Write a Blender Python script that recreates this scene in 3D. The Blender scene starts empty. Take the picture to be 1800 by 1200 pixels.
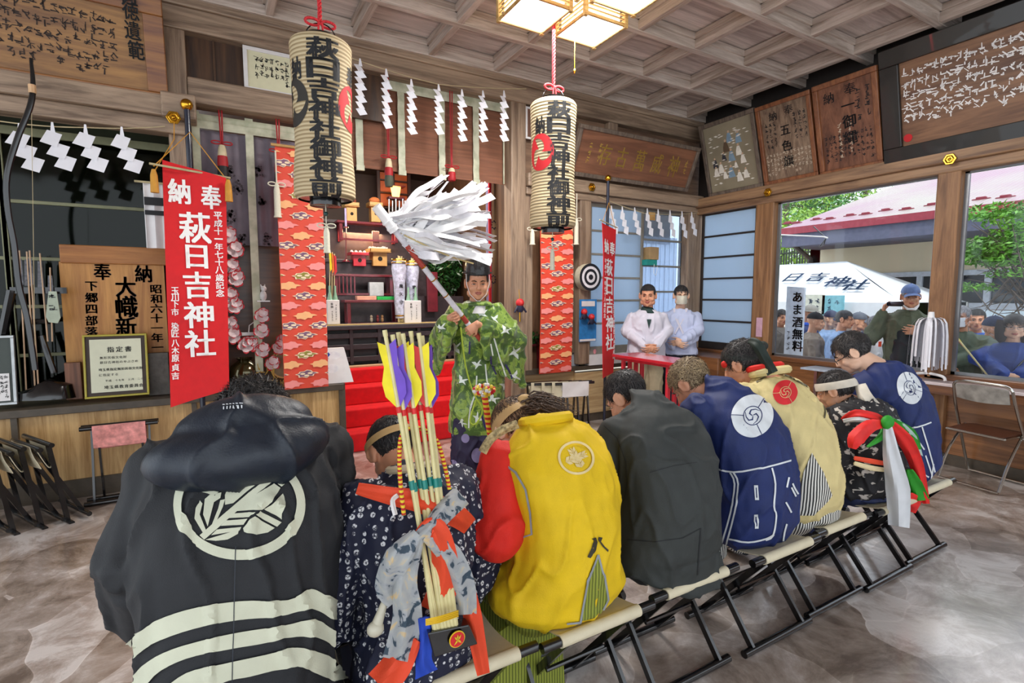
import bpy, bmesh, math, random
from mathutils import Vector as V, Matrix, noise, geometry
from mathutils.bvhtree import BVHTree
PI=math.pi; R=math.radians
scn=bpy.context.scene; COL=scn.collection
rnd=random.Random(7)
# ---------- survey of the place: camera position and planes ----------
FPX=904.; PIT=R(5.06); YAW=R(29.7); CAM=V((0,0,1.5))
_F=V((math.sin(YAW)*math.cos(PIT),math.cos(YAW)*math.cos(PIT),-math.sin(PIT))); _R=V((math.cos(YAW),-math.sin(YAW),0)); _U=_R.cross(_F)
def ray(x,y): return _F+_R*((x-900)/FPX)+_U*((600-y)/FPX)
def PY(x,y,Y): d=ray(x,y); return CAM+d*(Y/d.y)
def PX(x,y,X): d=ray(x,y); return CAM+d*(X/d.x)
def PZ(x,y,Z): d=ray(x,y); return CAM+d*((Z-1.5)/d.z)
# ---------- materials ----------
MATS={}
def srgb(h):
    h=h.lstrip('#'); c=[int(h[i:i+2],16)/255 for i in (0,2,4)]
    return tuple([x/12.92 if x<=.04045 else ((x+.055)/1.055)**2.4 for x in c])+(1,)
def nt(m):
    t=m.node_tree; return t,t.nodes,t.links
def newmat(name):
    m=bpy.data.materials.new(name); m.use_nodes=True; t,N,L=nt(m); N.clear()
    o=N.new('ShaderNodeOutputMaterial'); b=N.new('ShaderNodeBsdfPrincipled'); L.new(b.outputs[0],o.inputs[0]); return m,N,L,b
def texco(N,L,scale=(1,1,1),rot=(0,0,0)):
    tc=N.new('ShaderNodeTexCoord'); mp=N.new('ShaderNodeMapping'); mp.inputs['Scale'].default_value=scale; mp.inputs['Rotation'].default_value=rot
    L.new(tc.outputs['Object'],mp.inputs['Vector']); return mp.outputs[0]
def ntex(N,L,vec,scale,detail=3,rough=.5,dist=0):
    n=N.new('ShaderNodeTexNoise'); n.inputs['Scale'].default_value=scale; n.inputs['Detail'].default_value=detail; n.inputs['Roughness'].default_value=rough; n.inputs['Distortion'].default_value=dist
    L.new(vec,n.inputs['Vector']); return n.outputs['Fac']
def ramp(N,L,fac,stops):
    r=N.new('ShaderNodeValToRGB'); e=r.color_ramp.elements
    while len(e)<len(stops): e.new(.5)
    for i,(p,c) in enumerate(stops): e[i].position=p; e[i].color=c
    L.new(fac,r.inputs[0]); return r.outputs[0]
def bump(N,L,b,h,st=.3,d=.01):
    n=N.new('ShaderNodeBump'); n.inputs['Strength'].default_value=st; n.inputs['Distance'].default_value=d; L.new(h,n.inputs['Height']); L.new(n.outputs[0],b.inputs['Normal'])
def sc(c,k): return (min(1,c[0]*k),min(1,c[1]*k),min(1,c[2]*k),1)
def mat(name,col,rough=.6,metal=0,var=.12,scale=18,bmp=0,bsc=60,stretch=(1,1,1),alpha=None,coat=0,sheen=0,dist=.01):
    if name in MATS: return MATS[name]
    m,N,L,b=newmat(name); c=srgb(col) if isinstance(col,str) else col
    v=texco(N,L,stretch); f=ntex(N,L,v,scale,4)
    L.new(ramp(N,L,f,[(.3,sc(c,1-var)),(.7,sc(c,1+var))]),b.inputs['Base Color'])
    b.inputs['Roughness'].default_value=rough; b.inputs['Metallic'].default_value=metal
    if coat: b.inputs['Coat Weight'].default_value=coat
    if alpha is not None: b.inputs['Alpha'].default_value=alpha
    if bmp: bump(N,L,b,ntex(N,L,v,bsc,3),bmp,dist)
    if sheen:   # woven cloth: soft creases under the weave
        v2=texco(N,L,(1,1,.55)); h=ntex(N,L,v2,4.5,2.5,.45,1.1); n1=N.new('ShaderNodeBump'); n1.inputs['Strength'].default_value=.6; n1.inputs['Distance'].default_value=.045; L.new(h,n1.inputs['Height'])
        old=b.inputs['Normal'].links[0].from_node if b.inputs['Normal'].links else None
        if old: L.new(n1.outputs[0],old.inputs['Normal'])
        else: L.new(n1.outputs[0],b.inputs['Normal'])
    MATS[name]=m; return m
def wood(name,c1,c2,axis='x',scale=1.,rough=.5,bmp=.15,contrast=1.):
    if name in MATS: return MATS[name]
    m,N,L,b=newmat(name); s={'x':(.5,7,7),'y':(7,.5,7),'z':(7,7,.5)}[axis]; s=tuple(q*scale for q in s)
    v=texco(N,L,s); f=ntex(N,L,v,1.6,6,.6,1.4); g=ntex(N,L,v,9,5,.7,.4)
    mx=N.new('ShaderNodeMath'); mx.operation='MULTIPLY_ADD'; mx.inputs[1].default_value=.35; L.new(g,mx.inputs[0]); L.new(f,mx.inputs[2])
    a,c=srgb(c1),srgb(c2); mid=tuple((a[i]+c[i])/2 for i in range(4)); w=.16/contrast
    L.new(ramp(N,L,mx.outputs[0],[(.67-w,a),(.67,mid),(.67+w,c)]),b.inputs['Base Color'])
    b.inputs['Roughness'].default_value=rough
    if bmp: bump(N,L,b,mx.outputs[0],bmp,.01)
    MATS[name]=m; return m
def emis(name,col,st):
    if name in MATS: return MATS[name]
    m,N,L,b=newmat(name); b.inputs['Base Color'].default_value=srgb(col); b.inputs['Emission Color'].default_value=srgb(col); b.inputs['Emission Strength'].default_value=st
    MATS[name]=m; return m
def glass(name,col='#ffffff',rough=.02,refl=.08,diff=0,dcol='#ffffff'):
    if name in MATS: return MATS[name]
    m=bpy.data.materials.new(name); m.use_nodes=True; t,N,L=nt(m); N.clear()
    o=N.new('ShaderNodeOutputMaterial'); tr=N.new('ShaderNodeBsdfTransparent'); tr.inputs[0].default_value=srgb(col)
    gl=N.new('ShaderNodeBsdfGlossy'); gl.inputs['Roughness'].default_value=rough
    mx=N.new('ShaderNodeMixShader'); fr=N.new('ShaderNodeFresnel'); fr.inputs[0].default_value=1.25
    ma=N.new('ShaderNodeMath'); ma.operation='ADD'; ma.inputs[1].default_value=refl*.2; L.new(fr.outputs[0],ma.inputs[0])
    L.new(ma.outputs[0],mx.inputs[0]); L.new(tr.outputs[0],mx.inputs[1]); L.new(gl.outputs[0],mx.inputs[2]); out=mx.outputs[0]
    if diff:
        d=N.new('ShaderNodeBsdfTranslucent'); d.inputs[0].default_value=srgb(dcol); d2=N.new('ShaderNodeBsdfDiffuse'); d2.inputs[0].default_value=srgb(dcol)
        m1=N.new('ShaderNodeMixShader'); m1.inputs[0].default_value=.45; L.new(d.outputs[0],m1.inputs[1]); L.new(d2.outputs[0],m1.inputs[2])
        m2=N.new('ShaderNodeMixShader'); m2.inputs[0].default_value=diff; L.new(out,m2.inputs[1]); L.new(m1.outputs[0],m2.inputs[2]); out=m2.outputs[0]
    L.new(out,o.inputs[0]); MATS[name]=m; return m
# ---------- geometry builder ----------
def frame(d,up=V((0,0,1))):
    d=d.normalized()
    if abs(d.dot(up))>.98: up=V((0,1,0))
    u=d.cross(up).normalized(); return u,u.cross(d).normalized()
class G:
    def __init__(s): s.bm=bmesh.new(); s.mi=0
    def face(s,vs,mi=None):
        try: f=s.bm.faces.new(vs); f.material_index=s.mi if mi is None else mi; return f
        except ValueError: return None
    def v(s,p): return s.bm.verts.new(p)
    def hexa(s,p,mi=None):
        v=[s.v(q) for q in p]
        for f in ((0,3,2,1),(4,5,6,7),(0,1,5,4),(1,2,6,5),(2,3,7,6),(3,0,4,7)): s.face([v[i] for i in f],mi)
        return s
    def bx(s,x0,x1,y0,y1,z0,z1,rz=0,c=None,mi=None):
        p=[V((x,y,z)) for z in (z0,z1) for x,y in ((x0,y0),(x1,y0),(x1,y1),(x0,y1))]
        if rz:
            c=V(c) if c else V(((x0+x1)/2,(y0+y1)/2,0)); m=Matrix.Rotation(rz,3,'Z'); p=[m@(q-c)+c for q in p]
        return s.hexa(p,mi)
    def bar(s,a,b,w,h,up=V((0,0,1)),mi=None):
        a,b=V(a),V(b); u,v=frame(b-a,V(up)); u*=w/2; v*=h/2
        return s.hexa([a-u-v,a+u-v,a+u+v,a-u+v,b-u-v,b+u-v,b+u+v,b-u+v],mi)
    def ringloft(s,rings,closed=False,caps=True,mi=None):
        vs=[[s.v(p) for p in r] for r in rings]; n=len(vs[0])
        for i in range(len(vs)-1):
            for j in range(n): s.face([vs[i][j],vs[i][(j+1)%n],vs[i+1][(j+1)%n],vs[i+1][j]],mi)
        if caps: s.face(vs[0][::-1],mi); s.face(vs[-1],mi)
        return s
    def loft(s,rings,n=16,p=1.,mi=None,caps=True):   # rings: (center,a,b[,U,V])
        out=[]
        for i,r in enumerate(rings):
            c=V(r[0]); a,b=r[1],r[2]
            if len(r)>3: U,W=V(r[3]),V(r[4])
            else:
                c0=V(rings[max(0,i-1)][0]); c1=V(rings[min(len(rings)-1,i+1)][0]); d=c1-c0
                if d.length<1e-6: d=V((0,0,1))
                # U stays close to world x
                d.normalize(); U=V((1,0,0))-d*d.x
                if U.length<.2: U=V((0,1,0))-d*d.y
                U.normalize(); W=d.cross(U)
            out.append([c+U*(a*sgnp(math.cos(t),p))+W*(b*sgnp(math.sin(t),p)) for t in [2*PI*k/n for k in range(n)]])
        return s.ringloft(out,caps=caps,mi=mi)
    def tube(s,pts,r,n=8,mi=None,caps=True,flat=1.):
        pts=[V(p) for p in pts]; rs=r if isinstance(r,(list,tuple)) else [r]*len(pts); out=[]; u=None
        for i,p in enumerate(pts):
            d=(pts[min(i+1,len(pts)-1)]-pts[max(i-1,0)])
            if d.length<1e-9: d=V((0,0,1))
            d.normalize()
            if u is None: u,w=frame(d)
            else:
                u=u-d*u.dot(d)
                if u.length<1e-6: u,w=frame(d)
                u.normalize(); w=u.cross(d)
            out.append([p+u*(rs[i]*math.cos(2*PI*k/n))+w*(rs[i]*flat*math.sin(2*PI*k/n)) for k in range(n)])
        return s.ringloft(out,caps=caps,mi=mi)
    def cap(s,a,b,r0,r1=None,n=12,mi=None):   # capsule with round ends
        a,b=V(a),V(b); r1=r0 if r1 is None else r1; d=(b-a)
        if d.length<1e-6: return s.sph(a,(r0,r0,r0))
        d.normalize(); P=[];Q=[]
        for t in (-80,-50,-20): P.append(a+d*(r0*math.sin(R(t)))); Q.append(r0*math.cos(R(t)))
        for t in (20,50,80): P.append(b+d*(r1*math.sin(R(t)))); Q.append(r1*math.cos(R(t)))
        return s.tube(P,Q,n,mi)
    def sph(s,c,r,seg=14,mi=None,m=None):
        c=V(c); r=(r,r,r) if isinstance(r,(int,float)) else r; rings=[]
        h=max(4,seg//2)
        for i in range(h+1):
            t=-PI/2+PI*min(max(i/h,.02),.98); rr=math.cos(t)
            ring=[V((r[0]*rr*math.cos(2*PI*k/seg),r[1]*rr*math.sin(2*PI*k/seg),r[2]*math.sin(t))) for k in range(seg)]
            rings.append([c+(m@q if m else q) for q in ring])
        return s.ringloft(rings,mi=mi)
    def lathe(s,prof,c=(0,0,0),n=24,mi=None,caps=True):
        c=V(c); return s.ringloft([[c+V((r*math.cos(2*PI*k/n),r*math.sin(2*PI*k/n),z)) for k in range(n)] for r,z in prof],mi=mi,caps=caps)
    def prism(s,pts,vec,mi=None):
        pts=[V(p) for p in pts]; vec=V(vec); a=[s.v(p) for p in pts]; b=[s.v(p+vec) for p in pts]; n=len(pts)
        s.face(a[::-1],mi); s.face(b,mi)
        for i in range(n): s.face([a[i],a[(i+1)%n],b[(i+1)%n],b[i]],mi)
        return s
    def sheet(s,f,nu,nv,th=0,mi=None):   # f(u,v)->point
        A=[[V(f(i/nu,j/nv)) for j in range(nv+1)] for i in range(nu+1)]
        a=[[s.v(p) for p in r] for r in A]
        for i in range(nu):
            for j in range(nv): s.face([a[i][j],a[i+1][j],a[i+1][j+1],a[i][j+1]],mi)
        if th:
            def nrm(i,j):
                d=(A[min(i+1,nu)][j]-A[max(i-1,0)][j]).cross(A[i][min(j+1,nv)]-A[i][max(j-1,0)]); return d.normalized()*th if d.length>1e-12 else V((0,0,th))
            b=[[s.v(A[i][j]-nrm(i,j)) for j in range(nv+1)] for i in range(nu+1)]
            for i in range(nu):
                for j in range(nv): s.face([b[i][j+1],b[i+1][j+1],b[i+1][j],b[i][j]],mi)
            for i in range(nu):
                s.face([a[i+1][0],a[i][0],b[i][0],b[i+1][0]],mi); s.face([a[i][nv],a[i+1][nv],b[i+1][nv],b[i][nv]],mi)
            for j in range(nv):
                s.face([a[0][j],a[0][j+1],b[0][j+1],b[0][j]],mi); s.face([a[nu][j+1],a[nu][j],b[nu][j],b[nu][j+1]],mi)
        return s
    def quad(s,pts,mi=None): s.face([s.v(p) for p in pts],mi); return s
    def torus(s,c,r,t,ax=V((0,0,1)),n=24,k=8,a0=0,a1=2*PI,flat=1.,mi=None,sy=1.):
        c=V(c); u,w=frame(V(ax),V((0,0,1)) if abs(V(ax).normalized().z)<.9 else V((1,0,0))); full=abs(a1-a0-2*PI)<1e-6
        pts=[c+u*(r*math.cos(a0+(a1-a0)*i/n))+w*(r*sy*math.sin(a0+(a1-a0)*i/n)) for i in range(n+1)]
        return s.tube(pts,t,k,mi,True,flat)
    def xf(s,m): bmesh.ops.transform(s.bm,matrix=m,verts=s.bm.verts[:]); return s
def sgnp(x,p): return math.copysign(abs(x)**p,x)
# ---------- objects ----------
def link(name,me,mats,parent,smooth=True):
    o=bpy.data.objects.new(name,me); COL.objects.link(o)
    for m in (mats if isinstance(mats,(list,tuple)) else [mats]): me.materials.append(m)
    if smooth: me.polygons.foreach_set('use_smooth',[True]*len(me.polygons))
    if parent is not None:
        o.parent=parent
        if parent.parent is None: o.matrix_parent_inverse=parent.matrix_basis.inverted()
    return o
def obj(name,g,mats,parent=None,smooth=False,bevel=0,norm=True):
    if norm: bmesh.ops.recalc_face_normals(g.bm,faces=g.bm.faces[:])
    me=bpy.data.meshes.new(name); g.bm.to_mesh(me); g.bm.free(); o=link(name,me,mats,parent,smooth)
    if bevel:
        b=o.modifiers.new('b','BEVEL'); b.width=bevel; b.segments=2; b.limit_method='ANGLE'
    elif smooth: shade(me)
    return o
def shade(me,ang=40):
    bm=bmesh.new(); bm.from_mesh(me)
    for e in bm.edges:
        if len(e.link_faces)==2 and e.calc_face_angle(0)>R(ang): e.smooth=False
    bm.to_mesh(me); bm.free()
def tag(o,label=None,cat=None,group=None,kind=None):
    if label: o['label']=label
    if cat: o['category']=cat
    if group: o['group']=group
    if kind: o['kind']=kind
    return o
def thing(name,label,cat,loc=(0,0,0),group=None,rz=0):
    o=bpy.data.objects.new(name,None); COL.objects.link(o); o.location=loc; o.rotation_euler=(0,0,rz); o.empty_display_size=.1
    return tag(o,label,cat,group)
def struct(name,g,m,label=None,smooth=False,bevel=0,parent=None):
    o=obj(name,g,m,parent,smooth,bevel)
    if parent is None:
        o['kind']='structure'
        if label: o['label']=label
    return o
def kids(o): return [c for c in bpy.data.objects if c.parent==o]
def dup(o,loc=None,rz=None,label=None,parent=None,basis=None):
    c=o.copy(); COL.objects.link(c)
    if parent is not None: c.parent=parent
    if loc is not None: c.location=loc
    if rz is not None: c.rotation_euler=(0,0,rz)
    if label: c['label']=label
    for k in kids(o): dup(k,parent=c)
    return c
def remesh(g,vox,sm=6,fac=.6,disp=None,sm2=0):
    me=bpy.data.meshes.new('t'); bmesh.ops.recalc_face_normals(g.bm,faces=g.bm.faces[:]); g.bm.to_mesh(me); g.bm.free()
    o=bpy.data.objects.new('t',me); COL.objects.link(o)
    r=o.modifiers.new('r','REMESH'); r.mode='VOXEL'; r.voxel_size=vox; r.adaptivity=0
    if sm: s=o.modifiers.new('s','SMOOTH'); s.iterations=sm; s.factor=fac
    dg=bpy.context.evaluated_depsgraph_get(); m2=bpy.data.meshes.new_from_object(o.evaluated_get(dg))
    bpy.data.objects.remove(o); bpy.data.meshes.remove(me)
    if disp:
        nn=[v.normal.copy() for v in m2.vertices]
        for v,n in zip(m2.vertices,nn): v.co=v.co+disp(v.co,n)
    return m2
def tree_of(me): 
    return BVHTree.FromPolygons([v.co.copy() for v in me.vertices],[tuple(p.vertices) for p in me.polygons])
TREEOBJ={}   # garment surface -> garment object, so that appliques belong to the garment
def inpoly(x,y,P):
    c=False; j=len(P)-1
    for i in range(len(P)):
        if (P[i][1]>y)!=(P[j][1]>y) and x<(P[j][0]-P[i][0])*(y-P[i][1])/(P[j][1]-P[i][1])+P[i][0]: c=not c
        j=i
    return c
def tri2d(shapes,cell):   # shapes: [(outer,[holes])] -> pts,tris
    vs=[];es=[]
    for o,hs in shapes:
        for P in [o]+list(hs):
            Q=[]
            for i in range(len(P)):
                a=V(P[i][:2]); b=V(P[(i+1)%len(P)][:2]); k=max(1,int((b-a).length/cell+.5))
                for q in range(k): Q.append(a.lerp(b,q/k))
            n0=len(vs); vs+=Q; es+=[(n0+i,n0+(i+1)%len(Q)) for i in range(len(Q))]
    x0=min(v.x for v in vs);x1=max(v.x for v in vs);y0=min(v.y for v in vs);y1=max(v.y for v in vs)
    def ins(x,y): return any(inpoly(x,y,o) and not any(inpoly(x,y,h) for h in hs) for o,hs in shapes)
    nx=int((x1-x0)/cell); ny=int((y1-y0)/cell)
    for i in range(1,nx+1):
        for j in range(1,ny+1):
            x=x0+i*cell+.13*cell*(j%2); y=y0+j*cell
            if ins(x,y): vs.append(V((x,y)))
    r=geometry.delaunay_2d_cdt(vs,es,[],0,1e-5); pts,tris=r[0],r[2]
    tris=[t for t in tris if len(t)==3 and ins(sum(pts[i].x for i in t)/3,sum(pts[i].y for i in t)/3)]
    return pts,tris
def decal(name,me_tree,shapes,m,parent,cell=7,off=.003,src=None,noobj=None):
    """cut cloth appliques: outlines laid over a garment surface, following its folds"""
    pts,tris=tri2d(shapes,cell); g=noobj or G(); vv={}
    for i,p in enumerate(pts):
        d=ray(p.x,p.y).normalized() if src is None else src(p.x,p.y)[1]; o=CAM if src is None else src(p.x,p.y)[0]
        h=me_tree.ray_cast(o,d)
        if h[0] is not None:
            n=h[1] if h[1].dot(d)<0 else -h[1]
            if n.dot(d)<-.02: vv[i]=(g.v(h[0]+n*off),h[0])
    for t in tris:
        if all(i in vv for i in t):
            a=[vv[i][1] for i in t]
            if max((a[0]-a[1]).length,(a[1]-a[2]).length,(a[0]-a[2]).length)<.15: g.face([vv[i][0] for i in t])
    if noobj: return g
    return obj(name,g,m,TREEOBJ.get(id(me_tree),(parent,))[0],True,norm=False)
def circ(cx,cy,rx,ry=None,rot=0,n=40,a0=0,a1=2*PI):
    ry=rx if ry is None else ry; c,s=math.cos(rot),math.sin(rot); out=[]
    for i in range(n if abs(a1-a0-2*PI)<1e-6 else n+1):
        t=a0+(a1-a0)*i/n; x,y=rx*math.cos(t),ry*math.sin(t); out.append((cx+x*c-y*s,cy+x*s+y*c))
    return out
def stroke(pts,w):   # ribbon outline, w float or list
    pts=[V(p[:2]) for p in pts]; n=len(pts); ws=w if isinstance(w,(list,tuple)) else [w]*n; a=[];b=[]
    for i,p in enumerate(pts):
        d=(pts[min(i+1,n-1)]-pts[max(i-1,0)]).normalized(); q=V((-d.y,d.x))*ws[i]/2; a.append(tuple(p+q)); b.append(tuple(p-q))
    return a+b[::-1]
def smoothpts(P,k=4):
    P=[V(p) for p in P]; out=[]
    for i in range(len(P)-1):
        p0=P[max(i-1,0)];p1=P[i];p2=P[i+1];p3=P[min(i+2,len(P)-1)]
        for j in range(k):
            t=j/k; out.append(.5*((2*p1)+(p2-p0)*t+(2*p0-5*p1+4*p2-p3)*t*t+(3*p1-p0-3*p2+p3)*t**3))
    out.append(P[-1]); return out
# ---------- lettering ----------
_GL={}
def glyph(ch,bold=.02):
    k=ch
    if k not in _GL:
        c=bpy.data.curves.new('g','FONT'); c.body=ch; c.resolution_u=2
        o=bpy.data.objects.new('g',c); COL.objects.link(o); bpy.context.view_layer.update()
        me=bpy.data.meshes.new_from_object(o.evaluated_get(bpy.context.evaluated_depsgraph_get()))
        vs=[(v.co.x,v.co.y) for v in me.vertices]; fs=[tuple(p.vertices) for p in me.polygons]
        bpy.data.objects.remove(o); bpy.data.curves.remove(c); bpy.data.meshes.remove(me)
        if vs:
            x0=min(v[0] for v in vs);x1=max(v[0] for v in vs);y0=min(v[1] for v in vs);y1=max(v[1] for v in vs)
            vs=[(x-(x0+x1)/2,y-(y0+y1)/2) for x,y in vs]; _GL[k]=(vs,fs,x1-x0,y1-y0)
        else: _GL[k]=([],[],0,0)
    return _GL[k]
def put(g,ch,f,cx,cy,w,h,bold=.02,fit=False,cut=0,sk=0):
    """glyph centred at (cx,cy) in 2D cell w x h; f maps 2D -> 3D"""
    vs,fs,gw,gh=glyph(ch,bold)
    if not vs: return
    sx,sy=(w/max(gw,gh*.45),h/max(gh,gw*.6)) if fit else (w,h)
    b=bmesh.new(); q=bold*.62
    for dx,dy in (((0,0),) if bold<=.01 else ((-q,0),(q,0)) if bold<.028 else ((-q,-q*.5),(q,-q*.5),(-q,q*.5),(q,q*.5))):
        vv=[b.verts.new((cx+(x+dx+sk*y)*sx,cy+(y+dy)*sy,0)) for x,y in vs]
        for t in fs:
            try: b.faces.new([vv[i] for i in t])
            except ValueError: pass
    if cut:
        for ax in (0,1):
            lo=min(v.co[ax] for v in b.verts);hi=max(v.co[ax] for v in b.verts); k=int((hi-lo)/cut)
            for i in range(1,k+1):
                p=V((0,0,0)); p[ax]=lo+i*(hi-lo)/(k+1); n=V((0,0,0)); n[ax]=1
                bmesh.ops.bisect_plane(b,geom=b.verts[:]+b.edges[:]+b.faces[:],plane_co=p,plane_no=n)
    b.verts.index_update(); nv=[g.v(f(v.co.x,v.co.y)) for v in b.verts]
    for fc in b.faces: g.face([nv[v.index] for v in fc.verts])
    b.free()
def vtext(g,s,f,cx,top,size,pitch=None,bold=.02,w=None,**k):
    pitch=pitch or size*1.05
    for i,ch in enumerate(s):
        if ch!=' ': put(g,ch,f,cx,top-size/2-i*pitch,w or size,size,bold,**k)
def htext(g,s,f,x0,cy,size,bold=.02,adv=None):
    x=x0
    for ch in s:
        w=glyph(ch,bold)[2]*size if ch!=' ' else size*.3
        a=adv or w+size*.1
        put(g,ch,f,x+a/2,cy,size,size,bold); x+=a
def scribble(g,f,x,y0,y1,w,seed,d=.5):
    """illegible brush marks down a column"""
    r=random.Random(seed); y=y0
    while y>y1+w:
        for k in range(r.randint(4,7)):
            cx=x+r.uniform(-.2,.2)*w; cy=y-r.uniform(.15,.85)*w; a=r.choice((0,.08,-.1,1.5,1.6,.9,2.3)); l=r.uniform(.12,.3)*w; t=w*.05*r.uniform(.7,1.5)
            dx,dy=math.cos(a)*l,math.sin(a)*l; nx,ny=-math.sin(a)*t,math.cos(a)*t
            g.quad([f(cx-dx-nx,cy-dy-ny),f(cx+dx-nx,cy+dy-ny),f(cx+dx+nx*.4,cy+dy+ny*.4),f(cx-dx+nx,cy-dy+ny)])
        y-=w*r.choice((1.05,1.1,1.25))
def plane_f(o,u,v,n,off=.002):
    o,u,v,n=V(o),V(u),V(v),V(n)*off
    return lambda x,y:o+u*x+v*y+n
# ================= camera, daylight, render settings =================
cd=bpy.data.cameras.new('camera'); cd.sensor_width=36; cd.lens=FPX/1800*36; cd.clip_start=.02; cam=bpy.data.objects.new('camera',cd); COL.objects.link(cam)
cam.location=CAM; cam.rotation_euler=(PI/2-PIT,0,-YAW); scn.camera=cam
scn.view_settings.view_transform='Standard'; scn.view_settings.look='None'; scn.view_settings.gamma=1; scn.view_settings.use_curve_mapping=False; scn.view_settings.exposure=0.75
scn.cycles.use_denoising=True; scn.cycles.max_bounces=7; scn.cycles.diffuse_bounces=4; scn.cycles.transparent_max_bounces=12; scn.cycles.sample_clamp_indirect=6; scn.cycles.caustics_reflective=False; scn.cycles.caustics_refractive=False
w=bpy.data.worlds.new('sky'); scn.world=w; w.use_nodes=True; t=w.node_tree; t.nodes.clear()
o=t.nodes.new('ShaderNodeOutputWorld'); b=t.nodes.new('ShaderNodeBackground'); b.inputs[0].default_value=(.86,.93,1,1); b.inputs[1].default_value=1.5; t.links.new(b.outputs[0],o.inputs[0])
sd=bpy.data.lights.new('sun','SUN'); sd.energy=1.3; sd.angle=R(4); sd.color=(1,.95,.86); so=bpy.data.objects.new('sun',sd); COL.objects.link(so); so.rotation_euler=(R(38),0,R(-35))
def area(name,loc,rot,sx,sy,e,col=(1,1,1)):
    l=bpy.data.lights.new(name,'AREA'); l.shape='RECTANGLE'; l.size=sx; l.size_y=sy; l.energy=e; l.color=col; o=bpy.data.objects.new(name,l); COL.objects.link(o); o.location=loc; o.rotation_euler=rot; return o
# ================= materials of the hall =================
W_POST=wood('post_wood','#6d5848','#a08871','z',1.2); W_BEAMX=wood('beam_wood_x','#6b5747','#a68e77','x',1.0); W_BEAMY=wood('beam_wood_y','#6b4d38','#a5815f','y',1.0)
W_CEIL=wood('ceiling_board','#9e9089','#ddd1ca','x',.8,.6); W_RIB=wood('ceiling_rib','#9c8b7e','#cfc1b6','x',1.2); W_RIBY=wood('ceiling_rib_y','#907e70','#c4b4a8','y',1.2)
W_DARK=wood('dark_panel_wood','#2e1c12','#54371f','z',.8); W_PANEL=wood('light_panel_wood','#9a7340','#cfaa74','z',1.1,.45); W_PANELX=wood('pale_plank','#a5845a','#cdb184','x',1,.45)
W_SILL=mat('dark_sill','#4a4034',.45,var=.2); W_BLACK=mat('black_lacquer','#0d0c0e',.22,var=.1,coat=.4); W_CHAR=mat('dark_altar_wood','#3a2f33',.4,var=.25)
W_CHERRY=wood('cherry_panel','#5a3620','#8a5a36','y',1,.35); W_RED=mat('red_lacquer','#7d1420',.25,var=.15,coat=.4); W_REDB=mat('bright_red_lacquer','#c22a38',.3,var=.1,coat=.3)
GOLD=mat('gold','#c9962e',.22,1,.1); BRASS=mat('brass','#b88a2c',.3,1,.15); SILV=mat('brushed_steel','#b9bcc0',.28,1,.08); WHITE=mat('white_paper','#efeeee',.7,var=.03); WHITEP=mat('white_paint','#dcd9d8',.5,var=.04)
INK=mat('black_ink','#0c0c10',.6,var=.02); GOLDINK=mat('gold_lettering','#d8b45a',.4,.6,.05); WHINK=mat('white_lettering','#f4f1ee',.6,var=.02)
CREAM=mat('cream_canvas','#cfc5a9',.6,var=.06,bmp=.15,bsc=300)
CARPET=mat('red_carpet','#d60a14',.9,var=.1,bmp=.3,bsc=400)
# floor: swirled brown-grey sheet vinyl with pale veins
m,N,L,b=newmat('floor_vinyl'); v=texco(N,L)
f0=ntex(N,L,v,3.2,10,.72,.5); vc=N.new('ShaderNodeTexVoronoi'); vc.inputs['Scale'].default_value=2.6; vc.inputs['Randomness'].default_value=1; vo=N.new('ShaderNodeTexVoronoi'); vo.feature='DISTANCE_TO_EDGE'; vo.inputs['Scale'].default_value=2.6
nz=N.new('ShaderNodeTexNoise'); nz.inputs['Scale'].default_value=1.6; L.new(v,nz.inputs['Vector']); va=N.new('ShaderNodeVectorMath'); va.operation='MULTIPLY_ADD'; va.inputs[1].default_value=(.5,.5,.5); L.new(nz.outputs['Color'],va.inputs[0]); L.new(v,va.inputs[2]); L.new(va.outputs[0],vo.inputs['Vector']); L.new(va.outputs[0],vc.inputs['Vector']); sx_=N.new('ShaderNodeSeparateColor'); L.new(vc.outputs['Color'],sx_.inputs[0]); m1_=N.new('ShaderNodeMath'); m1_.operation='MULTIPLY_ADD'; m1_.inputs[1].default_value=.22; m1_.inputs[2].default_value=-.11; L.new(sx_.outputs[0],m1_.inputs[0]); m2_=N.new('ShaderNodeMath'); m2_.operation='ADD'; L.new(m1_.outputs[0],m2_.inputs[0]); L.new(f0,m2_.inputs[1]); f1=m2_.outputs[0]
c1=ramp(N,L,f1,[(.34,srgb('#6b5c52')),(.46,srgb('#9a8b80')),(.54,srgb('#b0a39b')),(.64,srgb('#d6cec9'))])
c2=ramp(N,L,vo.outputs['Distance'],[(0,(1.25,1.25,1.25,1)),(.02,(1,1,1,1))]); mx=N.new('ShaderNodeMix'); mx.data_type='RGBA'; mx.blend_type='MULTIPLY'; mx.inputs['Factor'].default_value=.6; L.new(c1,mx.inputs['A']); L.new(c2,mx.inputs['B'])
L.new(mx.outputs['Result'],b.inputs['Base Color']); b.inputs['Roughness'].default_value=.3; b.inputs['Specular IOR Level'].default_value=1.0; b.inputs['Coat Weight'].default_value=1.0; b.inputs['Coat Roughness'].default_value=.16; bump(N,L,b,f0,.3,.02); M_FLOOR=m
# ================= room shell =================
BY=4.83; RX=5.6
g=G(); g.bx(-4.2,RX,-3.2,5.95,-.1,0); struct('floor',g,M_FLOOR)
g=G(); g.bx(-4.2,RX+.3,-3.2,9,3.86,3.9); struct('ceiling',g,W_CEIL)
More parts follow.
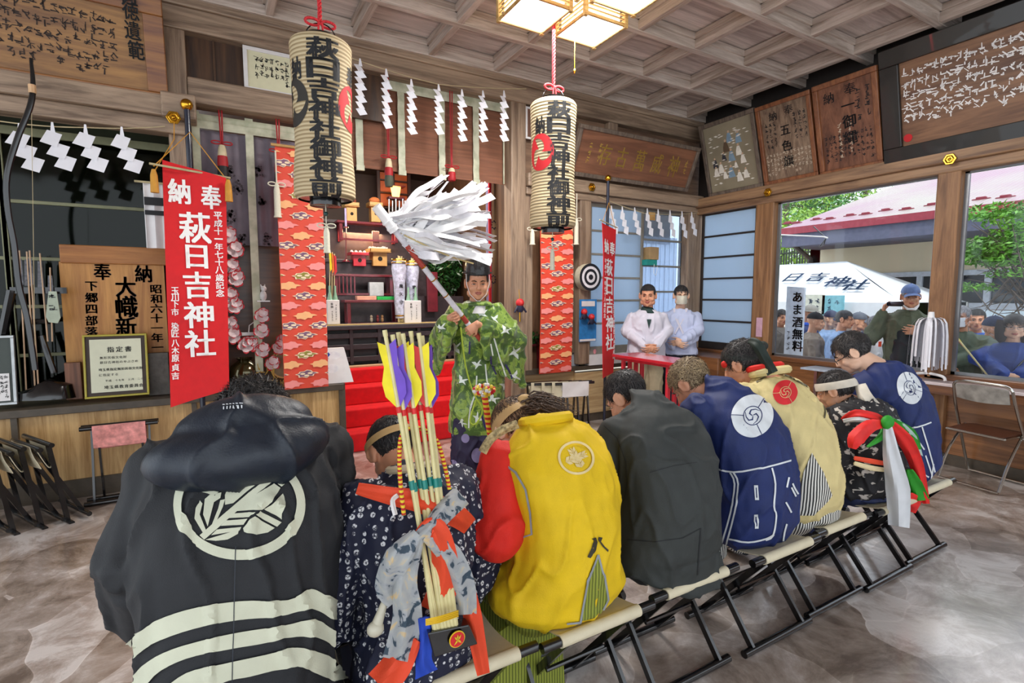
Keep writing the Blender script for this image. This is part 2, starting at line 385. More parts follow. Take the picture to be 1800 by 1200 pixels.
# coffer ribs
ry=[4.74-.652*i for i in range(12)]; rx=[5.24-.683*i for i in range(14)]
for i,y in enumerate(ry):
    g=G(); g.bx(-4.2,RX,y-.03,y+.03,3.72,3.86); g.bx(-4.2,RX,y-.05,y+.05,3.80,3.855); struct('trim_%d'%(i+1),g,W_RIB,bevel=.004)
for i,x in enumerate(rx):
    g=G(); g.bx(x-.03,x+.03,-3.2,BY,3.725,3.86); g.bx(x-.05,x+.05,-3.2,BY,3.80,3.852); struct('trim_%d'%(i+20),g,W_RIBY,bevel=.004)
# crown beams on altar side and window side
g=G(); g.bx(-4.2,RX,BY-.07,BY+.1,3.5,3.70); g.bx(-4.2,RX,BY-.1,BY+.02,3.66,3.74); struct('trim_40',g,W_BEAMX,bevel=.01)
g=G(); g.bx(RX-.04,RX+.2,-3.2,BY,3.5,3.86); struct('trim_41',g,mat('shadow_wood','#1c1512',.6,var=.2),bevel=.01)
# posts on altar side
def post(n,x0,x1,z0=0,z1=3.62,y0=BY-.05,y1=BY+.12,m=W_POST): g=G(); g.bx(x0,x1,y0,y1,z0,z1); return struct(n,g,m,bevel=.012)
post('trim_42',-.27,-.13,.70,3.7); post('trim_43',2.72,2.9,0,3.62); post('trim_44',5.38,5.66,0,2.75); post('trim_45',3.62,3.78,.7,2.62); post('trim_46',4.02,4.16,2.85,3.6)
# tie beams
g=G(); g.bx(-4.2,-.15,BY-.14,BY+.05,2.83,2.98); g.bx(-4.2,-.15,BY-.1,BY+.05,2.72,2.83); g.bx(-.3,-.08,BY-.17,BY+.02,2.82,3.0); struct('trim_47',g,W_BEAMX,bevel=.012)
g=G(); g.bx(-.13,.66,BY-.06,BY+.12,2.98,3.17); struct('trim_48',g,W_BEAMX,bevel=.012)
g=G(); g.bx(2.9,RX,BY-.1,BY+.08,2.66,2.80); g.bx(2.9,RX,BY-.06,BY+.08,2.58,2.66); struct('trim_49',g,W_BEAMX,bevel=.012)
# boards between crown and tie beam
g=G(); g.bx(-4.2,-.2,BY+.03,BY+.08,2.9,3.6); g.bx(-.2,1.45,BY+.03,BY+.08,3.1,3.6); struct('wall_back_upper',g,W_DARK); g=G(); g.bx(2.85,RX+.1,BY+.03,BY+.08,2.7,3.6); struct('wall_back_right',g,wood('brown_board','#5b4335','#8a6c55','x',.9))
for k,x in enumerate((.05,.55,.95)): g=G(); g.bx(x,x+.015,BY+.015,BY+.03,3.17,3.52); struct('trim_%d'%(51+k),g,W_DARK)
# low counters with plank fronts
g=G(); g.bx(-4.2,.93,BY+.02,BY+.06,.13,.66); struct('wall_back_left_low',g,W_PANEL)
g=G(); g.bx(-4.2,.97,BY+.0,BY+.05,0,.14); struct('baseboard_back_left',g,W_SILL)
g=G(); g.bx(-4.2,.97,BY-.03,BY+.62,.645,.70); struct('trim_54',g,W_SILL,bevel=.004)
g=G(); g.bx(.93,.985,BY-.0,5.9,0,.70); struct('trim_55',g,W_SILL)
for k,x in enumerate((.45,-.22,-1.3)): g=G(); g.bx(x,x+.035 if k else x+.06,BY-.015,BY+.02,.14,.645); struct('trim_%d'%(56+k),g,W_SILL)
g=G(); g.bx(2.88,3.62,BY+.02,BY+.06,.1,.64); g.bx(3.6,5.4,BY-.02,BY+.06,.1,.60); struct('wall_back_right_low',g,W_PANELX); g=G(); g.bx(2.85,5.4,BY-.03,BY+.5,.63,.68); struct('trim_60',g,W_SILL)
g=G(); g.bx(2.85,5.4,BY-.01,BY+.05,0,.1); struct('baseboard_back_right',g,W_SILL)
# right wall below and above the windows
g=G(); g.bx(RX,RX+.1,-3.2,BY,.1,.8); struct('wall_right_lower',g,wood('cedar_panel','#6b4426','#a06c42','y',.8,.35)); g=G(); g.bx(RX-.015,RX+.05,-3.2,BY,0,.1); struct('baseboard_right',g,W_SILL)
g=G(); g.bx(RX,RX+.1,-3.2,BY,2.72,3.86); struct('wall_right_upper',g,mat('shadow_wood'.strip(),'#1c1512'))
g=G(); g.bx(RX-.11,RX+.08,-3.2,BY,2.64,2.76); g.bx(RX-.07,RX+.08,-3.2,BY,2.56,2.645); struct('trim_61',g,W_BEAMY,bevel=.012)
g=G(); g.bx(RX-.06,RX+.1,-3.2,BY,.76,.81); struct('trim_62',g,W_CHERRY,bevel=.006)
W_POSTR=wood('window_post_wood','#6e4a2e','#a3774f','z',1.1)
for k,(a,c) in enumerate(((3.70,3.93),(2.0,2.17),(-1.2,-1.0))): g=G(); g.bx(RX-.06,RX+.1,a,c,.1,2.6); struct('trim_%d'%(63+k),g,W_POSTR,bevel=.01)
# windows: big single panes with aluminium channel
PANE=glass('window_glass','#fbfdff',.02,.0); ALU=mat('aluminium','#8d8f92',.35,.8,.05)
for k,(a,c) in enumerate(((2.17,3.70),(-1.0,2.0))):
    g=G(); g.bx(RX+.02,RX+.05,a,a+.03,.81,2.57); g.bx(RX+.02,RX+.05,c-.03,c,.81,2.57); g.bx(RX+.02,RX+.05,a,c,.81,.835); g.bx(RX+.02,RX+.05,a,c,2.545,2.57); w_=struct('window_%d'%(k+1),g,ALU,'large clear window pane in aluminium channel')
    g=G(); g.bx(RX+.032,RX+.038,a+.03,c-.03,.835,2.545); obj('pane',g,PANE,w_)
FROST=glass('frosted_glass','#cfe2f5',.3,.2,.82,'#c4d4e4')
def frost_door(name,P,w,z0,z1,n,fm,label,fw=.04,axis='y',pane=FROST,dep=.03):
    """sliding door with n panes; P=origin corner, runs w along axis"""
    g=G(); 
    def B(a0,a1,c0,c1,th=dep,off=0):
        if axis=='y': g.bx(P[0]-th/2+off,P[0]+th/2+off,P[1]+a0,P[1]+a1,c0,c1)
        else: g.bx(P[0]+a0,P[0]+a1,P[1]-th/2+off,P[1]+th/2+off,c0,c1)
    B(0,fw,z0,z1);B(w-fw,w,z0,z1);B(fw,w-fw,z1-fw,z1);B(fw,w-fw,z0,z0+fw*2.4)
    h=(z1-fw-z0-fw*2.4)/n
    for i in range(1,n): B(fw,w-fw,z0+fw*2.4+h*i-.012,z0+fw*2.4+h*i+.012,dep*.8)
    d=struct(name,g,fm,label,bevel=.003); g=G(); B(fw,w-fw,z0+fw*2.4,z1-fw,.006); obj('pane',g,pane,d); return d
g=G(); FR_BR=mat('bronze_frame','#3c3532',.4,.4,.08); FR_GR=mat('grey_frame','#8f897e',.45,.3,.08)
frost_door('door_1',(RX+.01,3.93),.82,.81,2.58,6,FR_BR,'bronze framed frosted sliding panel at the right corner')
# altar-side sliding doors on the right bay
frost_door('door_2',(3.80,BY+.03),.86,.80,2.58,6,FR_GR,'grey framed frosted sliding door behind the narrow red banner',axis='x')
frost_door('door_3',(4.62,BY+.07),.80,.80,2.58,5,FR_GR,'half open sliding door with sheer curtain behind the pair in white',axis='x',pane=glass('pale_glass','#e8f3ff',.05,.1,.25,'#e6f2ff'))
g=G(); g.bx(3.78,5.4,BY-.04,BY+.1,.68,.80); struct('trim_70',g,WHITEP)
g=G(); g.sheet(lambda u,v:(4.6+.8*u,BY+.16+.015*math.sin(u*60),.82+1.45*v),60,2,.004); tag(obj('sheer_curtain',g,glass('sheer','#f4f8ff',.5,0,.5,'#eef4ff'),smooth=True),'sheer white curtain hanging behind the half open door','curtain')
g=G(); g.bx(4.62,5.42,BY+.3,BY+.36,2.2,2.6); struct('trim_71',g,W_DARK)
# left glazed cabinet wall behind the counter
CAB=mat('olive_frame','#77785a',.5,.1,.12); DKG=mat('dark_green_glass_back','#2b3420',.6,var=.6,scale=1.5)  # mottled green back carries the greenish haze of the glass in its colour
g=G(); g.bx(-4.2,-.2,BY+.60,BY+.64,.68,2.9); struct('wall_cabinet_back',g,DKG)
def vgl(x0,x1): 
    g=G()
    for x in (x0,x1-.035): g.bx(x,x+.035,BY+.36,BY+.40,.70,2.74)
    g.bx(x0,x1,BY+.36,BY+.40,2.68,2.74); g.bx(x0,x1,BY+.36,BY+.40,.70,.78)
    for z in (1.05,1.42,1.78,2.2): g.bx(x0+.035,x1-.035,BY+.365,BY+.395,z-.013,z+.013)
    return g
for k,(a,c) in enumerate(((-2.7,-1.32),(-1.36,-.15))):
    d=struct('window_%d'%(k+5),vgl(a,c),CAB,'olive framed glazed cabinet door behind the left counter',bevel=.003); g=G(); g.bx(a+.035,c-.035,BY+.378,BY+.384,.78,2.68); obj('pane',g,glass('cabinet_glass','#8a9a80',.06,.05,.10,'#1c2416'),d)
# inner side wall closing the cabinet bay from the altar
g=G(); g.bx(-.2,-.12,BY+.05,6.0,.7,3.0); struct('wall_altar_left_side',g,W_DARK)
# ================= altar room =================
g=G(); g.bx(-.2,.5,BY+.6,BY+.64,.7,2.95); g.bx(-.2,3.2,7.9,7.95,0,3.5); struct('wall_altar_back',g,mat('altar_wall','#3b2418',.6,var=.25,scale=4)); g=G(); g.bx(2.95,3.0,BY+.1,7.9,0,3.3); g.bx(2.86,2.9,BY+.1,BY+.5,0,3.3); struct('wall_altar_right_side',g,W_DARK)
g=G(); g.bx(-.2,3.1,BY+.1,7.95,3.3,3.34); struct('ceiling_altar',g,W_DARK)
g=G(); g.bx(-.1,3.0,5.88,8,0,.70); struct('floor_altar',g,W_CHAR)
# red carpeted steps
ys=[4.95,5.2,5.44,5.68]; zs=[.18,.36,.54,.70]
g=G()
for k in range(4): g.bx(.985,2.84,ys[k],5.84,(zs[k-1] if k else 0),zs[k])
tag(obj('altar_steps',g,CARPET,bevel=.012),'flight of four steps covered in red carpet, leading to the altar','steps')
g=G(); g.bx(.98,2.88,5.84,5.90,.665,.72); struct('trim_72',g,W_PANELX,bevel=.005)
# dark lattice riser under the altar shelf
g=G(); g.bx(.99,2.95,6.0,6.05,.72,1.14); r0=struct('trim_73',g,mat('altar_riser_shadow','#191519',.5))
g=G(); 
for z in (.78,.92,1.05): g.bx(.99,2.95,5.96,6.0,z-.03,z+.03)
for x in (1.0,1.3,1.62,2.1,2.5,2.9): g.bx(x-.02,x+.02,5.955,6.0,.72,1.12)
struct('trim_74',g,W_CHAR,bevel=.004)
g=G(); g.bx(.96,3.0,5.90,6.7,1.12,1.17); struct('trim_75',g,W_CHAR,bevel=.006)
g=G(); g.bx(.96,3.0,5.93,6.6,1.17,1.176); struct('trim_76',g,mat('straw_mat','#b39a63',.7,var=.1,bmp=.3,bsc=200))
# ceiling lamp: pinwheel of square slatted shades
lt=thing('ceiling_lamp','four square slatted wooden lampshades glowing white on the coffered ceiling','lamp',(2.5,3.05,3.7))
W_SLAT=wood('lamp_slat','#a67c3c','#d9b878','x',2); SH=emis('lamp_diffuser','#f1f6ff',3.2)
for (x,y) in ((1.87,3.10),(2.36,3.08),(2.30,2.56),(1.83,2.6)):
    g=G(); s=.37
    g.bx(x+.01,x+s-.01,y+.01,y+s-.01,3.50,3.508); sh=obj('lamp_shade',g,SH,lt)
    g=G(); 
    for zz in (3.515,3.545,3.575,3.605): 
        g.bx(x,x+s,y-.004,y+.006,zz-.004,zz+.004); g.bx(x,x+s,y+s-.006,y+s+.004,zz-.004,zz+.004); g.bx(x-.004,x+.006,y,y+s,zz-.004,zz+.004); g.bx(x+s-.006,x+s+.004,y,y+s,zz-.004,zz+.004)
    for a in (x,x+s):
        for c in (y,y+s): g.bx(a-.014,a+.014,c-.014,c+.014,3.485,3.64)
    for e in ((x-.006,x+s+.006,y-.01,y+.004),(x-.006,x+s+.006,y+s-.004,y+s+.01),(x-.01,x+.004,y,y+s),(x+s-.004,x+s+.01,y,y+s)): g.bx(*e,3.494,3.506)
    obj('slat_frame',g,W_SLAT,sh)
    g=G(); g.bx(x+.02,x+s-.02,y+.02,y+s-.02,3.63,3.72); g.bx(x+.03,x+s-.03,y+.03,y+s-.03,3.51,3.63); obj('lamp_body',g,emis('lamp_inner','#fff4dd',1.6),lt)
g=G(); g.bx(1.95,2.6,2.7,3.4,3.68,3.725); obj('ceiling_mount',g,W_BEAMX,lt)
g=G(); a=PY(1010,88,3.2); g.tube([(a.x,3.2,3.5),(a.x,3.2,3.38),PY(1010,125,3.2)],[.003,.003,.003]); g.sph(PY(1010,125,3.2),(.008,.008,.02)); obj('pull_cord',g,GOLD,lt,True)
area('lamp_light',(2.28,3.05,3.47),(0,0,0),.9,.9,70,(1,.97,.93))
# ================= plane helpers =================
def R_Y(x0,x1,cx,y0,y1,Y):
    """upright rectangle on the plane y=Y (px extents, heights read at column cx) -> x0,x1,z0,z1"""
    return PY(x0,cx and y1,Y).x,PY(x1,y1,Y).x,PY(cx,y1,Y).z,PY(cx,y0,Y).z
def tY(g,ch,px,py,w,h,Y,bold=.03,off=.004,fit=False):
    a=PY(px-w/2,py,Y);b=PY(px+w/2,py,Y);c=PY(px,py-h/2,Y);d=PY(px,py+h/2,Y); m=PY(px,py,Y)
    put(g,ch,lambda x,z:(x,Y-off,z),m.x,m.z,b.x-a.x,c.z-d.z,bold,fit)
def tX(g,ch,px,py,w,h,X,bold=.03,off=.004,sl=0,zb=0):
    a=PX(px-w/2,py,X);b=PX(px+w/2,py,X);c=PX(px,py-h/2,X);d=PX(px,py+h/2,X); m=PX(px,py,X)
    put(g,ch,lambda x,z:(X-off-sl*(z-zb),-x,z),-m.y,m.z,a.y-b.y,c.z-d.z,bold)
# walls behind lantern 2
g=G(); g.bx(2.88,3.64,BY+.08,BY+.14,.68,2.75); struct('wall_back_centre',g,wood('mid_brown_board','#4e3626','#7d5c42','z',.9))
g=G(); g.bx(2.9,3.0,BY-.02,BY+.08,.68,2.6); struct('trim_77',g,W_POST)
# ================= hanging lanterns =================
W_PAPER,N,L,b=newmat('lantern_paper'); v=texco(N,L); wv=N.new('ShaderNodeTexWave'); wv.bands_direction='Z'; wv.inputs['Scale'].default_value=14; wv.inputs['Distortion'].default_value=.3; L.new(v,wv.inputs['Vector'])
L.new(ramp(N,L,wv.outputs['Fac'],[(0,srgb('#8f7a58')),(.35,srgb('#b8a37c')),(1,srgb('#c9b793'))]),b.inputs['Base Color']); b.inputs['Roughness'].default_value=.7; b.inputs['Subsurface Weight'].default_value=0; bump(N,L,b,wv.outputs['Fac'],.5,.01)
TOM=mat('tomoe_red','#c81e26',.7,var=.04); TOMK=mat('tomoe_dark','#2a2620',.7,var=.08); ROPE=mat('red_white_cord','#c8242c',.7,var=.5,scale=160)
TASSEL=mat('ivory_tassel','#d9d3bd',.8,var=.08,scale=120)
def lantern(px,y0,y1,lab,kk,tom):
    Yc=3.33; top=PY(px,y0,Yc); bot=PY(px,y1,Yc); cx=(top.x+bot.x)/2; c=V((cx,Yc,0)); H=top.z-bot.z; r0=.176
    def rad(z):
        t=(z-bot.z)/H; return r0*(.97+.03*math.cos(t*PI*2-.5)-.05*math.exp(-((t-.34)/.13)**2))*(1-.35*max(0,(abs(t-.5)-.47)/.03)**2*.35)
    root=thing('paper_lantern',lab,'lantern',(cx,Yc,bot.z)); g=G(); n=120
    g.lathe([(rad(bot.z+H*i/n)+.0012*math.sin(i*PI),bot.z+H*i/n) for i in range(n+1)],c,48,caps=False); shd=obj('lantern_shade',g,W_PAPER,root,True)
    g=G(); g.lathe([(.085,top.z-.005),(.095,top.z-.005),(.095,top.z+.035),(.085,top.z+.035)],c,32); g.lathe([(.08,bot.z-.03),(.09,bot.z-.035),(.09,bot.z+.02),(.078,bot.z+.02)],c,32)
    g.lathe([(.09,bot.z+.012),(r0*.94,bot.z+.006)],c,32,caps=False); g.lathe([(.09,top.z),(r0*.93,top.z-.01)],c,32,caps=False)
    o=obj('rim',g,[W_BLACK],root,True)
    ph=math.atan2(-Yc,-cx)
    def wr(dphi): return lambda x,z:(cx+(rad(z)+.0025)*math.cos(ph+dphi+x/r0),Yc+(rad(z)+.0025)*math.sin(ph+dphi+x/r0),z)
    g=G(); s=H/8.6; f=wr(kk[0])
    for i,ch in enumerate('萩日吉神社御神前'): put(g,ch,f,0,top.z-.035-s*(i+.55)*1.03,.175,s*1.02,.065,True,cut=.02)
    for d,ch in ((kk[1],'納'),(kk[2],'奉')): put(g,ch,wr(d),0,top.z-.2,.085,.12,.05,True,cut=.02)
    obj('lettering',g,INK,shd)
    for d,m in tom:
        g=G(); f=wr(d); zc=bot.z+H*.58; RR=.115
        for k in range(3):   # three commas in a whirl
            for (ax,ay,ar) in ():pass
            a0=k*2*PI/3; pts=[]; ou=[];inn=[]
            for i in range(15):
                t=i/14; an=a0+t*2.3; ro=RR; ri=RR*(.12+.80*t**.8)
                ou.append((ro*math.cos(an),ro*math.sin(an))); inn.append((ri*math.cos(an),ri*math.sin(an)))
            P,T=tri2d([(ou+inn[::-1],[])],.014)
            vs=[g.v(f(p.x,zc+p.y*1.15)) for p in P]
            for t in T: g.face([vs[i] for i in t])
        obj('whirl_crest',g,m,shd)
    g=G(); hz=top.z+.03; g.torus((cx,Yc,hz),.085,.004,V((.3,1,0)),20,6,0,PI); obj('handle',g,W_BLACK,root,True)
    g=G(); zz=hz+.08; rr=.008
    for q in range(3): g.tube([(cx+rr*math.cos(i*.9+q*2.09),Yc+rr*math.sin(i*.9+q*2.09),zz+(3.72-zz)*i/60) for i in range(61)],.0058,6)
    for a in (-1,1):
        g.torus((cx+a*.045,Yc-.01,zz),.04,.008,V((0,1,.2)),14,6,sy=.45); g.tube([(cx+a*.01,Yc-.012,zz),(cx+a*.014,Yc-.015,zz-.07)],.006,6)
    obj('hanging_cord',g,ROPE,root,True)
    g=G(); zb=bot.z-.03; g.sph((cx,Yc,zb-.05),.014,mi=1); g.tube([(cx,Yc,zb),(cx,Yc,zb-.13)],.003,6,0)
    for a in (-1,1): g.torus((cx+a*.028,Yc-.005,zb-.12),.026,.004,V((0,1,0)),14,6,0,2*PI,sy=.5,mi=0)
    g.lathe([(.010,zb-.13),(.018,zb-.16),(.018,zb-.26),(.022,zb-.285)],(cx,Yc,0),14,mi=0); obj('tassel',g,[TASSEL,mat('teal_bead','#123a38',.3)],root,True)
lantern(568,78,352,'large cream paper lantern on red cord, in front of the altar blind left edge','奉' and (.06,-.95,1.2),((-1.12,TOMK),(1.2,TOM)))
lantern(972,182,402,'cream paper lantern on red cord right of the altar, with a red whirl crest',(.28,-.62,1.5),((-.62,TOM),))
# ================= zigzag paper streamers and straw strings =================
SHIDE=mat('zigzag_paper','#e9e8ee',.6,var=.03); STRING=mat('straw_string','#b9a985',.8)
def shide(px,y0,y1,Y,label,group,seed,n=5,w=.055):
    r=random.Random(seed); a=PY(px,y0,Y); b=PY(px,y1,Y); H=a.z-b.z; g=G(); x=a.x; z=a.z; yy=Y; h=H/(n+.8)
    g.prism([(x-.012,yy-.01,z-h*1.1),(x+.02,yy-.012,z-h*1.1),(x+.008,yy-.003,z+.005),(x-.003,yy-.003,z+.005)],(0,-.002,0))
    z-=h*.7; sx=1
    for i in range(n):
        wd=w*(1+.12*r.random()); sk=.02+.01*r.random(); d=.012*sx
        if n<5: g.prism([(x-.25*wd,yy-.008-.006*i,z+h*.1),(x+.5*wd,yy-.008-.006*i,z-.15*h),(x+.22*wd,yy-.03-.004*i,z-1.25*h),(x-.62*wd,yy-.03-.004*i,z-h*.95)],(0,-.0015,0))
        else: g.prism([(x-wd/2-sk,yy-.008-d,z-h*.35),(x+wd/2-sk,yy-.008+d,z-h*.1),(x+wd/2+sk*.4,yy-.012+d,z-h*1.0-h*.1),(x-wd/2+sk*.4,yy-.012-d,z-h*1.3)],(0,-.0015,0))
        z-=h*.93; x+=sx*w*.22+(.12*w if n<5 else 0); sx=-sx
        if n<5: sx=1
    o=obj('paper_streamer',g,SHIDE); return tag(o,label,'paper streamer',group)
def rope(name,pts,r,label,cat,m,sag=0):
    g=G(); P=[]
    for i in range(len(pts)-1):
        a,b=V(pts[i]),V(pts[i+1])
        for k in range(6): t=k/6; p=a.lerp(b,t); p.z-=sag*4*t*(1-t); P.append(p)
    P.append(V(pts[-1])); g.tube(P,r,6); return tag(obj(name,g,m,smooth=True),label,cat)
rope('straw_string',[PY(0,213,4.62),PY(150,224,4.62),PY(290,222,4.69)],.004,'thin straw string with zigzag papers over the left cabinet doors','string',STRING,.01)
ORD=['leftmost','second from left','third from left','fourth from left','fifth from left','sixth from left','rightmost']
for i,(x,a,b) in enumerate(((33,218,302),(91,216,300),(149,220,302),(213,224,304))): shide(x,a,b,4.61,'white zigzag paper strip over the left cabinet, '+(['leftmost of four, half behind the bow','second from left','third from left','rightmost, beside the wooden post'][i]),'zigzag papers over the left cabinet',i,3,.10)
rope('straw_string',[PY(618,102,4.64),PY(770,148,4.64),PY(925,156,4.70)],.004,'thin straw string with zigzag papers across the altar curtain','string',STRING,.012)
for i,(x,a,b) in enumerate(((632,104,206),(678,122,230),(722,140,240),(770,149,240),(811,158,252),(848,160,253),(885,160,252))): shide(x,a,b,4.62,'white folded zigzag paper hanging before the altar curtain, %s of seven'%ORD[i],'zigzag papers before the altar curtain',20+i,8,.052)
rope('straw_string',[PY(1052,345,4.6),PY(1137,376,4.6),PY(1228,374,4.72)],.004,'thin straw string with zigzag papers above the pair in white','string',STRING,.012)
for i,x in enumerate((1074,1093,1115,1137,1156,1177,1198,1215)): shide(x,362+i*1.6,412+i*1.2-(5 if i>6 else 0),4.58,'white zigzag paper above the pair in white, '+(['leftmost, behind the narrow red banner','second from left','third from left','fourth from left','fourth from right','third from right','second from right','rightmost, at the corner post'][i]),'zigzag papers above the pair in white',40+i,3,.075)
# ================= altar curtain (bamboo blind) with brocade bands =================
m,N,L,b=newmat('brocade_band'); v=texco(N,L); vo=N.new('ShaderNodeTexVoronoi'); vo.inputs['Scale'].default_value=11; vo.inputs['Randomness'].default_value=.35; vo.distance='MANHATTAN'; L.new(v,vo.inputs['Vector'])
n2=ntex(N,L,v,9,3); c2=ramp(N,L,n2,[(.35,srgb('#a3a68c')),(.6,srgb('#c6c6ae'))]); c1=ramp(N,L,vo.outputs['Distance'],[(.12,srgb('#5a3a34')),(.17,(1,1,1,1))]); mx=N.new('ShaderNodeMix'); mx.data_type='RGBA'; mx.blend_type='MULTIPLY'; mx.inputs['Factor'].default_value=1; L.new(c1,mx.inputs['A']); L.new(c2,mx.inputs['B']); L.new(mx.outputs['Result'],b.inputs['Base Color']); b.inputs['Roughness'].default_value=.6; M_BROC=m
MISU=mat('brown_reed_blind','#7d4f38',.6,var=.25,scale=6,bmp=.4,bsc=90,stretch=(.3,1,8)); MISU2=mat('violet_sheer_blind','#6f6670',.7,var=.2,scale=5,bmp=.2,bsc=40)
Yb=4.92
ct=thing('altar_blind','brown reed blind with pale brocade bands hanging over the altar opening','blind',(1.9,Yb,2.9))
x0,x1=PY(580,200,Yb).x,PY(892,200,Yb).x; zt=PY(700,112,Yb).z; zb=PY(700,302,Yb).z
g=G(); g.sheet(lambda u,v:(x0+(x1-x0)*u,Yb+.004*math.sin(u*40),zb+(zt-zb)*v),40,1,.006); obj('reed_panel',g,MISU,ct)
zv=PY(700,163,Yb).z
g=G(); g.sheet(lambda u,v:(x0+(x1-x0)*u,Yb-.02-.012*abs(math.sin(v*9+u)),zv+(zt-zv)*v),60,12,.004); obj('brocade_valance',g,M_BROC,ct,True)
for k,p in enumerate((632,706,777,837)):
    x=PY(p,240,Yb-.03).x; g=G(); g.sheet(lambda u,v:(x-.033+.066*u,Yb-.028-.004*math.sin(v*30),zb-.01+(zv+.02-zb)*v),2,24,.004); g.bx(x-.036,x+.036,Yb-.045,Yb-.02,zb-.035,zb+.01); obj('brocade_strip',g,M_BROC,ct)
g=G(); x=PY(885,240,Yb-.03).x; g.bx(x,x+.012,Yb-.03,Yb-.015,zb,zv); obj('edge_strip',g,M_BROC,ct)
cl=thing('side_blind','greyish violet sheer blind with pale brocade bands, left of the first lantern','blind',(.25,Yb,2.9))
x0,x1=PY(335,200,Yb).x,PY(520,200,Yb).x; zt=2.83; z2=PY(420,430,Yb).z; z3=.75; zv=PY(420,212,Yb).z
g=G(); g.sheet(lambda u,v:(x0+(x1-x0)*u,Yb+.02+.006*math.sin(u*60),z2+(zt-z2)*v),60,1,.004); obj('sheer_panel',g,MISU2,cl,True)
g=G(); g.bx(x0-.05,x1+.1,Yb+.24,Yb+.27,z3-.04,z2+.15); obj('lower_board',g,wood('bay_board','#3b2717','#5e4128','x',.7,.3),cl)
g=G(); g.sheet(lambda u,v:(x0+(x1-x0)*u,Yb-.02-.01*abs(math.sin(v*9)),zv+(zt-zv)*v),40,8,.004); obj('brocade_valance',g,M_BROC,cl,True)
for p,zz in ((441,.85),(347,1.6)): x=PY(p,300,Yb-.03).x; g=G(); g.sheet(lambda u,v:(x-.03+.06*u,Yb-.028,zz+(zv+.02-zz)*v),2,24,.004); obj('brocade_strip',g,M_BROC,cl)
g=G(); r=random.Random(3)
for (px,py) in ((418,330),(461,355),(405,380),(455,300),(425,420),(880,380),(405,300),(470,420)):
    if px>800: continue
    c=PY(px,py,Yb)
    for k in range(26):
        a=r.uniform(0,2*PI); d=r.uniform(0,.05); s=r.uniform(.006,.014); q=(c.x+d*math.cos(a)*.8,Yb-.004,c.z+d*math.sin(a)*1.2); g.prism([(q[0]-s,q[1],q[2]),(q[0],q[1],q[2]-s),(q[0]+s,q[1],q[2]),(q[0],q[1],q[2]+s)],(0,-.001,0))
obj('leaf_print',g,mat('leaf_print','#3c3238',.7),cl)
# tassels of red and black silk on the blinds
TR=mat('silk_red','#a3161e',.6); TK=mat('silk_black','#15110f',.6); TC=mat('silk_cream','#cdbf9b',.6); TG=mat('silk_dark_green','#474a3a',.7)
def silk(px,y0,y1,yk,Y,lab,last=TK):
    a=PY(px,y0,Y);k=PY(px,yk,Y);b=PY(px,y1,Y); h=k.z-b.z; t=thing('blind_tassel',lab,'tassel',tuple(a),'silk tassels on the blinds')
    g=G(); 
    for d in (-.012,.012): g.tube([(k.x+d,Y,a.z),(k.x+d*.4,Y,k.z)],.006,6)
    for s in (-1,1): g.torus((k.x+s*.04,Y-.01,k.z+.01),.035,.005,V((0,1,0)),12,6,sy=.35)
    obj('cord',g,TR,t,True)
    w=.036; g=G(); g.lathe([(w*.55,k.z-h*.02),(w*.8,k.z-h*.12),(w*.95,k.z-h*.33)],(k.x,Y,0),14); obj('cream_head',g,TC,t,True)
    g=G(); g.lathe([(w*.97,k.z-h*.33),(w*1.1,k.z-h*.5),(w*1.05,k.z-h*.62)],(k.x,Y,0),14); obj('red_band',g,TR,t,True)
    g=G(); g.lathe([(w*1.04,k.z-h*.6),(w*1.15,k.z-h*.85),(w*.95,b.z)],(k.x,Y,0),14); obj('fringe',g,last,t,True)
silk(390,178,316,254,4.86,'black and red silk tassel on the violet blind, nearest the red banner pole')
silk(490,200,325,268,4.86,'black and red silk tassel beside the red cloud brocade hanging')
silk(683,125,328,278,4.85,'dark green and red silk tassel on the altar blind, right of the big lantern',TG)
silk(794,152,318,295,4.85,'short red silk tassel on the altar blind, above the waving streamers',TR)
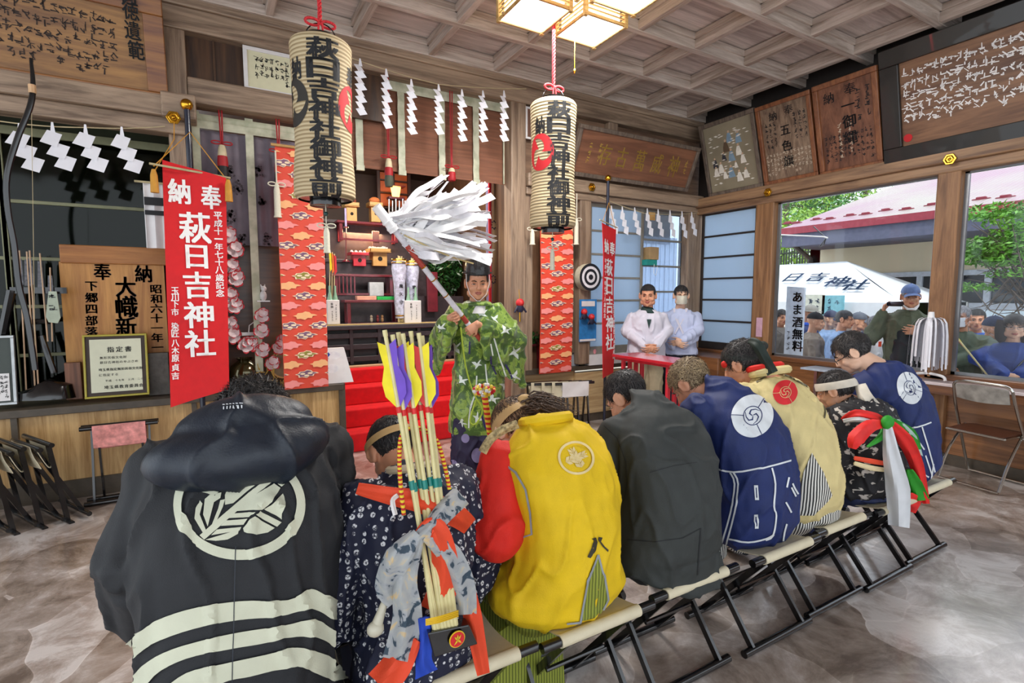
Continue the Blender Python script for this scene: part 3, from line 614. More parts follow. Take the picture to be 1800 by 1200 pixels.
# ================= red brocade hangings with clouds =================
SAL=mat('vermilion_silk','#d8462f',.55,var=.06,bmp=.1,bsc=200); CL=[mat('cloud_pink','#ee8f8a',.6,var=.04),mat('cloud_peach','#f0b078',.6,var=.04),mat('cloud_plum','#7a5670',.6),mat('cloud_olive','#8f8434',.6),mat('cloud_cream','#edd2b0',.6)]
def cloud(cx,cz,w,h,k=1.):
    P=[]
    for t,(x,z) in enumerate(((-.5,.0),(-.36,.08),(-.3,.3),(-.1,.34),(.02,.5),(.2,.42),(.28,.2),(.42,.16),(.55,.02),(.34,-.06),(.3,-.3),(.12,-.28),(.0,-.5),(-.18,-.36),(-.34,-.4),(-.36,-.14))): P.append((cx+x*w*k,cz+z*h*k))
    return P
def brocade(x0,x1,cx,y0,y1,Y,rows,lab,ncol):
    a,b,z0,z1=R_Y(x0,x1,cx,y0,y1,Y); t=thing('brocade_hanging',lab,'hanging',((a+b)/2,Y,z0),'vermilion cloud brocade hangings')
    wav=lambda z:.012*math.sin(z*3.1)
    g=G(); g.sheet(lambda u,v:(a+(b-a)*u,Y+wav(z0+(z1-z0)*v),z0+(z1-z0)*v),4,40,.006); obj('silk_panel',g,SAL,t,True)
    g=G(); dz=(z1-z0)/rows; cw=(b-a)/(ncol-.5)*1.0
    for r_ in range(rows):
        z=z0+dz*(r_+.5); kind=(0,2,1,3,0,4,2,1)[r_%8]; 
        for c in range(-1,ncol+1):
            x=a+cw*(c+.25+(.5 if r_%2 else 0)); P=[(min(b-.003,max(a+.003,p[0])),p[1]) for p in cloud(x,z,cw*.78,dz*.86)]
            if max(p[0] for p in P)-min(p[0] for p in P)<.02: continue
            def put2(P,m,o):
                pts,tr=tri2d([(P,[])],.2); vs=[g.v((p.x,Y-o+wav(z),p.y)) for p in pts]
                for q in tr: g.face([vs[i] for i in q],m)
            put2(P,kind if kind<2 else 4,.0085)
            if kind>=2:
                for kx,kz,ks in ((0,.0,.86),): put2([(min(b-.004,max(a+.004,p[0])),p[1]) for p in cloud(x,z,cw*.78,dz*.86,.84)],kind if kind!=4 else 2,.0098)
                for kx,kz in ((-.13,.03),(.12,.06),(0,-.17)):
                    if a<x+kx*cw<b-.02: put2([(x+kx*cw+cw*.09*math.cos(t_*.79),z+kz*dz+dz*.11*math.sin(t_*.79)) for t_ in range(8)],4,.011)
    obj('cloud_pattern',g,CL,t); g=G(); g.tube([(a-.03,Y,z1+.01),(b+.03,Y,z1+.01)],.012,10); obj('hanging_rod',g,mat('pale_rod','#b98f58',.5),t,True)
brocade(500,578,540,264,682,4.70,24,'vermilion cloud brocade hanging behind the big left lantern, left of the altar',2)
brocade(949,1005,978,395,655,4.70,20,'vermilion cloud brocade hanging below the right lantern, right of the altar',2)
# ivory tassels on the brocade rods
for i,(px,y0,y1) in enumerate(((484,265,382),(575,378,435),(1014,340,430),(936,375,430),(966,402,466))):
    if i in (1,4): continue
    a=PY(px,y0,4.69);b=PY(px,y1,4.69); t=thing('ivory_tassel',['long ivory tassel left of the vermilion brocade by the big lantern','','long ivory tassel right of the right lantern','ivory tassel peeping out left of the right lantern'][i],'tassel',tuple(a)); km=a.z-(a.z-b.z)*.5
    g=G(); g.tube([a,(a.x,4.69,km)],.006,6); 
    for s in (-1,1): g.torus((a.x+s*.035,4.685,km),.03,.005,V((0,1,0)),14,6,sy=.5)
    obj('cord',g,TASSEL,t,True); g=G(); g.lathe([(.014,km),(.024,km-.05),(.026,b.z+.02),(.033,b.z)],(a.x,4.69,0),14); obj('fringe',g,TASSEL,t,True)
# ================= red dedication banners =================
NOB=mat('red_banner_cloth','#d3141b',.75,var=.05,bmp=.1,bsc=150); POLE=mat('navy_pole','#141a2e',.3,coat=.3); CORD=mat('orange_cord','#c58a2a',.6)
def pole_ball(px,y0,y1,Y,lab,zb=0.0,r=.02):
    a=PY(px,y0,Y); t=thing('banner_pole',lab,'pole',(a.x,Y,zb)); g=G(); g.tube([(a.x,Y,zb),(a.x,Y,a.z-.03)],r,12); obj('shaft',g,POLE,t,True)
    g=G(); g.sph((a.x,Y,a.z),.042 if r>.019 else .035,18); obj('finial_ball',g,GOLD,t,True); return t,a
t,a=pole_ball(328,184,0,4.62,'dark blue pole with a gold ball carrying the large red banner')
Yn=4.50
def nob(u,v):   # u 0..1 left-right, v 0..1 bottom-top
    TL,TR_,BR,BL=PY(285,280,Yn),PY(397,313,Yn),PY(403,683,Yn),PY(300,716,Yn)
    p=BL.lerp(BR,u).lerp(TL.lerp(TR_,u),v); p.y=Yn+.015*math.sin(u*5+v*7)+.012*math.sin(v*11)*(1-v); return p
t=thing('red_banner','large red banner with big white lettering, hanging left of the altar','banner',tuple(PY(343,280,Yn)))
g=G(); g.sheet(nob,16,40,.004); o=obj('banner_cloth',g,NOB,t,True)
g=G()
TL,TR_,BR,BL=PY(285,280,Yn),PY(397,313,Yn),PY(403,683,Yn),PY(300,716,Yn)
def nf(x,z):
    v=(z-BL.z)/(TL.z-BL.z); l=BL.lerp(TL,v).x; r_=BR.lerp(TR_,v).x; u=(x-l)/(r_-l); return (x,Yn+.015*math.sin(u*5+v*7)+.012*math.sin(v*11)*(1-v)-.006,z)
def tN(ch,px,py,w,h,b=.05):
    A,B=PY(px-w/2,py,Yn),PY(px+w/2,py,Yn); c,d=PY(px,py-h/2,Yn),PY(px,py+h/2,Yn); m_=PY(px,py,Yn); put(g,ch,nf,m_.x,m_.z,B.x-A.x,c.z-d.z,b,True,cut=.06)
tN('納',315,336,37,42);tN('奉',371,347,34,40)
for ch,x,y,w_,h in (('萩',343,400,54,53),('日',346,451,36,40),('吉',347,501,46,46),('神',350,553,50,45),('社',352,603,52,46)): tN(ch,x,y,w_,h,.04)
for i,ch in enumerate('平成十一年七十八歳記念'): tN(ch,383+i*.4,379+i*13.6,14,12.5,.04)
for i,(ch,y) in enumerate(zip('玉川下市染匠八木原貞吉',(511,522,534,548,573,586,603,616,630,646,661))): tN(ch,308,y,13,12.5,.04)
obj('white_lettering',g,WHINK,o)
g=G(); g.tube([PY(262,287,4.46),PY(405,313,4.52)],.008,8); obj('crossbar',g,mat('pale_bamboo','#b6a982',.5),t,True)
g=G(); k_=PY(334,232,4.55)
g.tube([PY(270,292,4.46),k_,PY(400,318,4.52)],.004,6); g.tube([PY(272,300,4.46),PY(306,245,4.55),PY(306,215,4.6)],.003,6)
for px,py in ((270,300),(401,318)):
    q=PY(px,py,4.45); g.lathe([(.012,q.z+.01),(.022,q.z-.03),(.026,q.z-.15)],(q.x,4.45,0),10)
obj('orange_cords',g,CORD,t,True)
# narrow (edge-on) red banner
t2,a2=pole_ball(1069,313,0,4.42,'thin dark pole with a gold ball carrying the narrow red banner beside the frosted doors',r=.016)
def nb2(u,v):
    A,B=V((3.50,4.22,0)),V((3.74,4.43,0)); p=A.lerp(B,u); 
    return (p.x+.01*math.sin(v*9),p.y+.012*math.sin(v*7+u*3),.58+(2.30-.58)*v-.09*u*v*0)
t=thing('red_banner','narrow red banner seen almost edge-on, between the round target and the pair in white','banner',(3.62,4.32,2.3)); 
P0=PY(1059,391,4.22);P1=PY(1082,404,4.43);P2=PY(1060,665,4.22);P3=PY(1078,655,4.43)
def nb2(u,v):
    p=P2.lerp(P3,u).lerp(P0.lerp(P1,u),v); return (p.x+.006*math.sin(v*9),p.y+.012*math.sin(v*7+u*3),p.z)
g=G(); g.sheet(nb2,6,30,.004); o=obj('banner_cloth',g,NOB,t,True)
g=G(); Wd=(P1-P0).length; Hh=P0.z-P2.z
def nf2(x,z):
    p=V(nb2(x/Wd,z/Hh)); return p+V((.004,-.006,0))
def t2c(ch,u,v,w_,h_): put(g,ch,nf2,u*Wd,v*Hh,w_*Wd,h_*Hh,.05,True,cut=.08)
t2c('納',.25,.86,.36,.09);t2c('奉',.72,.86,.36,.09)
for i,ch in enumerate('萩日吉神社'): t2c(ch,.5,.73-i*.125,.55,.11)
for i,ch in enumerate('平成十一年七十八歳記念'): t2c(ch,.12,.76-i*.035,.14,.03)
for i,ch in enumerate('玉川下市染匠八木原貞吉'): t2c(ch,.88,.47-i*.035,.14,.03)
obj('white_lettering',g,WHINK,o); g=G(); g.tube([P0+V((-.06,-.03,.02)),P1+V((.04,.02,.03))],.006,8); obj('crossbar',g,mat('pale_bamboo','#b6a982'),t,True)
g=G(); g.tube([P0,V((a2.x,4.40,P0.z+.25)),P1],.003,6); obj('orange_cords',g,CORD,t,True)
# ================= votive boards and frames =================
def bgrain(name,c1,c2,ax): return wood(name,c1,c2,ax,1.,.45)
def lean_board(nm,lab,cat,pl,X0,X1,corners,fw,mf,mp,inset=.02,dep=.05,axis='x'):
    """framed board tilted off the wall; corners px TL,TR,BR,BL ; bottom at X0, top at X1"""
    F_=PX if axis=='x' else PY
    TLc,TRc=F_(*corners[0],X1),F_(*corners[1],X1); BRc,BLc=F_(*corners[2],X0),F_(*corners[3],X0)
    u0=((TLc-TRc)+(BLc-BRc))/2
    hor=V((0,1,0)) if axis=='x' else V((1,0,0)); w_=abs(u0.dot(hor)); c=(TLc+TRc+BLc+BRc)/4; upv=((TLc-BLc)+(TRc-BRc))/2; upv-=hor*upv.dot(hor); h=upv.length; up=upv.normalized()
    U=V((0,-1,0)) if axis=='x' else V((1,0,0)); n=U.cross(up).normalized()
    if n.dot(CAM-c)<0: n=-n
    t=thing(nm,lab,cat,tuple(c))
    P=lambda x,y,z: c+U*x+up*y+n*z
    def slab(g,x0,x1,y0,y1,z0,z1): g.hexa([P(x0,y0,z0),P(x1,y0,z0),P(x1,y1,z0),P(x0,y1,z0),P(x0,y0,z1),P(x1,y0,z1),P(x1,y1,z1),P(x0,y1,z1)])
    W2,H2=w_/2,h/2
    g=G(); slab(g,-W2+fw*.6,W2-fw*.6,-H2+fw*.6,H2-fw*.6,-dep*.6,-dep*.1); obj('board',g,mp,t)
    g=G(); slab(g,-W2,W2,H2-fw,H2,-dep*.6,dep*.4);slab(g,-W2,W2,-H2,-H2+fw,-dep*.6,dep*.4);slab(g,-W2,-W2+fw,-H2+fw,H2-fw,-dep*.6,dep*.4);slab(g,W2-fw,W2,-H2+fw,H2-fw,-dep*.6,dep*.4); obj('frame',g,mf,t,bevel=.006)
    return t,(lambda x,y:P(x,y,-dep*.1+.003)),W2-fw,H2-fw
FRM=wood('frame_reddish','#6a3d26','#96603c','z',1.2,.35); FRG=wood('frame_grey','#4c4038','#7a6a5c','z',1.2,.5); BRD=wood('board_reddish','#5b3624','#8a5a40','z',.8,.5); BRD2=wood('board_weathered','#5d4636','#9a8068','z',.8,.6); PAINT=mat('faded_painting_ground','#8a7f68',.7,var=.18,scale=3)
t,f,hw,hh=lean_board('votive_painting','faded votive painting of robed figures in a grey frame, beside the room corner','painting','x',5.52,5.28,((1226,222),(1325,190),(1343,329),(1250,346)),.05,FRG,PAINT)
g=G(); rr=random.Random(5)
FC=[mat('fig_white','#e6dfd2',.7),mat('fig_blue','#7f98ab',.7),mat('fig_brown','#5d4a36',.7),mat('fig_skin','#c9a88a',.7),mat('fig_dark','#34323a',.7)]
for (x,y,s,c) in ((.05,.6,1,1),(.45,.5,1,1),(-.15,.32,1.1,2),(-.3,.0,.8,4),(-.75,-.15,.9,4),(.05,-.02,1.1,1),(.4,.1,1,0),(.55,-.2,.9,0),(-.5,-.35,1,0),(-.75,-.45,.9,0),(-.05,-.55,1.1,1),(.3,-.75,1,0),(.6,-.7,.9,0),(-.35,-.6,.8,0),(.2,-.35,.6,0)):
    cx,cy=x*hw*.9,y*hh*.9; h_=.11*s
    pts=[(cx-.04*s,cy-h_*.5),(cx+.045*s,cy-h_*.5),(cx+.03*s,cy+.0),(cx+.015*s,cy+h_*.45),(cx-.018*s,cy+h_*.45),(cx-.035*s,cy)]
    g.face([g.v(f(a_,b_)) for a_,b_ in pts],c); g.face([g.v(f(cx+.014*s*math.cos(k),cy+h_*.58+.016*s*math.sin(k))+V((-.002,0,0))) for k in range(6)],3)
for k in range(60): a_,b_=rr.uniform(-.8,.8)*hw,rr.uniform(-.85,.75)*hh; s=.014; g.face([g.v(f(a_-s*2,b_)+V((-.001,0,0))),g.v(f(a_,b_-s*.5)+V((-.001,0,0))),g.v(f(a_+s*2,b_)+V((-.001,0,0))),g.v(f(a_,b_+s*.5)+V((-.001,0,0)))],0)
obj('painted_figures',g,FC,t)
def cols(t,f,x0,x1,n,y0,y1,w_,seed,m,nm='brush_writing'):
    g=G(); 
    for i in range(n): x=x0+(x1-x0)*i/max(1,n-1); scribble(g,f,x,y0,y1-random.Random(seed+i).uniform(0,.1)*abs(y1-y0)*-1,w_,seed+i)
    return obj(nm,g,m,t)
t,f,hw,hh=lean_board('votive_board','weathered votive board with five black characters in a red-brown frame, right of the painting','votive board','x',5.52,5.28,((1327,188),(1424,159),(1440,307),(1346,328)),.045,FRM,BRD2)
g=G(); vtext(g,'五色旗',f,0,hh*.45,.12,.16,.03); vtext(g,'奉',f,.06,hh*.93,.1); vtext(g,'納',f,-.12,hh*.88,.1); obj('black_lettering',g,INK,t)
cols(t,f,-hw*.9,hw*.9,13,-hh*.25,-hh*.92,.045,100,mat('pale_ink','#c9b8a0',.7),'faded_names'); cols(t,f,-hw*.8,-hw*.45,3,hh*.6,-hh*.2,.05,130,INK); cols(t,f,hw*.45,hw*.85,3,hh*.7,-hh*.2,.05,133,INK,'brush_writing')
t,f,hw,hh=lean_board('votive_board','smooth red-brown votive board with black lettering, between weathered board and long black-framed board','votive board','x',5.52,5.28,((1427,155),(1541,112),(1555,291),(1444,310)),.05,FRM,BRD)
g=G(); vtext(g,'一御縄',f,.02,hh*.62,.13,.15,.03); vtext(g,'奉',f,.05,hh*.95,.11); vtext(g,'納',f,-.15,hh*.88,.11); obj('black_lettering',g,INK,t)
cols(t,f,hw*.45,hw*.8,2,hh*.8,.0,.07,160,INK); cols(t,f,-hw*.85,hw*.85,11,-hh*.15,-hh*.92,.05,170,INK,'names'); cols(t,f,-hw*.3,hw*.1,2,hh*.1,-hh*.8,.05,190,mat('pale_ink','#c9b8a0'),'faded_names')
t,f,hw,hh=lean_board('votive_board','long votive board with dense white writing in a black frame above the right window','votive board','x',5.52,5.28,((1545,110),(1990,-95),(2000,210),(1555,292)),.15,mat('black_frame','#14120f',.35,coat=.3),wood('board_figured','#5a3926','#8d6547','y',1.,.4),dep=.06)
cols(t,f,-hw*.93,hw*.95,22,hh*.84,-hh*.72,.085,200,WHINK,'white_writing')
g=G(); cc=f(-hw*.93,-hh*.8); g.prism([f(-hw*.93+.035*math.cos(a_*.6),-hh*.82+.035*math.sin(a_*.6)) for a_ in range(10)],(-.002,0,0)); obj('red_seal',g,TOM,t)
# golden calligraphy board on the altar side
t,f,hw,hh=lean_board('calligraphy_board','brown board with raised gold characters, left of the room corner','board','y',4.70,4.50,((1012,208),(1229,265),(1209,340),(1008,305)),.045,FRG,wood('board_red_brown','#66402e','#8e5f45','x',.8,.4),axis='y')
g=G()
for ch,x,h_ in zip('存古萬威神',(-.42,-.2,.05,.3,.55),(1.,1.,1.05,1.,1.1)): put(g,ch,f,x*hw*1.25-.03,0,.17*h_,.24*h_,.015)
scribble(g,f,-hw*.82,hh*.5,-hh*.6,.07,9);scribble(g,f,-hw*.66,hh*.6,-hh*.6,.07,10);scribble(g,f,hw*.88,hh*.4,-hh*.4,.08,11)
obj('gold_characters',g,GOLDINK,t)
# big board at the upper left
t,f,hw,hh=lean_board('votive_board','large brown votive board with black columns of writing, top left above the cabinet','votive board','y',4.74,4.55,((-180,-105),(285,-10),(296,192),(-180,130)),.12,wood('frame_orange_brown','#6b3c22','#93602f','x',1.,.4),wood('board_ochre','#6d4726','#a4763f','x',.9,.5),axis='y')
g=G(); 
for ch,px,py,s in (('尚',228,0,27),('徳',230,24,29),('遺',232,54,29),('範',237,84,30)): 
    m_=PY(px+2,py+3,4.62); k_=PY(px+20,py,4.62).x-m_.x; g2=PY(px,py-15,4.62).z-PY(px,py+15,4.62).z; put(g,ch,lambda x,z:(x,4.745-.19*(z-f(0,-hh)[2])/(2*hh)*1.0-.02,z),m_.x,m_.z,k_*1.6,g2*1.0,.035)
obj('title_characters',g,INK,t); cols(t,f,-hw*.95,hw*.66,19,hh*.8,-hh*.85,.07,300,mat('brown_ink','#2a1a10',.7),'brush_writing')
# certificates
def flat_frame(nm,lab,px0,px1,cx,y0,y1,Y,mf,fw,paper='#dedcc8',depth=.02,lean=0):
    a,b,z0,z1=R_Y(px0,px1,cx,y0,y1,Y); t=thing(nm,lab,'frame',((a+b)/2,Y,z0)); L_=lambda z:lean*(z-z0)
    def slab(g,x0,x1,c0,c1,d0,d1): g.hexa([(x0,Y+d1+L_(c0),c0),(x1,Y+d1+L_(c0),c0),(x1,Y+d0+L_(c0),c0),(x0,Y+d0+L_(c0),c0),(x0,Y+d1+L_(c1),c1),(x1,Y+d1+L_(c1),c1),(x1,Y+d0+L_(c1),c1),(x0,Y+d0+L_(c1),c1)])
    g=G(); slab(g,a,b,z1-fw,z1,-.006,depth);slab(g,a,b,z0,z0+fw,-.006,depth);slab(g,a,a+fw,z0+fw,z1-fw,-.006,depth);slab(g,b-fw,b,z0+fw,z1-fw,-.006,depth); obj('frame',g,mf,t,bevel=.002)
    g=G(); slab(g,a+fw*.5,b-fw*.5,z0+fw*.5,z1-fw*.5,.004,depth*.9); obj('paper',g,mat('paper_'+paper[1:],paper,.6,var=.04),t)
    return t,(lambda x,z:((a+b)/2+x,Y+.0025+L_((z0+z1)/2+z),(z0+z1)/2+z)),(b-a)/2-fw,(z1-z0)/2-fw
t,f,hw,hh=flat_frame('framed_certificate','white framed certificate on the dark boards, left of the big lantern',430,520,475,71+18,165,4.80,WHITEP,.03,'#d3cfae')
cols(t,f,-hw*.6,hw*.8,7,hh*.8,-hh*.75,.05,400,INK,'handwriting')
t,f,hw,hh=flat_frame('framed_paper','thin white frame half hidden behind the right lantern',924,962,940,190,246,4.78,WHITEP,.02,'#6b4a3a')
t,f,hw,hh=flat_frame('framed_certificate','certificate in yellow frame standing on the left counter before the tall wooden plaque',149,263,206,588,697,4.90,mat('yellow_frame','#a89a18',.35,var=.1),.014,'#3a2a20',.03,.12)
g=G(); g.hexa([f(-hw*.86,-hh*.88),f(hw*.86,-hh*.88),f(hw*.86,hh*.9),f(-hw*.86,hh*.9)]+[V(f(x_*hw*.86,z_*hh*.9))+V((0,-.003,0)) for x_,z_ in ((-1,-.98),(1,-.98),(1,1),(-1,1))]); obj('certificate_sheet',g,mat('cert_paper','#dadabf',.6,var=.03),t)
g=G(); ff=lambda x,z:V(f(x,z))+V((0,-.006,0))
htext(g,'指定書',ff,-.06,hh*.55,.045,.03,.055); htext(g,'無形民俗文化財',ff,-hw*.55,hh*.28,.022,.02,.024); htext(g,'萩日吉神社のやぶさめ',ff,-hw*.55,hh*.12,.022,.02,.024); htext(g,'埼玉県指定無形民俗文化財',ff,-hw*.6,-hh*.12,.022,.03,.023); htext(g,'に指定する',ff,-hw*.6,-hh*.3,.022,.02,.024); htext(g,'平成 十七年 三月 二十二日',ff,-hw*.4,-hh*.5,.018,.02,.02); htext(g,'埼玉県教育委員会',ff,-hw*.45,-hh*.72,.028,.03,.031)
obj('lettering',g,INK,t)
t,f,hw,hh=flat_frame('framed_photograph','silver framed photograph leaning at the far left end of the counter',-60,31,5,590,712,4.86,mat('silver_frame','#9a9c9c',.3,.6),.018,'#3c4440',.02,.08)
g=G(); g.hexa([f(-hw*.2,-hh*.95),f(hw*.85,-hh*.95),f(hw*.85,-hh*.1),f(-hw*.2,-hh*.1)]+[V(f(x_,z_))+V((0,-.004,0)) for x_,z_ in ((-hw*.2,-hh*.95),(hw*.85,-hh*.95),(hw*.85,-hh*.1),(-hw*.2,-hh*.1))]); obj('caption_card',g,WHITEP,t); cols(t,lambda x,z:V(f(x,z))+V((0,-.007,0)),-hw*.05,hw*.7,5,-hh*.15,-hh*.9,.03,440,INK,'handwriting')
# gold hexagonal nail covers
for i,(p,l,ax) in enumerate(((PY(305,207,4.655),'gold hexagonal nail cover on the beam end beside the large red banner','y'),(PY(1040,329,4.72),'gold hexagonal nail cover on the beam left of the frosted doors','y'),(PX(1350,338,5.485),'gold flower nail cover on the window beam near the corner','x'),(PX(1670,280,5.485),'gold flower nail cover on the window beam above the wide post','x'))):
    t=thing('nail_cover',l,'fitting',tuple(p)); g=G(); n_=V((0,-1,0)) if ax=='y' else V((-1,0,0)); u=V((1,0,0)) if ax=='y' else V((0,1,0)); k=V((0,0,1))
    g.prism([p+(u*math.cos(a_*PI/3)+k*math.sin(a_*PI/3))*.05 for a_ in range(6)],n_*.012); obj('plate',g,GOLD,t,bevel=.004)
    g=G(); g.torus(p+n_*.014,.03,.006,n_,6,6); g.sph(p+n_*.012,.014); obj('boss',g,GOLD,t,True)
# ================= things on and around the altar =================
YA=6.15
BW=mat('pale_hinoki','#c79a5b',.5,var=.1,bmp=.1); HOLE=mat('hole_shadow','#120c08',.8); W_LAC=mat('wine_lacquer','#6e1f2b',.3,var=.2,coat=.4)
def sanbo(px,py0,py1,wpx,Y,m,lab,grp='offering stands on the altar'):
    a,b,z0,z1=R_Y(px-wpx/2,px+wpx/2,px,py0,py1,Y); w_=(b-a)/2; cx=(a+b)/2; h=z1-z0; t=thing('offering_stand',lab,'offering stand',(cx,Y,z0),grp)
    g=G(); g.bx(cx-w_*.68,cx+w_*.68,Y-w_*.68,Y+w_*.68,z0,z1-h*.2); obj('base',g,m,t,bevel=.004)
    g=G(); g.prism([(cx+w_*.22*math.cos(k),Y-w_*.68-.001,z0+h*.42+w_*.22*math.sin(k)) for k in [i*PI/6 for i in range(12)]],(0,-.002,0)); obj('shade_disc',g,HOLE,t)  # flat dark disc paints the shade of a hole; the base is solid
    g=G(); g.bx(cx-w_,cx+w_,Y-w_,Y+w_,z1-h*.22,z1-h*.16); g.bx(cx-w_,cx+w_,Y-w_,Y-w_+.01,z1-h*.2,z1);g.bx(cx-w_,cx+w_,Y+w_-.01,Y+w_,z1-h*.2,z1);g.bx(cx-w_,cx-w_+.01,Y-w_,Y+w_,z1-h*.2,z1);g.bx(cx+w_-.01,cx+w_,Y-w_,Y+w_,z1-h*.2,z1); obj('tray',g,m,t,bevel=.002)
    return cx,z1,w_
def blob(name,c,r,m,lab,cat,grp=None,seg=14):
    g=G(); g.sph(c,r,seg); return tag(obj(name,g,m,smooth=True),lab,cat,grp)
def table(px0,px1,py0,py1,Y,dep,m,lab,slats=0,th=.03,over=.03):
    a,b,z0,z1=R_Y(px0,px1,(px0+px1)/2,py0,py1,Y); t=thing('offering_table',lab,'table',((a+b)/2,Y,z0))
    g=G(); g.bx(a-over,b+over,Y,Y+dep,z1-th,z1); obj('tabletop',g,m,t,bevel=.004)
    for x in (a+.02,b-.02):
        for y in (Y+.02,Y+dep-.05): g=G(); g.bx(x-.02,x+.02,y,y+.03,z0,z1-th); obj('leg',g,m,t,bevel=.003)
    if slats:
        for i in range(slats):
            for x in (a+.05+i*.045,): g=G(); g.bx(x-.008,x+.008,Y+.005,Y+.02,z0+.03,z1-th); obj('slat',g,m,t)
    g=G(); g.bx(a,b,Y+.01,Y+.03,z0+.01,z0+.035); obj('stretcher',g,m,t); return a,b,z0,z1
# tiers: dark shelves stepping back
for k,(px0,px1,pyt,Y) in enumerate(((575,790,567,6.12),(575,800,458,6.75),(575,830,392,7.1))):
    z=PY(680,pyt,Y).z; g=G(); x0=PY(px0,500,Y).x; g.bx(x0-.1,2.93,Y,Y+.34,z-.04,z)
    if k: g.bx(x0,2.9,Y+.02,Y+.05,1.18 if k==1 else 1.4,z-.04)
    struct('trim_%d'%(80+k),g,W_CHAR,bevel=.004)
ZA=1.178
table(612,702,527,572,6.16,.22,W_LAC,'low wine red lacquer table at the front of the altar')
table(590,692,482,520,6.45,.25,W_LAC,'wine red lacquer table with slatted side, middle of the altar',5)
table(598,700,390,425,6.95,.2,W_LAC,'wine red lacquer table under the small wooden offering stands, high on the altar')
# platform under middle table
g=G(); z=PY(640,520,6.45).z; g.bx(1.05,2.9,6.42,6.75,1.18,z-.002); struct('trim_84',g,W_CHAR)
z1_=PY(680,392,7.1).z; z2_=PY(680,458,6.75).z
for (px,a,b,wd,Y,m,l) in ((617,357,391,26,7.02,BW,'small plain wood offering stand with a reddish bundle, high on the altar left'),(659,357,391,24,7.02,BW,'small plain wood offering stand with a round basket, beside the flame lamp'),(630,444,468,32,6.78,W_REDB,'bright red offering stand with white sake cups, middle of the altar'),(665,438,468,36,6.78,BW,'large plain wood offering stand with rows of small pieces, middle of altar')):
    cx,z1,w_=sanbo(px,a,b,wd,Y,m,l)
    if m is W_REDB:
        for i in range(4): blob('sake_cup',(cx-w_*.7+i*w_*.47,Y,z1+.008),(.02,.02,.022),WHITEP,'small white sake cup on the bright red offering stand','cup','sake cups on the red stand',10)
    elif Y<6.9:
        g=G(); r=random.Random(1)
        for i in range(26): g.lathe([(.012,z1-.01),(.014,z1+.02)],(cx+r.uniform(-.8,.8)*w_,Y+r.uniform(-.8,.6)*w_,r.uniform(0,.015)),8)
        tag(obj('rice_cakes',g,WHITEP,smooth=True),'heap of small pale pieces on the large plain wood stand','offering',kind='stuff')
    else:
        blob('offering_bundle' if px<640 else 'round_basket',(cx,Y,z1+.03),(w_*.8,w_*.6,.05),mat('brick_fabric' if px<640 else 'orange_basket','#8a4436' if px<640 else '#c4703a',.7,bmp=.3),('reddish wrapped bundle on the left small offering stand' if px<640 else 'orange round basket on the small offering stand by the flame lamp'),'offering')
# candle stand, boxes, tray of goods
t=thing('candle_stand','slim candle stand with a lavender candle on the altar left','candle stand',tuple(PY(608,462,6.72))); a=PY(608,460,6.72);b=PY(608,400,6.72);c=PY(608,366,6.72)
g=G(); g.tube([a,b],.006,8); g.lathe([(.05,a.z),(.045,a.z+.01),(.01,a.z+.03)],(a.x,6.72,0),12); g.lathe([(.03,b.z),(.032,b.z+.01)],(b.x,6.72,0),12); obj('stem',g,W_LAC,t,True); g=G(); g.tube([b,(b.x,6.72,c.z)],.013,10); obj('candle',g,mat('lavender_wax','#a89bc0',.5),t,True)
def box_t(nm,lab,cat,px0,px1,py0,py1,Y,d,m,grp=None,bev=.004):
    a,b,z0,z1=R_Y(px0,px1,(px0+px1)/2,py0,py1,Y); g=G(); g.bx(a,b,Y,Y+d,z0,z1); return tag(obj(nm,g,m,bevel=bev),lab,cat,grp)
box_t('white_box','translucent white box standing on the altar under the slatted red table','box',650,675,496,520,6.44,.08,mat('milky_box','#b9bcc0',.4))
box_t('offering_pack','pale orange flat packet on the low front table of the altar','packet',628,662,520,527,6.2,.1,mat('peach_pack','#dfa58a',.5)); box_t('offering_pack','bright green flat packet on the low front table of the altar','packet',663,697,521,527,6.2,.1,mat('green_pack','#19b04a',.5))
box_t('name_tablet','small dark tablet with faint writing behind the red stand','tablet',655,667,406,432,6.98,.02,mat('tablet_brown','#6a4a48',.5)); box_t('red_board','dark red lacquer board leaning right of the paper-wrapped bundles','board',752,770,478,548,6.3,.04,W_LAC)
for px,l in ((653,'small dark figurine under the low front table, left'),(664,'small red figurine under the low front table, middle'),(672,'small cream figurine under the low front table, right')):
    a=PY(px,566,6.3); g=G(); g.sph((a.x,6.3,1.21),(.02,.02,.035),10); g.sph((a.x,6.3,1.25),.018,10); tag(obj('figurine',g,mat('fig_%d'%px,{653:'#c9b8a0',664:'#8c3a3a',672:'#b98c60'}[px],.5),smooth=True),l,'figurine')
# lit paper lamp at the back
t=thing('altar_lamp','glowing orange paper lamp at the back of the altar','lamp',tuple(PY(697,350,7.3))); a,b,z0,z1=R_Y(686,709,697,330,346,7.25); z1+=.02
g=G(); g.loft([((a/2+b/2,7.3,z0),.05,.05),((a/2+b/2,7.3,z1),.075,.06)],4); obj('lamp_shade',g,emis('paper_glow','#ffb45a',3.2),t); g=G(); g.bx(a-.02,b+.02,7.24,7.36,z0-.03,z0); g.bx(a-.03,b+.03,7.22,7.38,z1,z1+.012); obj('lamp_frame',g,W_LAC,t)
g=G(); a=PY(668,302,7.6);b=PY(716,365,7.6); g.bx(a.x,b.x,7.6,7.64,b.z,a.z); tag(obj('glow_painted_screen',g,mat('amber_screen','#c25a22',.5,var=.3,scale=3)),'amber lattice screen glowing behind the altar lamp','screen')  # nothing shines behind it; the glow is put into the amber colour
g=G(); 
for x in (664,690,718): q=PY(x,300,7.58).x; g.bx(q-.02,q+.02,7.55,7.6,b.z-.1,a.z+.3)
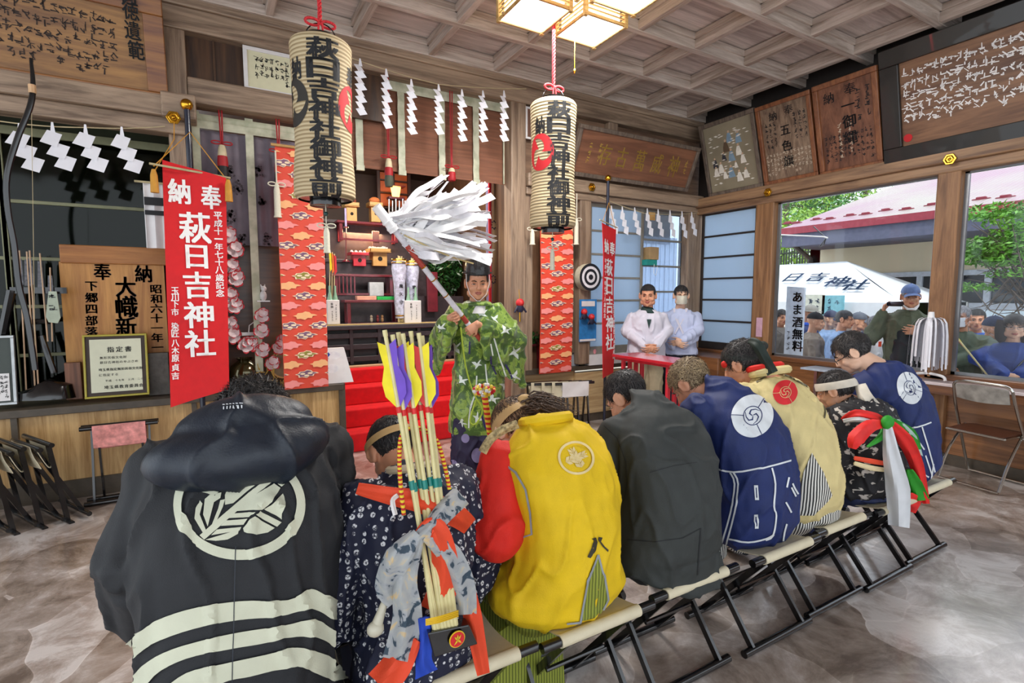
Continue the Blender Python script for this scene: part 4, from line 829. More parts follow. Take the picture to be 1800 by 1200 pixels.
for y in (300,318,340,366): q=PY(690,y,7.58).z; g.bx(PY(664,300,7.58).x,PY(718,300,7.58).x,7.56,7.59,q-.01,q+.01)
tag(obj('lattice_frame',g,mat('dark_lattice','#3a1c12',.5)),'dark wooden lattice in front of the amber screen','lattice')
# steel trident-like rack (candle rack)
g=G(); 
for k,x in enumerate((684,690,696,702,708,712)): a=PY(x,350+k%2*3,6.9);b=PY(x,372,6.9); g.tube([a,b],.012,8)
a=PY(682,372,6.9);b=PY(714,372,6.9); g.bx(a.x,b.x,6.88,6.92,b.z-.08,a.z); tag(obj('comb_rack',g,SILV,smooth=False),'grey metal comb-shaped rack beside the waving streamers','rack')
area('altar_lamp_light',(1.75,7.1,2.35),(R(-20),0,0),.5,.3,26,(1,.62,.3)); area('altar_fill_light',(1.8,5.7,3.25),(R(15),0,0),1.4,.5,45,(1,.9,.8))  # second area light is an unseen fill, added to brighten the altar
# bundles of arrows wrapped in paper, sake in white bags
def bundle(px0,px1,py0,py1,Y,lab):
    a,b,z0,z1=R_Y(px0,px1,(px0+px1)/2,py0,py1,Y); cx=(a+b)/2; r=(b-a)/2*.8; H=z1-z0; t=thing('arrow_bundle',lab,'arrow bundle',(cx,Y,z0),'paper wrapped arrow bundles on the altar')
    g=G(); g.lathe([(r*.72,z0+H*.06),(r*.85,z0+H*.3),(r*.9,z0+H*.55),(r*1.2,z0+H*.8),(r*1.1,z0+H*.9)],(cx,Y,0),18); obj('paper_wrap',g,mat('printed_wrap','#c9cbe0',.6,var=.35,scale=26),t,True)
    g=G(); rr=random.Random(4)
    for k in range(14): q=rr.uniform(0,6.28); d=rr.uniform(.2,.9)*r; g.tube([(cx+d*.8*math.cos(q),Y+d*.8*math.sin(q),z0),(cx+d*math.cos(q),Y+d*math.sin(q),z1-rr.uniform(0,.05))],.005,5)
    obj('arrow_shafts',g,mat('bamboo_pale','#cbb98a',.5),t); g=G()
    for zz in (z0+H*.1,z0+H*.88,z0+H*.93): g.torus((cx,Y,zz),r*(.8 if zz<z0+H*.5 else 1.15),.008,n=18,k=6)
    obj('gold_tie',g,GOLD,t,True)
    g=G(); f=lambda x,z:(cx+x,Y-r*.93-.004,z); 
    for k,ch in enumerate('破魔矢守'): put(g,ch,f,0,z0+H*(.66-.12*k),.05,.05,.03)
    obj('lettering',g,INK,t)
bundle(690,716,448,566,6.13,'left paper-wrapped bundle of arrows standing on the altar'); bundle(713,738,452,566,6.2,'right paper-wrapped bundle of arrows standing on the altar')
def bag(px0,px1,py0,py1,Y,lab):
    a,b,z0,z1=R_Y(px0,px1,(px0+px1)/2,py0,py1,Y); cx=(a+b)/2; t=thing('offering_envelope',lab,'white wrapper',(cx,Y,z0),'white offering wrappers on the altar')
    g=G(); g.bx(a,b,Y,Y+.07,z0,z1); obj('wrapper',g,WHITEP,t,bevel=.006)
    for k in (-1,1): g=G(); x=cx+k*(b-a)*.22; g.lathe([(.03,z0+.02),(.03,z1),(.012,z1+.09),(.012,z1+.16)],(x,Y+.035,0),12); obj('bottle_neck',g,mat('pale_green_glass','#8fb89b',.1,coat=.5),t,True)
    g=G(); f=lambda x,z:(cx+x,Y-.003,z); vtext(g,'奉納',f,-(b-a)*.12,z1-.03,.03); scribble(g,f,(b-a)*.2,z1-.05,z0+.03,.022,3); scribble(g,f,-(b-a)*.1,z1-.12,z0+.03,.022,5); obj('lettering',g,INK,t)
bag(712,741,528,568,6.04,'white wrapped pair of bottles right of the low front table'); bag(576,598,527,570,6.04,'white wrapped pair of bottles beside the cloud brocade')
# colourful arrow by brocade
g=G(); 
for k,(c) in enumerate((0,1,2)):
    a=PY(579+k*4,560,6.1);b=PY(580+k*4,440+k*3,6.1); g.tube([a,b],.006,6,mi=0); g.prism([(b.x-.015,6.09,b.z-.01),(b.x+.015,6.09,b.z-.03),(b.x+.02,6.09,b.z-.2),(b.x-.008,6.09,b.z-.24)],(0,-.004,0),mi=k+1)
tag(obj('arrow_cluster',g,[mat('bamboo_pale','#cbb98a'),mat('fl_yellow','#e8d016',.5),mat('fl_orange','#e8731a',.5),mat('fl_red','#c81f2c',.5)]),'cluster of bright feathered arrows standing right of the brocade hanging','arrows')
# foliage helpers
def leaves(g,c,R3,n,seed,ls=.03,mi=0,shell=.35):
    r=random.Random(seed); c=V(c)
    for _ in range(n):
        while 1:
            q=V((r.uniform(-1,1),r.uniform(-1,1),r.uniform(-1,1)))
            if shell<q.length<1: break
        p=c+V((q.x*R3[0],q.y*R3[1],q.z*R3[2])); a=V((r.gauss(0,1),r.gauss(0,1),r.gauss(0,.7))).normalized()*ls*r.uniform(.7,1.3); b=a.cross(V((r.gauss(0,1),r.gauss(0,1),r.gauss(0,1)))).normalized()*ls*.33
        g.face([g.v(p-a),g.v(p+b+a*.1),g.v(p+a),g.v(p-b+a*.1)],mi)
LEAF=mat('glossy_leaf','#1f4a1c',.35,var=.4,scale=9); LEAFB=mat('bright_leaf','#5f9a2e',.5,var=.4,scale=5)
t=thing('sakaki_plant','dark green leafy branches behind the wand on the altar','plant',tuple(PY(790,560,6.6)),None); a=PY(790,470,6.6); g=G()
leaves(g,(a.x-.06,6.6,a.z),(.24,.2,.42),1500,8,.04); obj('foliage',g,LEAF,t); g=G()
for k in range(7): g.tube([(a.x,6.6,ZA),(a.x+.05*(k-3),6.6,a.z),(a.x+.1*(k-3),6.6+.02*k,a.z+.3)],.008,5)
g.lathe([(.06,ZA),(.08,ZA+.1),(.05,ZA+.2)],(a.x,6.6,0),14); obj('stems',g,mat('twig','#4a3520'),t)
# violet crested curtain on the right of the altar
g=G(); a=PY(858,300,5.6);b=PY(886,300,5.6); g.sheet(lambda u,v:(a.x-.02+(2.9-a.x+.02)*u,5.6+.02*math.sin(u*30),1.25+1.7*v),40,2,.004,mi=0)
for k in range(7):
    cx=a.x+(.06,.2,.14,.25,.05,.18,.22)[k]; cz=(2.35,2.3,2.0,1.95,1.7,1.65,1.5)[k]
    for j in range(8): q=j*PI/4; g.prism([(cx+.03*math.cos(q)+.012*math.cos(s*PI/2),5.57,cz+.045*math.sin(q)+.012*math.sin(s*PI/2)) for s in range(4)],(0,-.002,0),mi=1)
g.bx(a.x-.01,a.x+.02,5.56,5.575,1.25,2.95,mi=2); tag(obj('crest_curtain',g,[mat('lavender_cloth','#8a82a0',.7,var=.1),mat('crest_navy','#1e1c30'),TOM],smooth=False),'pale violet curtain with dark crests at the right side of the altar','curtain')
# ================= left counter =================
t=thing('wooden_plaque','tall light wooden plaque with large black characters on the left counter','plaque',tuple(PY(200,705,5.12))); Yp=5.10; BRW=wood('plaque_wood','#a5692a','#cf9348','z',.8,.45); a,b,z0,z1=R_Y(122,302,200,462,705,Yp); z0=.702
g=G(); g.bx(a,b,Yp,Yp+.03,z0,z1); obj('board',g,BRW,t); a2,b2,_,_=R_Y(106,306,200,430,460,Yp-.02); zt=PY(200,433,Yp).z; g=G(); g.bx(a2,b2,Yp-.03,Yp+.05,z1-.01,zt); obj('top_rail',g,wood('plaque_rail','#8e5424','#b87a3c','x',1),t,bevel=.006)
g=G()
for ch,x,y,s in (('奉',180,477,32),('納',252,481,32),('大',221,504,38),('幟',223,539,42),('新',222,574,38)): tY(g,ch,x,y,s,s,Yp,.04)
for i,ch in enumerate('下郷四部落氏'): tY(g,ch,161,503+i*20,23,19,Yp,.045)
for i,ch in enumerate('昭和六十一年一月'): tY(g,ch,274+i*.5,508+i*17,22,17,Yp,.04)
obj('black_lettering',g,INK,t)
# big bow
t=thing('long_bow','long black lacquered bow leaning at the far left of the cabinets','bow',tuple(PY(60,620,4.35))); P=smoothpts([PY(x,y,4.40) for x,y in ((54,102),(58,150),(52,190),(30,245),(12,310),(14,370),(25,430),(33,500),(48,560),(62,650))],5)
g=G(); g.tube(P,[.008+.009*min(1,i/8) for i in range(len(P))],8,flat=.7); obj('limb',g,W_BLACK,t,True); g=G(); a=PY(56,149,4.40); g.tube([a,a-V((0,0,.05))],.02,8); obj('rattan_wrap',g,mat('rattan','#c9a27a'),t,True)
g=G(); g.tube([P[0],P[-1]],.0015,4); obj('bow_string',g,STRING,t)
# archery rack with quiver pieces
t=thing('arrow_rack','black lacquered arrow rack with arrows on the left counter','rack',tuple(PY(70,700,4.98))); Yr=4.98
def barY(g,x0,y0,x1,y1,Y,r): g.tube([PY(x0,y0,Y),PY(x1,y1,Y)],r,8)
g=G(); a=PY(18,507,Yr);b=PY(118,511,Yr); g.bx(a.x,b.x,Yr-.015,Yr+.015,b.z-.02,a.z+.01); barY(g,40,566,98,564,Yr,.02); obj('crossbar',g,W_BLACK,t,True)
g=G(); g.loft([(PY(66,700,Yr),.22,.1),(PY(66,685,Yr),.2,.09),(PY(60,678,Yr),.1,.05)],16); obj('base',g,W_BLACK,t,True)
g=G(); barY(g,72,590,95,655,Yr,.02); barY(g,20,510,2,600,Yr,.03); barY(g,40,505,60,680,Yr+.03,.012); obj('upright',g,W_BLACK,t,True)
for k,(x0,y0,x1,y1) in enumerate(((34,440,46,685),(47,442,62,690),(52,440,68,688),(70,445,84,600),(88,470,92,600))):
    o=thing('display_arrow','thin feathered arrow standing in the black rack, %s of five'%('leftmost','second','middle','fourth','rightmost')[k],'arrow',tuple(PY(x1,y1,Yr-.03)),'arrows in the black rack'); g=G(); barY(g,x0,y0,x1,y1,Yr-.03,.005); obj('shaft',g,mat('tan_shaft','#b99a7c',.5),o)
    g=G(); a=PY(x0,y0+14,Yr-.03);b=PY(x0+2,y0+60,Yr-.03); g.prism([a+V((-.012,0,0)),a+V((.012,0,0)),b+V((.018,0,0)),b+V((-.018,0,0))],(0,-.003,0)); obj('feather',g,mat('hawk_feather','#5a5a60',.6,var=.5,scale=60),o)
t=thing('arrow_head_card','pale teardrop-shaped paddle with handwriting in the rack','paddle',tuple(PY(94,570,4.93))); a=PY(94,540,4.93); g=G(); g.prism([(PY(x,y,4.93)) for x,y in ((86,512),(100,512),(107,558),(102,568),(86,566),(81,556))],(0,-.01,0)); obj('blade',g,mat('pale_green_card','#a9b39f'),t); g=G(); scribble(g,lambda x,z:(x,4.917,z),a.x,PY(94,516,4.93).z,PY(94,560,4.93).z,.06,7); obj('handwriting',g,INK,t)
box_t('wood_block','dark red-brown wooden block standing left of the yellow framed certificate','block',117,146,637,702,4.99,.05,BRD); box_t('stone_tablet','dark grey slab behind the yellow framed certificate','slab',262,300,620,694,4.97,.05,mat('grey_slab','#55504a',.6,var=.3,bmp=.3))
# white work coat on bamboo stick behind the big banner
t=thing('hanging_coat','white festival coat with black bands hanging behind the large red banner','coat',tuple(PY(270,320,4.76))); g=G(); a,b,z0,z1=R_Y(259,292,272,322,436,4.76); g.sheet(lambda u,v:(a+(b-a)*u,4.76+.01*math.sin(u*9),z0+(z1-z0)*v),8,20,.01); obj('cloth',g,WHITEP,t,True)
g=G(); 
for q0,q1 in ((347,361),(370,378)): c,d=PY(272,q0,4.74).z,PY(272,q1,4.74).z; g.bx(a,b,4.738,4.744,d,c)
obj('black_band',g,INK,t); g=G(); barY(g,236,318,300,324,4.75,.008); obj('bamboo_stick',g,mat('pale_bamboo','#b6a982'),t,True)
# bronze vase
t=thing('bronze_vase','round dark iridescent vase on the counter right of the large red banner','vase',tuple(PY(430,675,4.95))); c=PY(430,640,4.98); k=(PY(459,640,4.98).x-PY(401,640,4.98).x)/2
g=G(); z=.702; g.lathe([(k*.55,z),(k*.9,z+k*.5),(k*1.0,z+k*1.1),(k*.85,z+k*1.6),(k*.5,z+k*1.85),(k*.42,z+k*1.95),(k*.55,z+k*2.1),(k*.5,z+k*2.1),(k*.38,z+k*1.95)],(c.x,4.98,0),28)
m=mat('bronze_glaze','#4b4426',.12,.75,.7,2.2,coat=.6); obj('body',g,m,t,True)
# strings of paper camellias
PET=mat('petal_pale','#dcc8c8',.6,var=.1); PER=mat('petal_red','#b5202c',.6)
def flower(g,c,s,seed):
    r=random.Random(seed); c=V(c)
    for k in range(6):
        a=k*1.047+r.random(); u=V((math.cos(a),-.5,math.sin(a))).normalized()*s; w=V((-math.sin(a),0,math.cos(a)))*s*.6; o=V((0,-s*.5,0))
        A=[c,c+u*.6-w,c+u+o*.4-w*.6,c+u*1.1+o*.6,c+u+o*.4+w*.6,c+u*.6+w]; g.face([g.v(p) for p in A],0)
        B=[c+u*.97+o*.38-w*.62,c+u*1.12+o*.62,c+u*.97+o*.38+w*.62,c+u*1.2+o*.5+w*.5,c+u*1.33+o*.6,c+u*1.2+o*.5-w*.5]; g.face([g.v(p) for p in B],1)
for lab,pts,sz in (('long string of pale red-edged paper flowers beside the large red banner',[(402,415),(413,440),(407,470),(415,490),(404,520),(413,537),(404,570),(409,590)],.06),('string of pale pink paper flowers beside the narrow pale strip on the blind',[(460,555),(459,582),(441,605),(461,615),(478,638),(490,610),(497,598)],.055),('single drooping pale flower above the bronze vase',[(432,606)],.06)):
    t=thing('flower_string',lab,'artificial flowers',tuple(PY(*pts[0],4.9))); P=[PY(x,y,4.9) for x,y in pts]
    if len(P)>1: g=G(); g.tube(P,.004,5); obj('stem',g,mat('dark_stem','#1f2f26'),t)
    for i,p in enumerate(P):
        g=G(); flower(g,p,sz,i); flower(g,p+V((.01,-.02,.03)),sz*.7,i+9); obj('flower',g,[PET,PER],t,norm=False)
t=thing('white_cat_figurine','small white cat figurine on a ledge between blind and brocade','figurine',tuple(PY(463,528,4.88))); a=PY(463,528,4.88); g=G(); g.sph(a+V((0,0,.04)),(.028,.028,.045)); g.sph(a+V((.005,0,.1)),.024); 
for k in (-1,1): g.cap(a+V((k*.012,0,.115)),a+V((k*.016,0,.135)),.008,.003)
g.bx(a.x-.05,a.x+.05,4.86,4.93,a.z-.01,a.z); obj('body',g,mat('white_ceramic','#d9dad8',.3),t,True)
t=thing('round_drum','round flat wooden drum leaning behind the brocade hanging','drum',tuple(PY(497,668,4.9))); a=PY(499,640,4.95); g=G(); g.tube([(a.x,4.9,a.z),(a.x,4.99,a.z)],.12,28); obj('drum_shell',g,BW,t,True); g=G(); g.tube([(a.x,4.893,a.z),(a.x,4.90,a.z)],.105,28); obj('drum_skin',g,mat('drum_skin','#7a6a4c',.5,var=.2),t,True)
g=G(); r=random.Random(2)
for k in range(40): a=PY(r.uniform(455,500),r.uniform(650,690),4.9); b=a+V((r.uniform(-.06,.06),r.uniform(-.05,.02),r.uniform(-.02,.1))); a.z=max(.705,a.z);b.z=max(.71,b.z); g.tube([a,b],.003,4)
tag(obj('straw_wisps',g,mat('dry_straw','#c9a64a')),'loose dry straw on the counter below the round drum','straw',kind='stuff')
# white paper holder with amulets
t=thing('amulet_stand','pale blue-white card stand with round amulets on the counter by the steps','card stand',tuple(PY(592,672,4.86))); a,b,z0,z1=R_Y(574,610,592,613,672,4.86); z0=.702; g=G(); g.hexa([(a,4.86,z0),(b+.06,4.86,z0),(b+.06,5.0,z0),(a,5.0,z0),(a,4.95,z1),(b,4.95,z1),(b,5.0,z1),(a,5.0,z1)]); obj('stand',g,WHITEP,t)
g=G(); 
for px,py in ((587,625),(583,648)): p=PY(px,py,4.9); p.y=4.86+.09*(p.z-z0)/(z1-z0)-.006; g.prism([p+V((.06*math.cos(q*.52),0,.04*math.sin(q*.52))) for q in range(12)],(0,-.004,0),0); g.prism([p+V((-.06+.03*math.cos(q),-.005,.01+.025*math.sin(q))) for q in range(6)],(0,-.003,0),1)
obj('amulet_card',g,[mat('amulet_white','#f0f2f8'),mat('amulet_blue','#1d4fb0')],t)
# wall socket strip on the board
box_t('socket_strip','white socket strip on the dark board above the vase','socket',418,447,584,590,4.93,.02,WHITEP); rope('white_cable',[PY(437,585,4.92),PY(438,572,4.92),PY(446,566,4.92)],.004,'white cable curling up from the socket strip','cable',WHITEP)
# ================= right of the altar =================
t=thing('archery_target','round archery target with black and white rings on the wall beside the frosted doors','target',tuple(PY(1038,487,4.72))); c=PY(1038,487,4.70); k=(PY(1060,487,4.7).x-PY(1016,487,4.7).x)/2*1.02; k=.155
g=G(); g.tube([(c.x,4.70,c.z),(c.x,4.80,c.z)],k,36); obj('target_body',g,mat('target_side','#cfc4aa'),t,True); g=G()
for i in range(5):
    r0=k*(1-i*.2); g.tube([(c.x,4.699-i*.0015,c.z),(c.x,4.697-i*.0015,c.z)],r0,36,mi=i%2)
obj('rings',g,[mat('target_black','#141820'),mat('target_white','#dfe0e4')],t,False)
t=thing('wall_poster','blue printed card with two red dolls pinned below the archery target','poster',tuple(PY(1033,560,4.76))); a,b,z0,z1=R_Y(1017,1047,1032,526,600,4.77); g=G(); g.bx(a,b,4.76,4.765,z0,z1); obj('card',g,mat('poster_blue','#2a78b8',.5,var=.2),t); g=G(); g.bx(a+.03,b-.03,4.756,4.76,z1-.08,z1-.02); g.bx(a+.01,b-.01,4.756,4.76,z0+.005,z0+.03); obj('white_label',g,WHITEP,t)
def doll(px,py,Y,s,lab,nm='hanging_doll'):
    a=PY(px,py,Y); t=thing(nm,lab,'doll',tuple(a)); g=G(); g.sph(a,(s,s,s)); obj('head',g,mat('doll_red','#c8222a',.5),t,True); g=G(); g.loft([(a+V((0,0,-s*.6)),s*.8,s*.7),(a+V((0,0,-s*1.6)),s*1.0,s*.8),(a+V((0,0,-s*2.2)),s*.6,s*.5)],12); 
    for k in (-1,1): g.cap(a+V((k*s*.7,0,-s)),a+V((k*s*1.5,-.01,-s*2.1)),s*.3,s*.25,8)
    obj('body',g,mat('doll_dark','#1f1f38',.6),t,True); g=G(); g.sph(a+V((0,-s*.55,-.0)),(s*.6,s*.5,s*.6)); obj('face',g,mat('doll_face','#d8332f',.5),t,True)
doll(1027,548,4.72,.038,'red headed doll on the blue card, left one'); doll(1040,557,4.72,.038,'red headed doll on the blue card, right one')
doll(914,532,4.70,.045,'red headed doll hanging from the post beside the priest'); g=G(); a=PY(914,532,4.7); g.tube([a,a+V((0,.02,.14))],.003,5); g.tube([a-V((0,0,.1)),a-V((0,0,.2))],.008,6); tag(obj('doll_cord',g,GOLD,smooth=True),'thin cord with yellow tail holding the doll on the post','cord')
# plant on red table right of priest
t=thing('red_stand','small round red lacquer stand under the potted green leaves','stand',tuple(PY(932,640,4.9)));
a=PY(930,604,4.95); z=a.z; g=G(); g.lathe([(.13,z-.02),(.14,z)],(a.x,4.98,0),24); obj('stand_top',g,W_LAC,t,True)
for k in (-1,1):
    for j in (-1,1): g=G(); g.bar((a.x+k*.08,4.98+j*.08,z-.02),(a.x+k*.09,4.98+j*.09,.685),.02,.02); obj('leg',g,W_LAC,t)
g=G(); leaves(g,(a.x,4.97,z+.07),(.16,.12,.09),500,5,.035); tag(obj('leafy_offering',g,LEAF),'low heap of glossy green leaves on the small red stand','leaves')
t,f,hw,hh=flat_frame('photo_frame','small dark photo frame standing on the ledge right of the brocade hanging',998,1019,1008,620,645,4.86,mat('dark_frame','#23262c'),.015,'#9aa0a8',.02,.1)
t=thing('pink_figurine','pink seated figurine on the ledge left of the narrow red banner','figurine',tuple(PY(1042,640,4.86))); a=PY(1042,640,4.88); a.z=.685; g=G(); g.sph(a+V((0,0,.05)),(.05,.045,.06)); g.sph(a+V((0,-.01,.15)),(.035,.035,.045)); g.cap(a+V((-.02,-.02,.02)),a+V((-.05,-.06,.01)),.02); g.cap(a+V((.02,-.02,.02)),a+V((.05,-.06,.01)),.02); g.cap(a+V((.03,0,.09)),a+V((.05,-.03,.05)),.014); obj('body',g,mat('pink_clay','#d98a90',.5),t,True)
t=thing('ledge_litter','small yellow and white papers on the ledge','papers',tuple(PY(1025,645,4.85))); g=G(); r=random.Random(3)
for k in range(7): a=PY(1000+r.uniform(10,40),640,4.86); g.bx(a.x,a.x+.05,4.86+r.uniform(0,.1),4.93+r.uniform(0,.1),.682,.69+.004*k,rz=r.uniform(0,1))
obj('sheets',g,mat('note_paper','#d8cf9a'),t)
# box and cable in the dark opening
box_t('cardboard_box','open cardboard box on a shelf above the pair in white','box',1142,1158,434,456,4.75,.12,mat('cardboard','#a8895e')); box_t('teal_crate','teal crate under the cardboard box','crate',1137,1155,456,466,4.76,.14,mat('teal','#1f8a80')); box_t('wooden_charm','small wooden charm plate hanging among the zigzag papers','charm',1141,1152,373,387,4.66,.01,BW)
rope('loose_cable',[PY(1150,464,4.7),PY(1149,480,4.7),PY(1153,484,4.7),PY(1156,468,4.7)],.003,'loose pale cable hanging under the teal crate','cable',WHITEP)
# ================= people: builders =================
SKIN=mat('skin_warm','#d29c7c',.5,var=.06,scale=9); SKIN2=mat('skin_pale','#e2b598',.5,var=.05,scale=9); SKIN3=mat('skin_ruddy','#cb9070',.5,var=.07,scale=9); LIP=mat('lip_tone','#a85f52',.45); EYEW=mat('eye_white','#e6e2dc',.3); EYED=mat('eye_dark','#17110e',.2)
HAIRK=mat('hair_black','#1a1718',.62,var=.4,scale=90,bmp=.9,bsc=220,stretch=(1,1,.3)); HAIRB=mat('hair_brown','#4a3526',.6,var=.45,scale=90,bmp=.9,bsc=220); HAIRL=mat('hair_greying_brown','#7a654c',.6,var=.45,scale=90,bmp=.9,bsc=220); HAIRG=mat('hair_grey','#77747a',.5,var=.3,scale=60)
HLM={k.name:mat(k.name+'_light',c,.5,var=.3,scale=60) for k,c in ((HAIRK,'#3d3836'),(HAIRB,'#8a6a4a'),(HAIRL,'#a8926e'),(HAIRG,'#b0aeb2'))}  # paler strand copies, highlights put into the hair colour
class _D(dict):
    def __missing__(s,k): return HLM0
HLM0=mat('hair_soft_light','#4a4341',.5)
HLM=_D(HLM)
def mtx(c,yaw=0,pitch=0,roll=0,s=1.):
    """head/figure frame: +y is forward; pitch>0 bows forward; yaw>0 turns left"""
    return Matrix.Translation(V(c))@Matrix.Rotation(yaw,4,'Z')@Matrix.Rotation(-pitch,4,'X')@Matrix.Rotation(roll,4,'Y')@Matrix.Diagonal((s,s,s,1))
def head_geo(g,M,fat=1.):
    b=G(); 
    b.sph((0,-.012,.035),(.075,.094,.083),20); b.sph((0,.022,-.02),(.064*fat,.07,.085),18); b.sph((0,.05,-.07),(.042*fat,.038,.036),14); b.sph((0,.068,-.088),(.02,.018,.018),10)
    b.sph((0,.077,.022),(.05,.014,.014),10)                      # brow
    b.loft([((0,.088,.02),.007,.008),((0,.102,-.012),.0095,.01),((0,.108,-.026),.014,.012),((0,.09,-.034),.012,.008)],10)
    for s in (-1,1):
        b.sph((s*.012,.096,-.029),(.008,.009,.008),8); b.sph((s*.036*fat,.06,-.028),(.026,.022,.024),10)
        b.sph((s*.047*fat,.028,-.062),(.024,.035,.03),10)
        b.sph((s*.076,-.008,-.004),(.010,.020,.033),12,m=Matrix.Rotation(s*.35,3,'Z')); b.torus((s*.083,-.006,.0),.021,.0055,V((1,-s*.3,0)),14,6,sy=1.4)
    b.sph((0,.092,-.052),(.021,.010,.006),10); b.sph((0,.088,-.062),(.018,.011,.007),10)
    b.loft([((0,-.03,-.16),.056,.056),((0,-.02,-.1),.052,.055),((0,-.012,-.03),.055,.06)],14)
    b.xf(M); me=bpy.data.meshes.new('t'); b.bm.to_mesh(me); g.bm.from_mesh(me); b.bm.free(); bpy.data.meshes.remove(me)
def sculpt(co,n,Mi):
    """hollow the eye sockets and the mouth line"""
    q=Mi@co
    if q.y>.04 and abs(q.x)<.07 and -.12<q.z<.06:
        d=0
        for s in (-1,1): d-=.010*math.exp(-(((q.x-s*.031)/.017)**2+((q.z-.002)/.012)**2))
        d-=.004*math.exp(-((q.x/.024)**2+((q.z+.057)/.0028)**2)); d-=.003*math.exp(-((abs(q.x)-.032)/.006)**2-((q.z+.045)/.02)**2)
        return (Mi.inverted().to_3x3()@V((0,1,0)))*d
    return V((0,0,0))
def face_parts(t,M,eyes=.5,brow=EYED,bw=.0035,glasses=None,look=0,nobrow=False):
    for s in (-1,1):
        g=G(); g.sph((s*.031,.0775,.002),(.0135,.008,.0075*eyes+.0015),12,mi=0); g.sph((s*.031+look*.003,.0838,.002),(.0062,.003,.0055*eyes+.001),10,mi=1); g.tube([(s*.018,.0845,.003),(s*.031,.0885,.0035+.0085*eyes),(s*.045,.079,.003)],.0016,6,mi=1)
        g.xf(M); obj('eye',g,[EYEW,EYED],t,True)
        if not nobrow:
            g=G(); g.tube([(s*.014,.092,.021),(s*.03,.0925,.027),(s*.047,.078,.022)],[bw,bw*1.1,bw*.5],6); g.xf(M); obj('eyebrow',g,brow,t,True)
    if glasses:
        g=G()
        for s in (-1,1): g.torus((s*.032,.102,.0),.022,.0016,V((0,1,0)),18,5,sy=.75); g.tube([(s*.054,.10,.003),(s*.078,.0,.008)],.0018,5)
        g.tube([(-.01,.103,.004),(.01,.103,.004)],.0016,5); g.xf(M); obj('glasses',g,glasses,t,True)
def hand(g,w,d,n,side,curl=(.5,.7,.5),s=1.,thumb=.5,spread=.09,first=0):
    """w wrist, d finger direction, n palm facing; side=+1 thumb towards d x n"""
    w=V(w); d=V(d).normalized(); n=(V(n)-d*V(n).dot(d)).normalized(); t=d.cross(n).normalized()*side
    g.loft([(w-d*.02*s,.026*s,.020*s,t,n),(w+d*.02*s,.032*s,.018*s,t,n),(w+d*.06*s,.040*s,.017*s,t,n),(w+d*.088*s,.038*s,.014*s,t,n)],12)
    for i,(o,l) in enumerate(((.031,.040),(.011,.046),(-.010,.042),(-.029,.032))):
        p=w+d*(.085-.004*abs(i-1))*s+t*o*s; a=0; sp=(1.2-i)*spread
        dd=(d+t*sp).normalized()
        for k,(c,ll) in enumerate(zip(curl,(1.,.62,.5))):
            a+=c+first*(k==0); q=dd*math.cos(a)+n*math.sin(a); e=p+q*l*ll*s*1.0; g.cap(p,e,(.0088-.0008*k)*s,(.0083-.001*k)*s,8); p=e
    p=w+d*.03*s+t*.028*s; q=(d*.75+t*.7+n*.3).normalized(); e=p+q*.036*s; g.cap(p,e,.0125*s,.0105*s,8); q2=(d*.9+n*thumb+t*.1).normalized(); e2=e+q2*.03*s; g.cap(e,e2,.0102*s,.0092*s,8); g.cap(e2,e2+(q2+n*.3).normalized()*.022*s,.0092*s,.0075*s,8)
def mk_body(t,g,skin,heads,vox=.005,lips=True):
    Mis=[M.inverted() for M in heads]
    def dsp(co,n):
        o=V((0,0,0))
        for Mi in Mis: o=o+sculpt(co,n,Mi)
        return o
    me=remesh(g,vox,3,.5,dsp if heads else None); o=link('body',me,[skin,LIP],t)
    if lips and heads:
        Mi=Mis[0]
        for p in me.polygons:
            q=Mi@p.center
            if q.y>.078 and (q.x/.024)**2+((q.z+.057)/.0105)**2<1: p.material_index=1
    return o
def crease(seed,amp=.006,sc=5.,ridge=.004,rs=9.,st=(1,1,.45)):
    o=V((seed*3.7,seed*1.3,seed*.7))
    def f(co,n):
        q=V((co.x*st[0],co.y*st[1],co.z*st[2])); a=noise.noise(q*sc+o); b=noise.noise(q*rs+o*2+V((a,a,0))*.6); c=noise.noise(V((co.x*7,co.y*7,co.z*14))+o)
        return n*(amp*a+ridge*((1-min(1,abs(b)*4))**2)*1.6-ridge*.4+ridge*.5*c)
    return f
def cloth(name,t,g,m,vox=.009,sm=6,seed=1,amp=.006,ridge=.005,label=None,sc=5.,rs=9.):
    me=remesh(g,vox,sm,.6,crease(seed,amp,sc,ridge,rs)); o=link(name,me,m,t)
    if label: o['label']=label
    T=tree_of(me); TREEOBJ[id(T)]=(o,T); return o,T
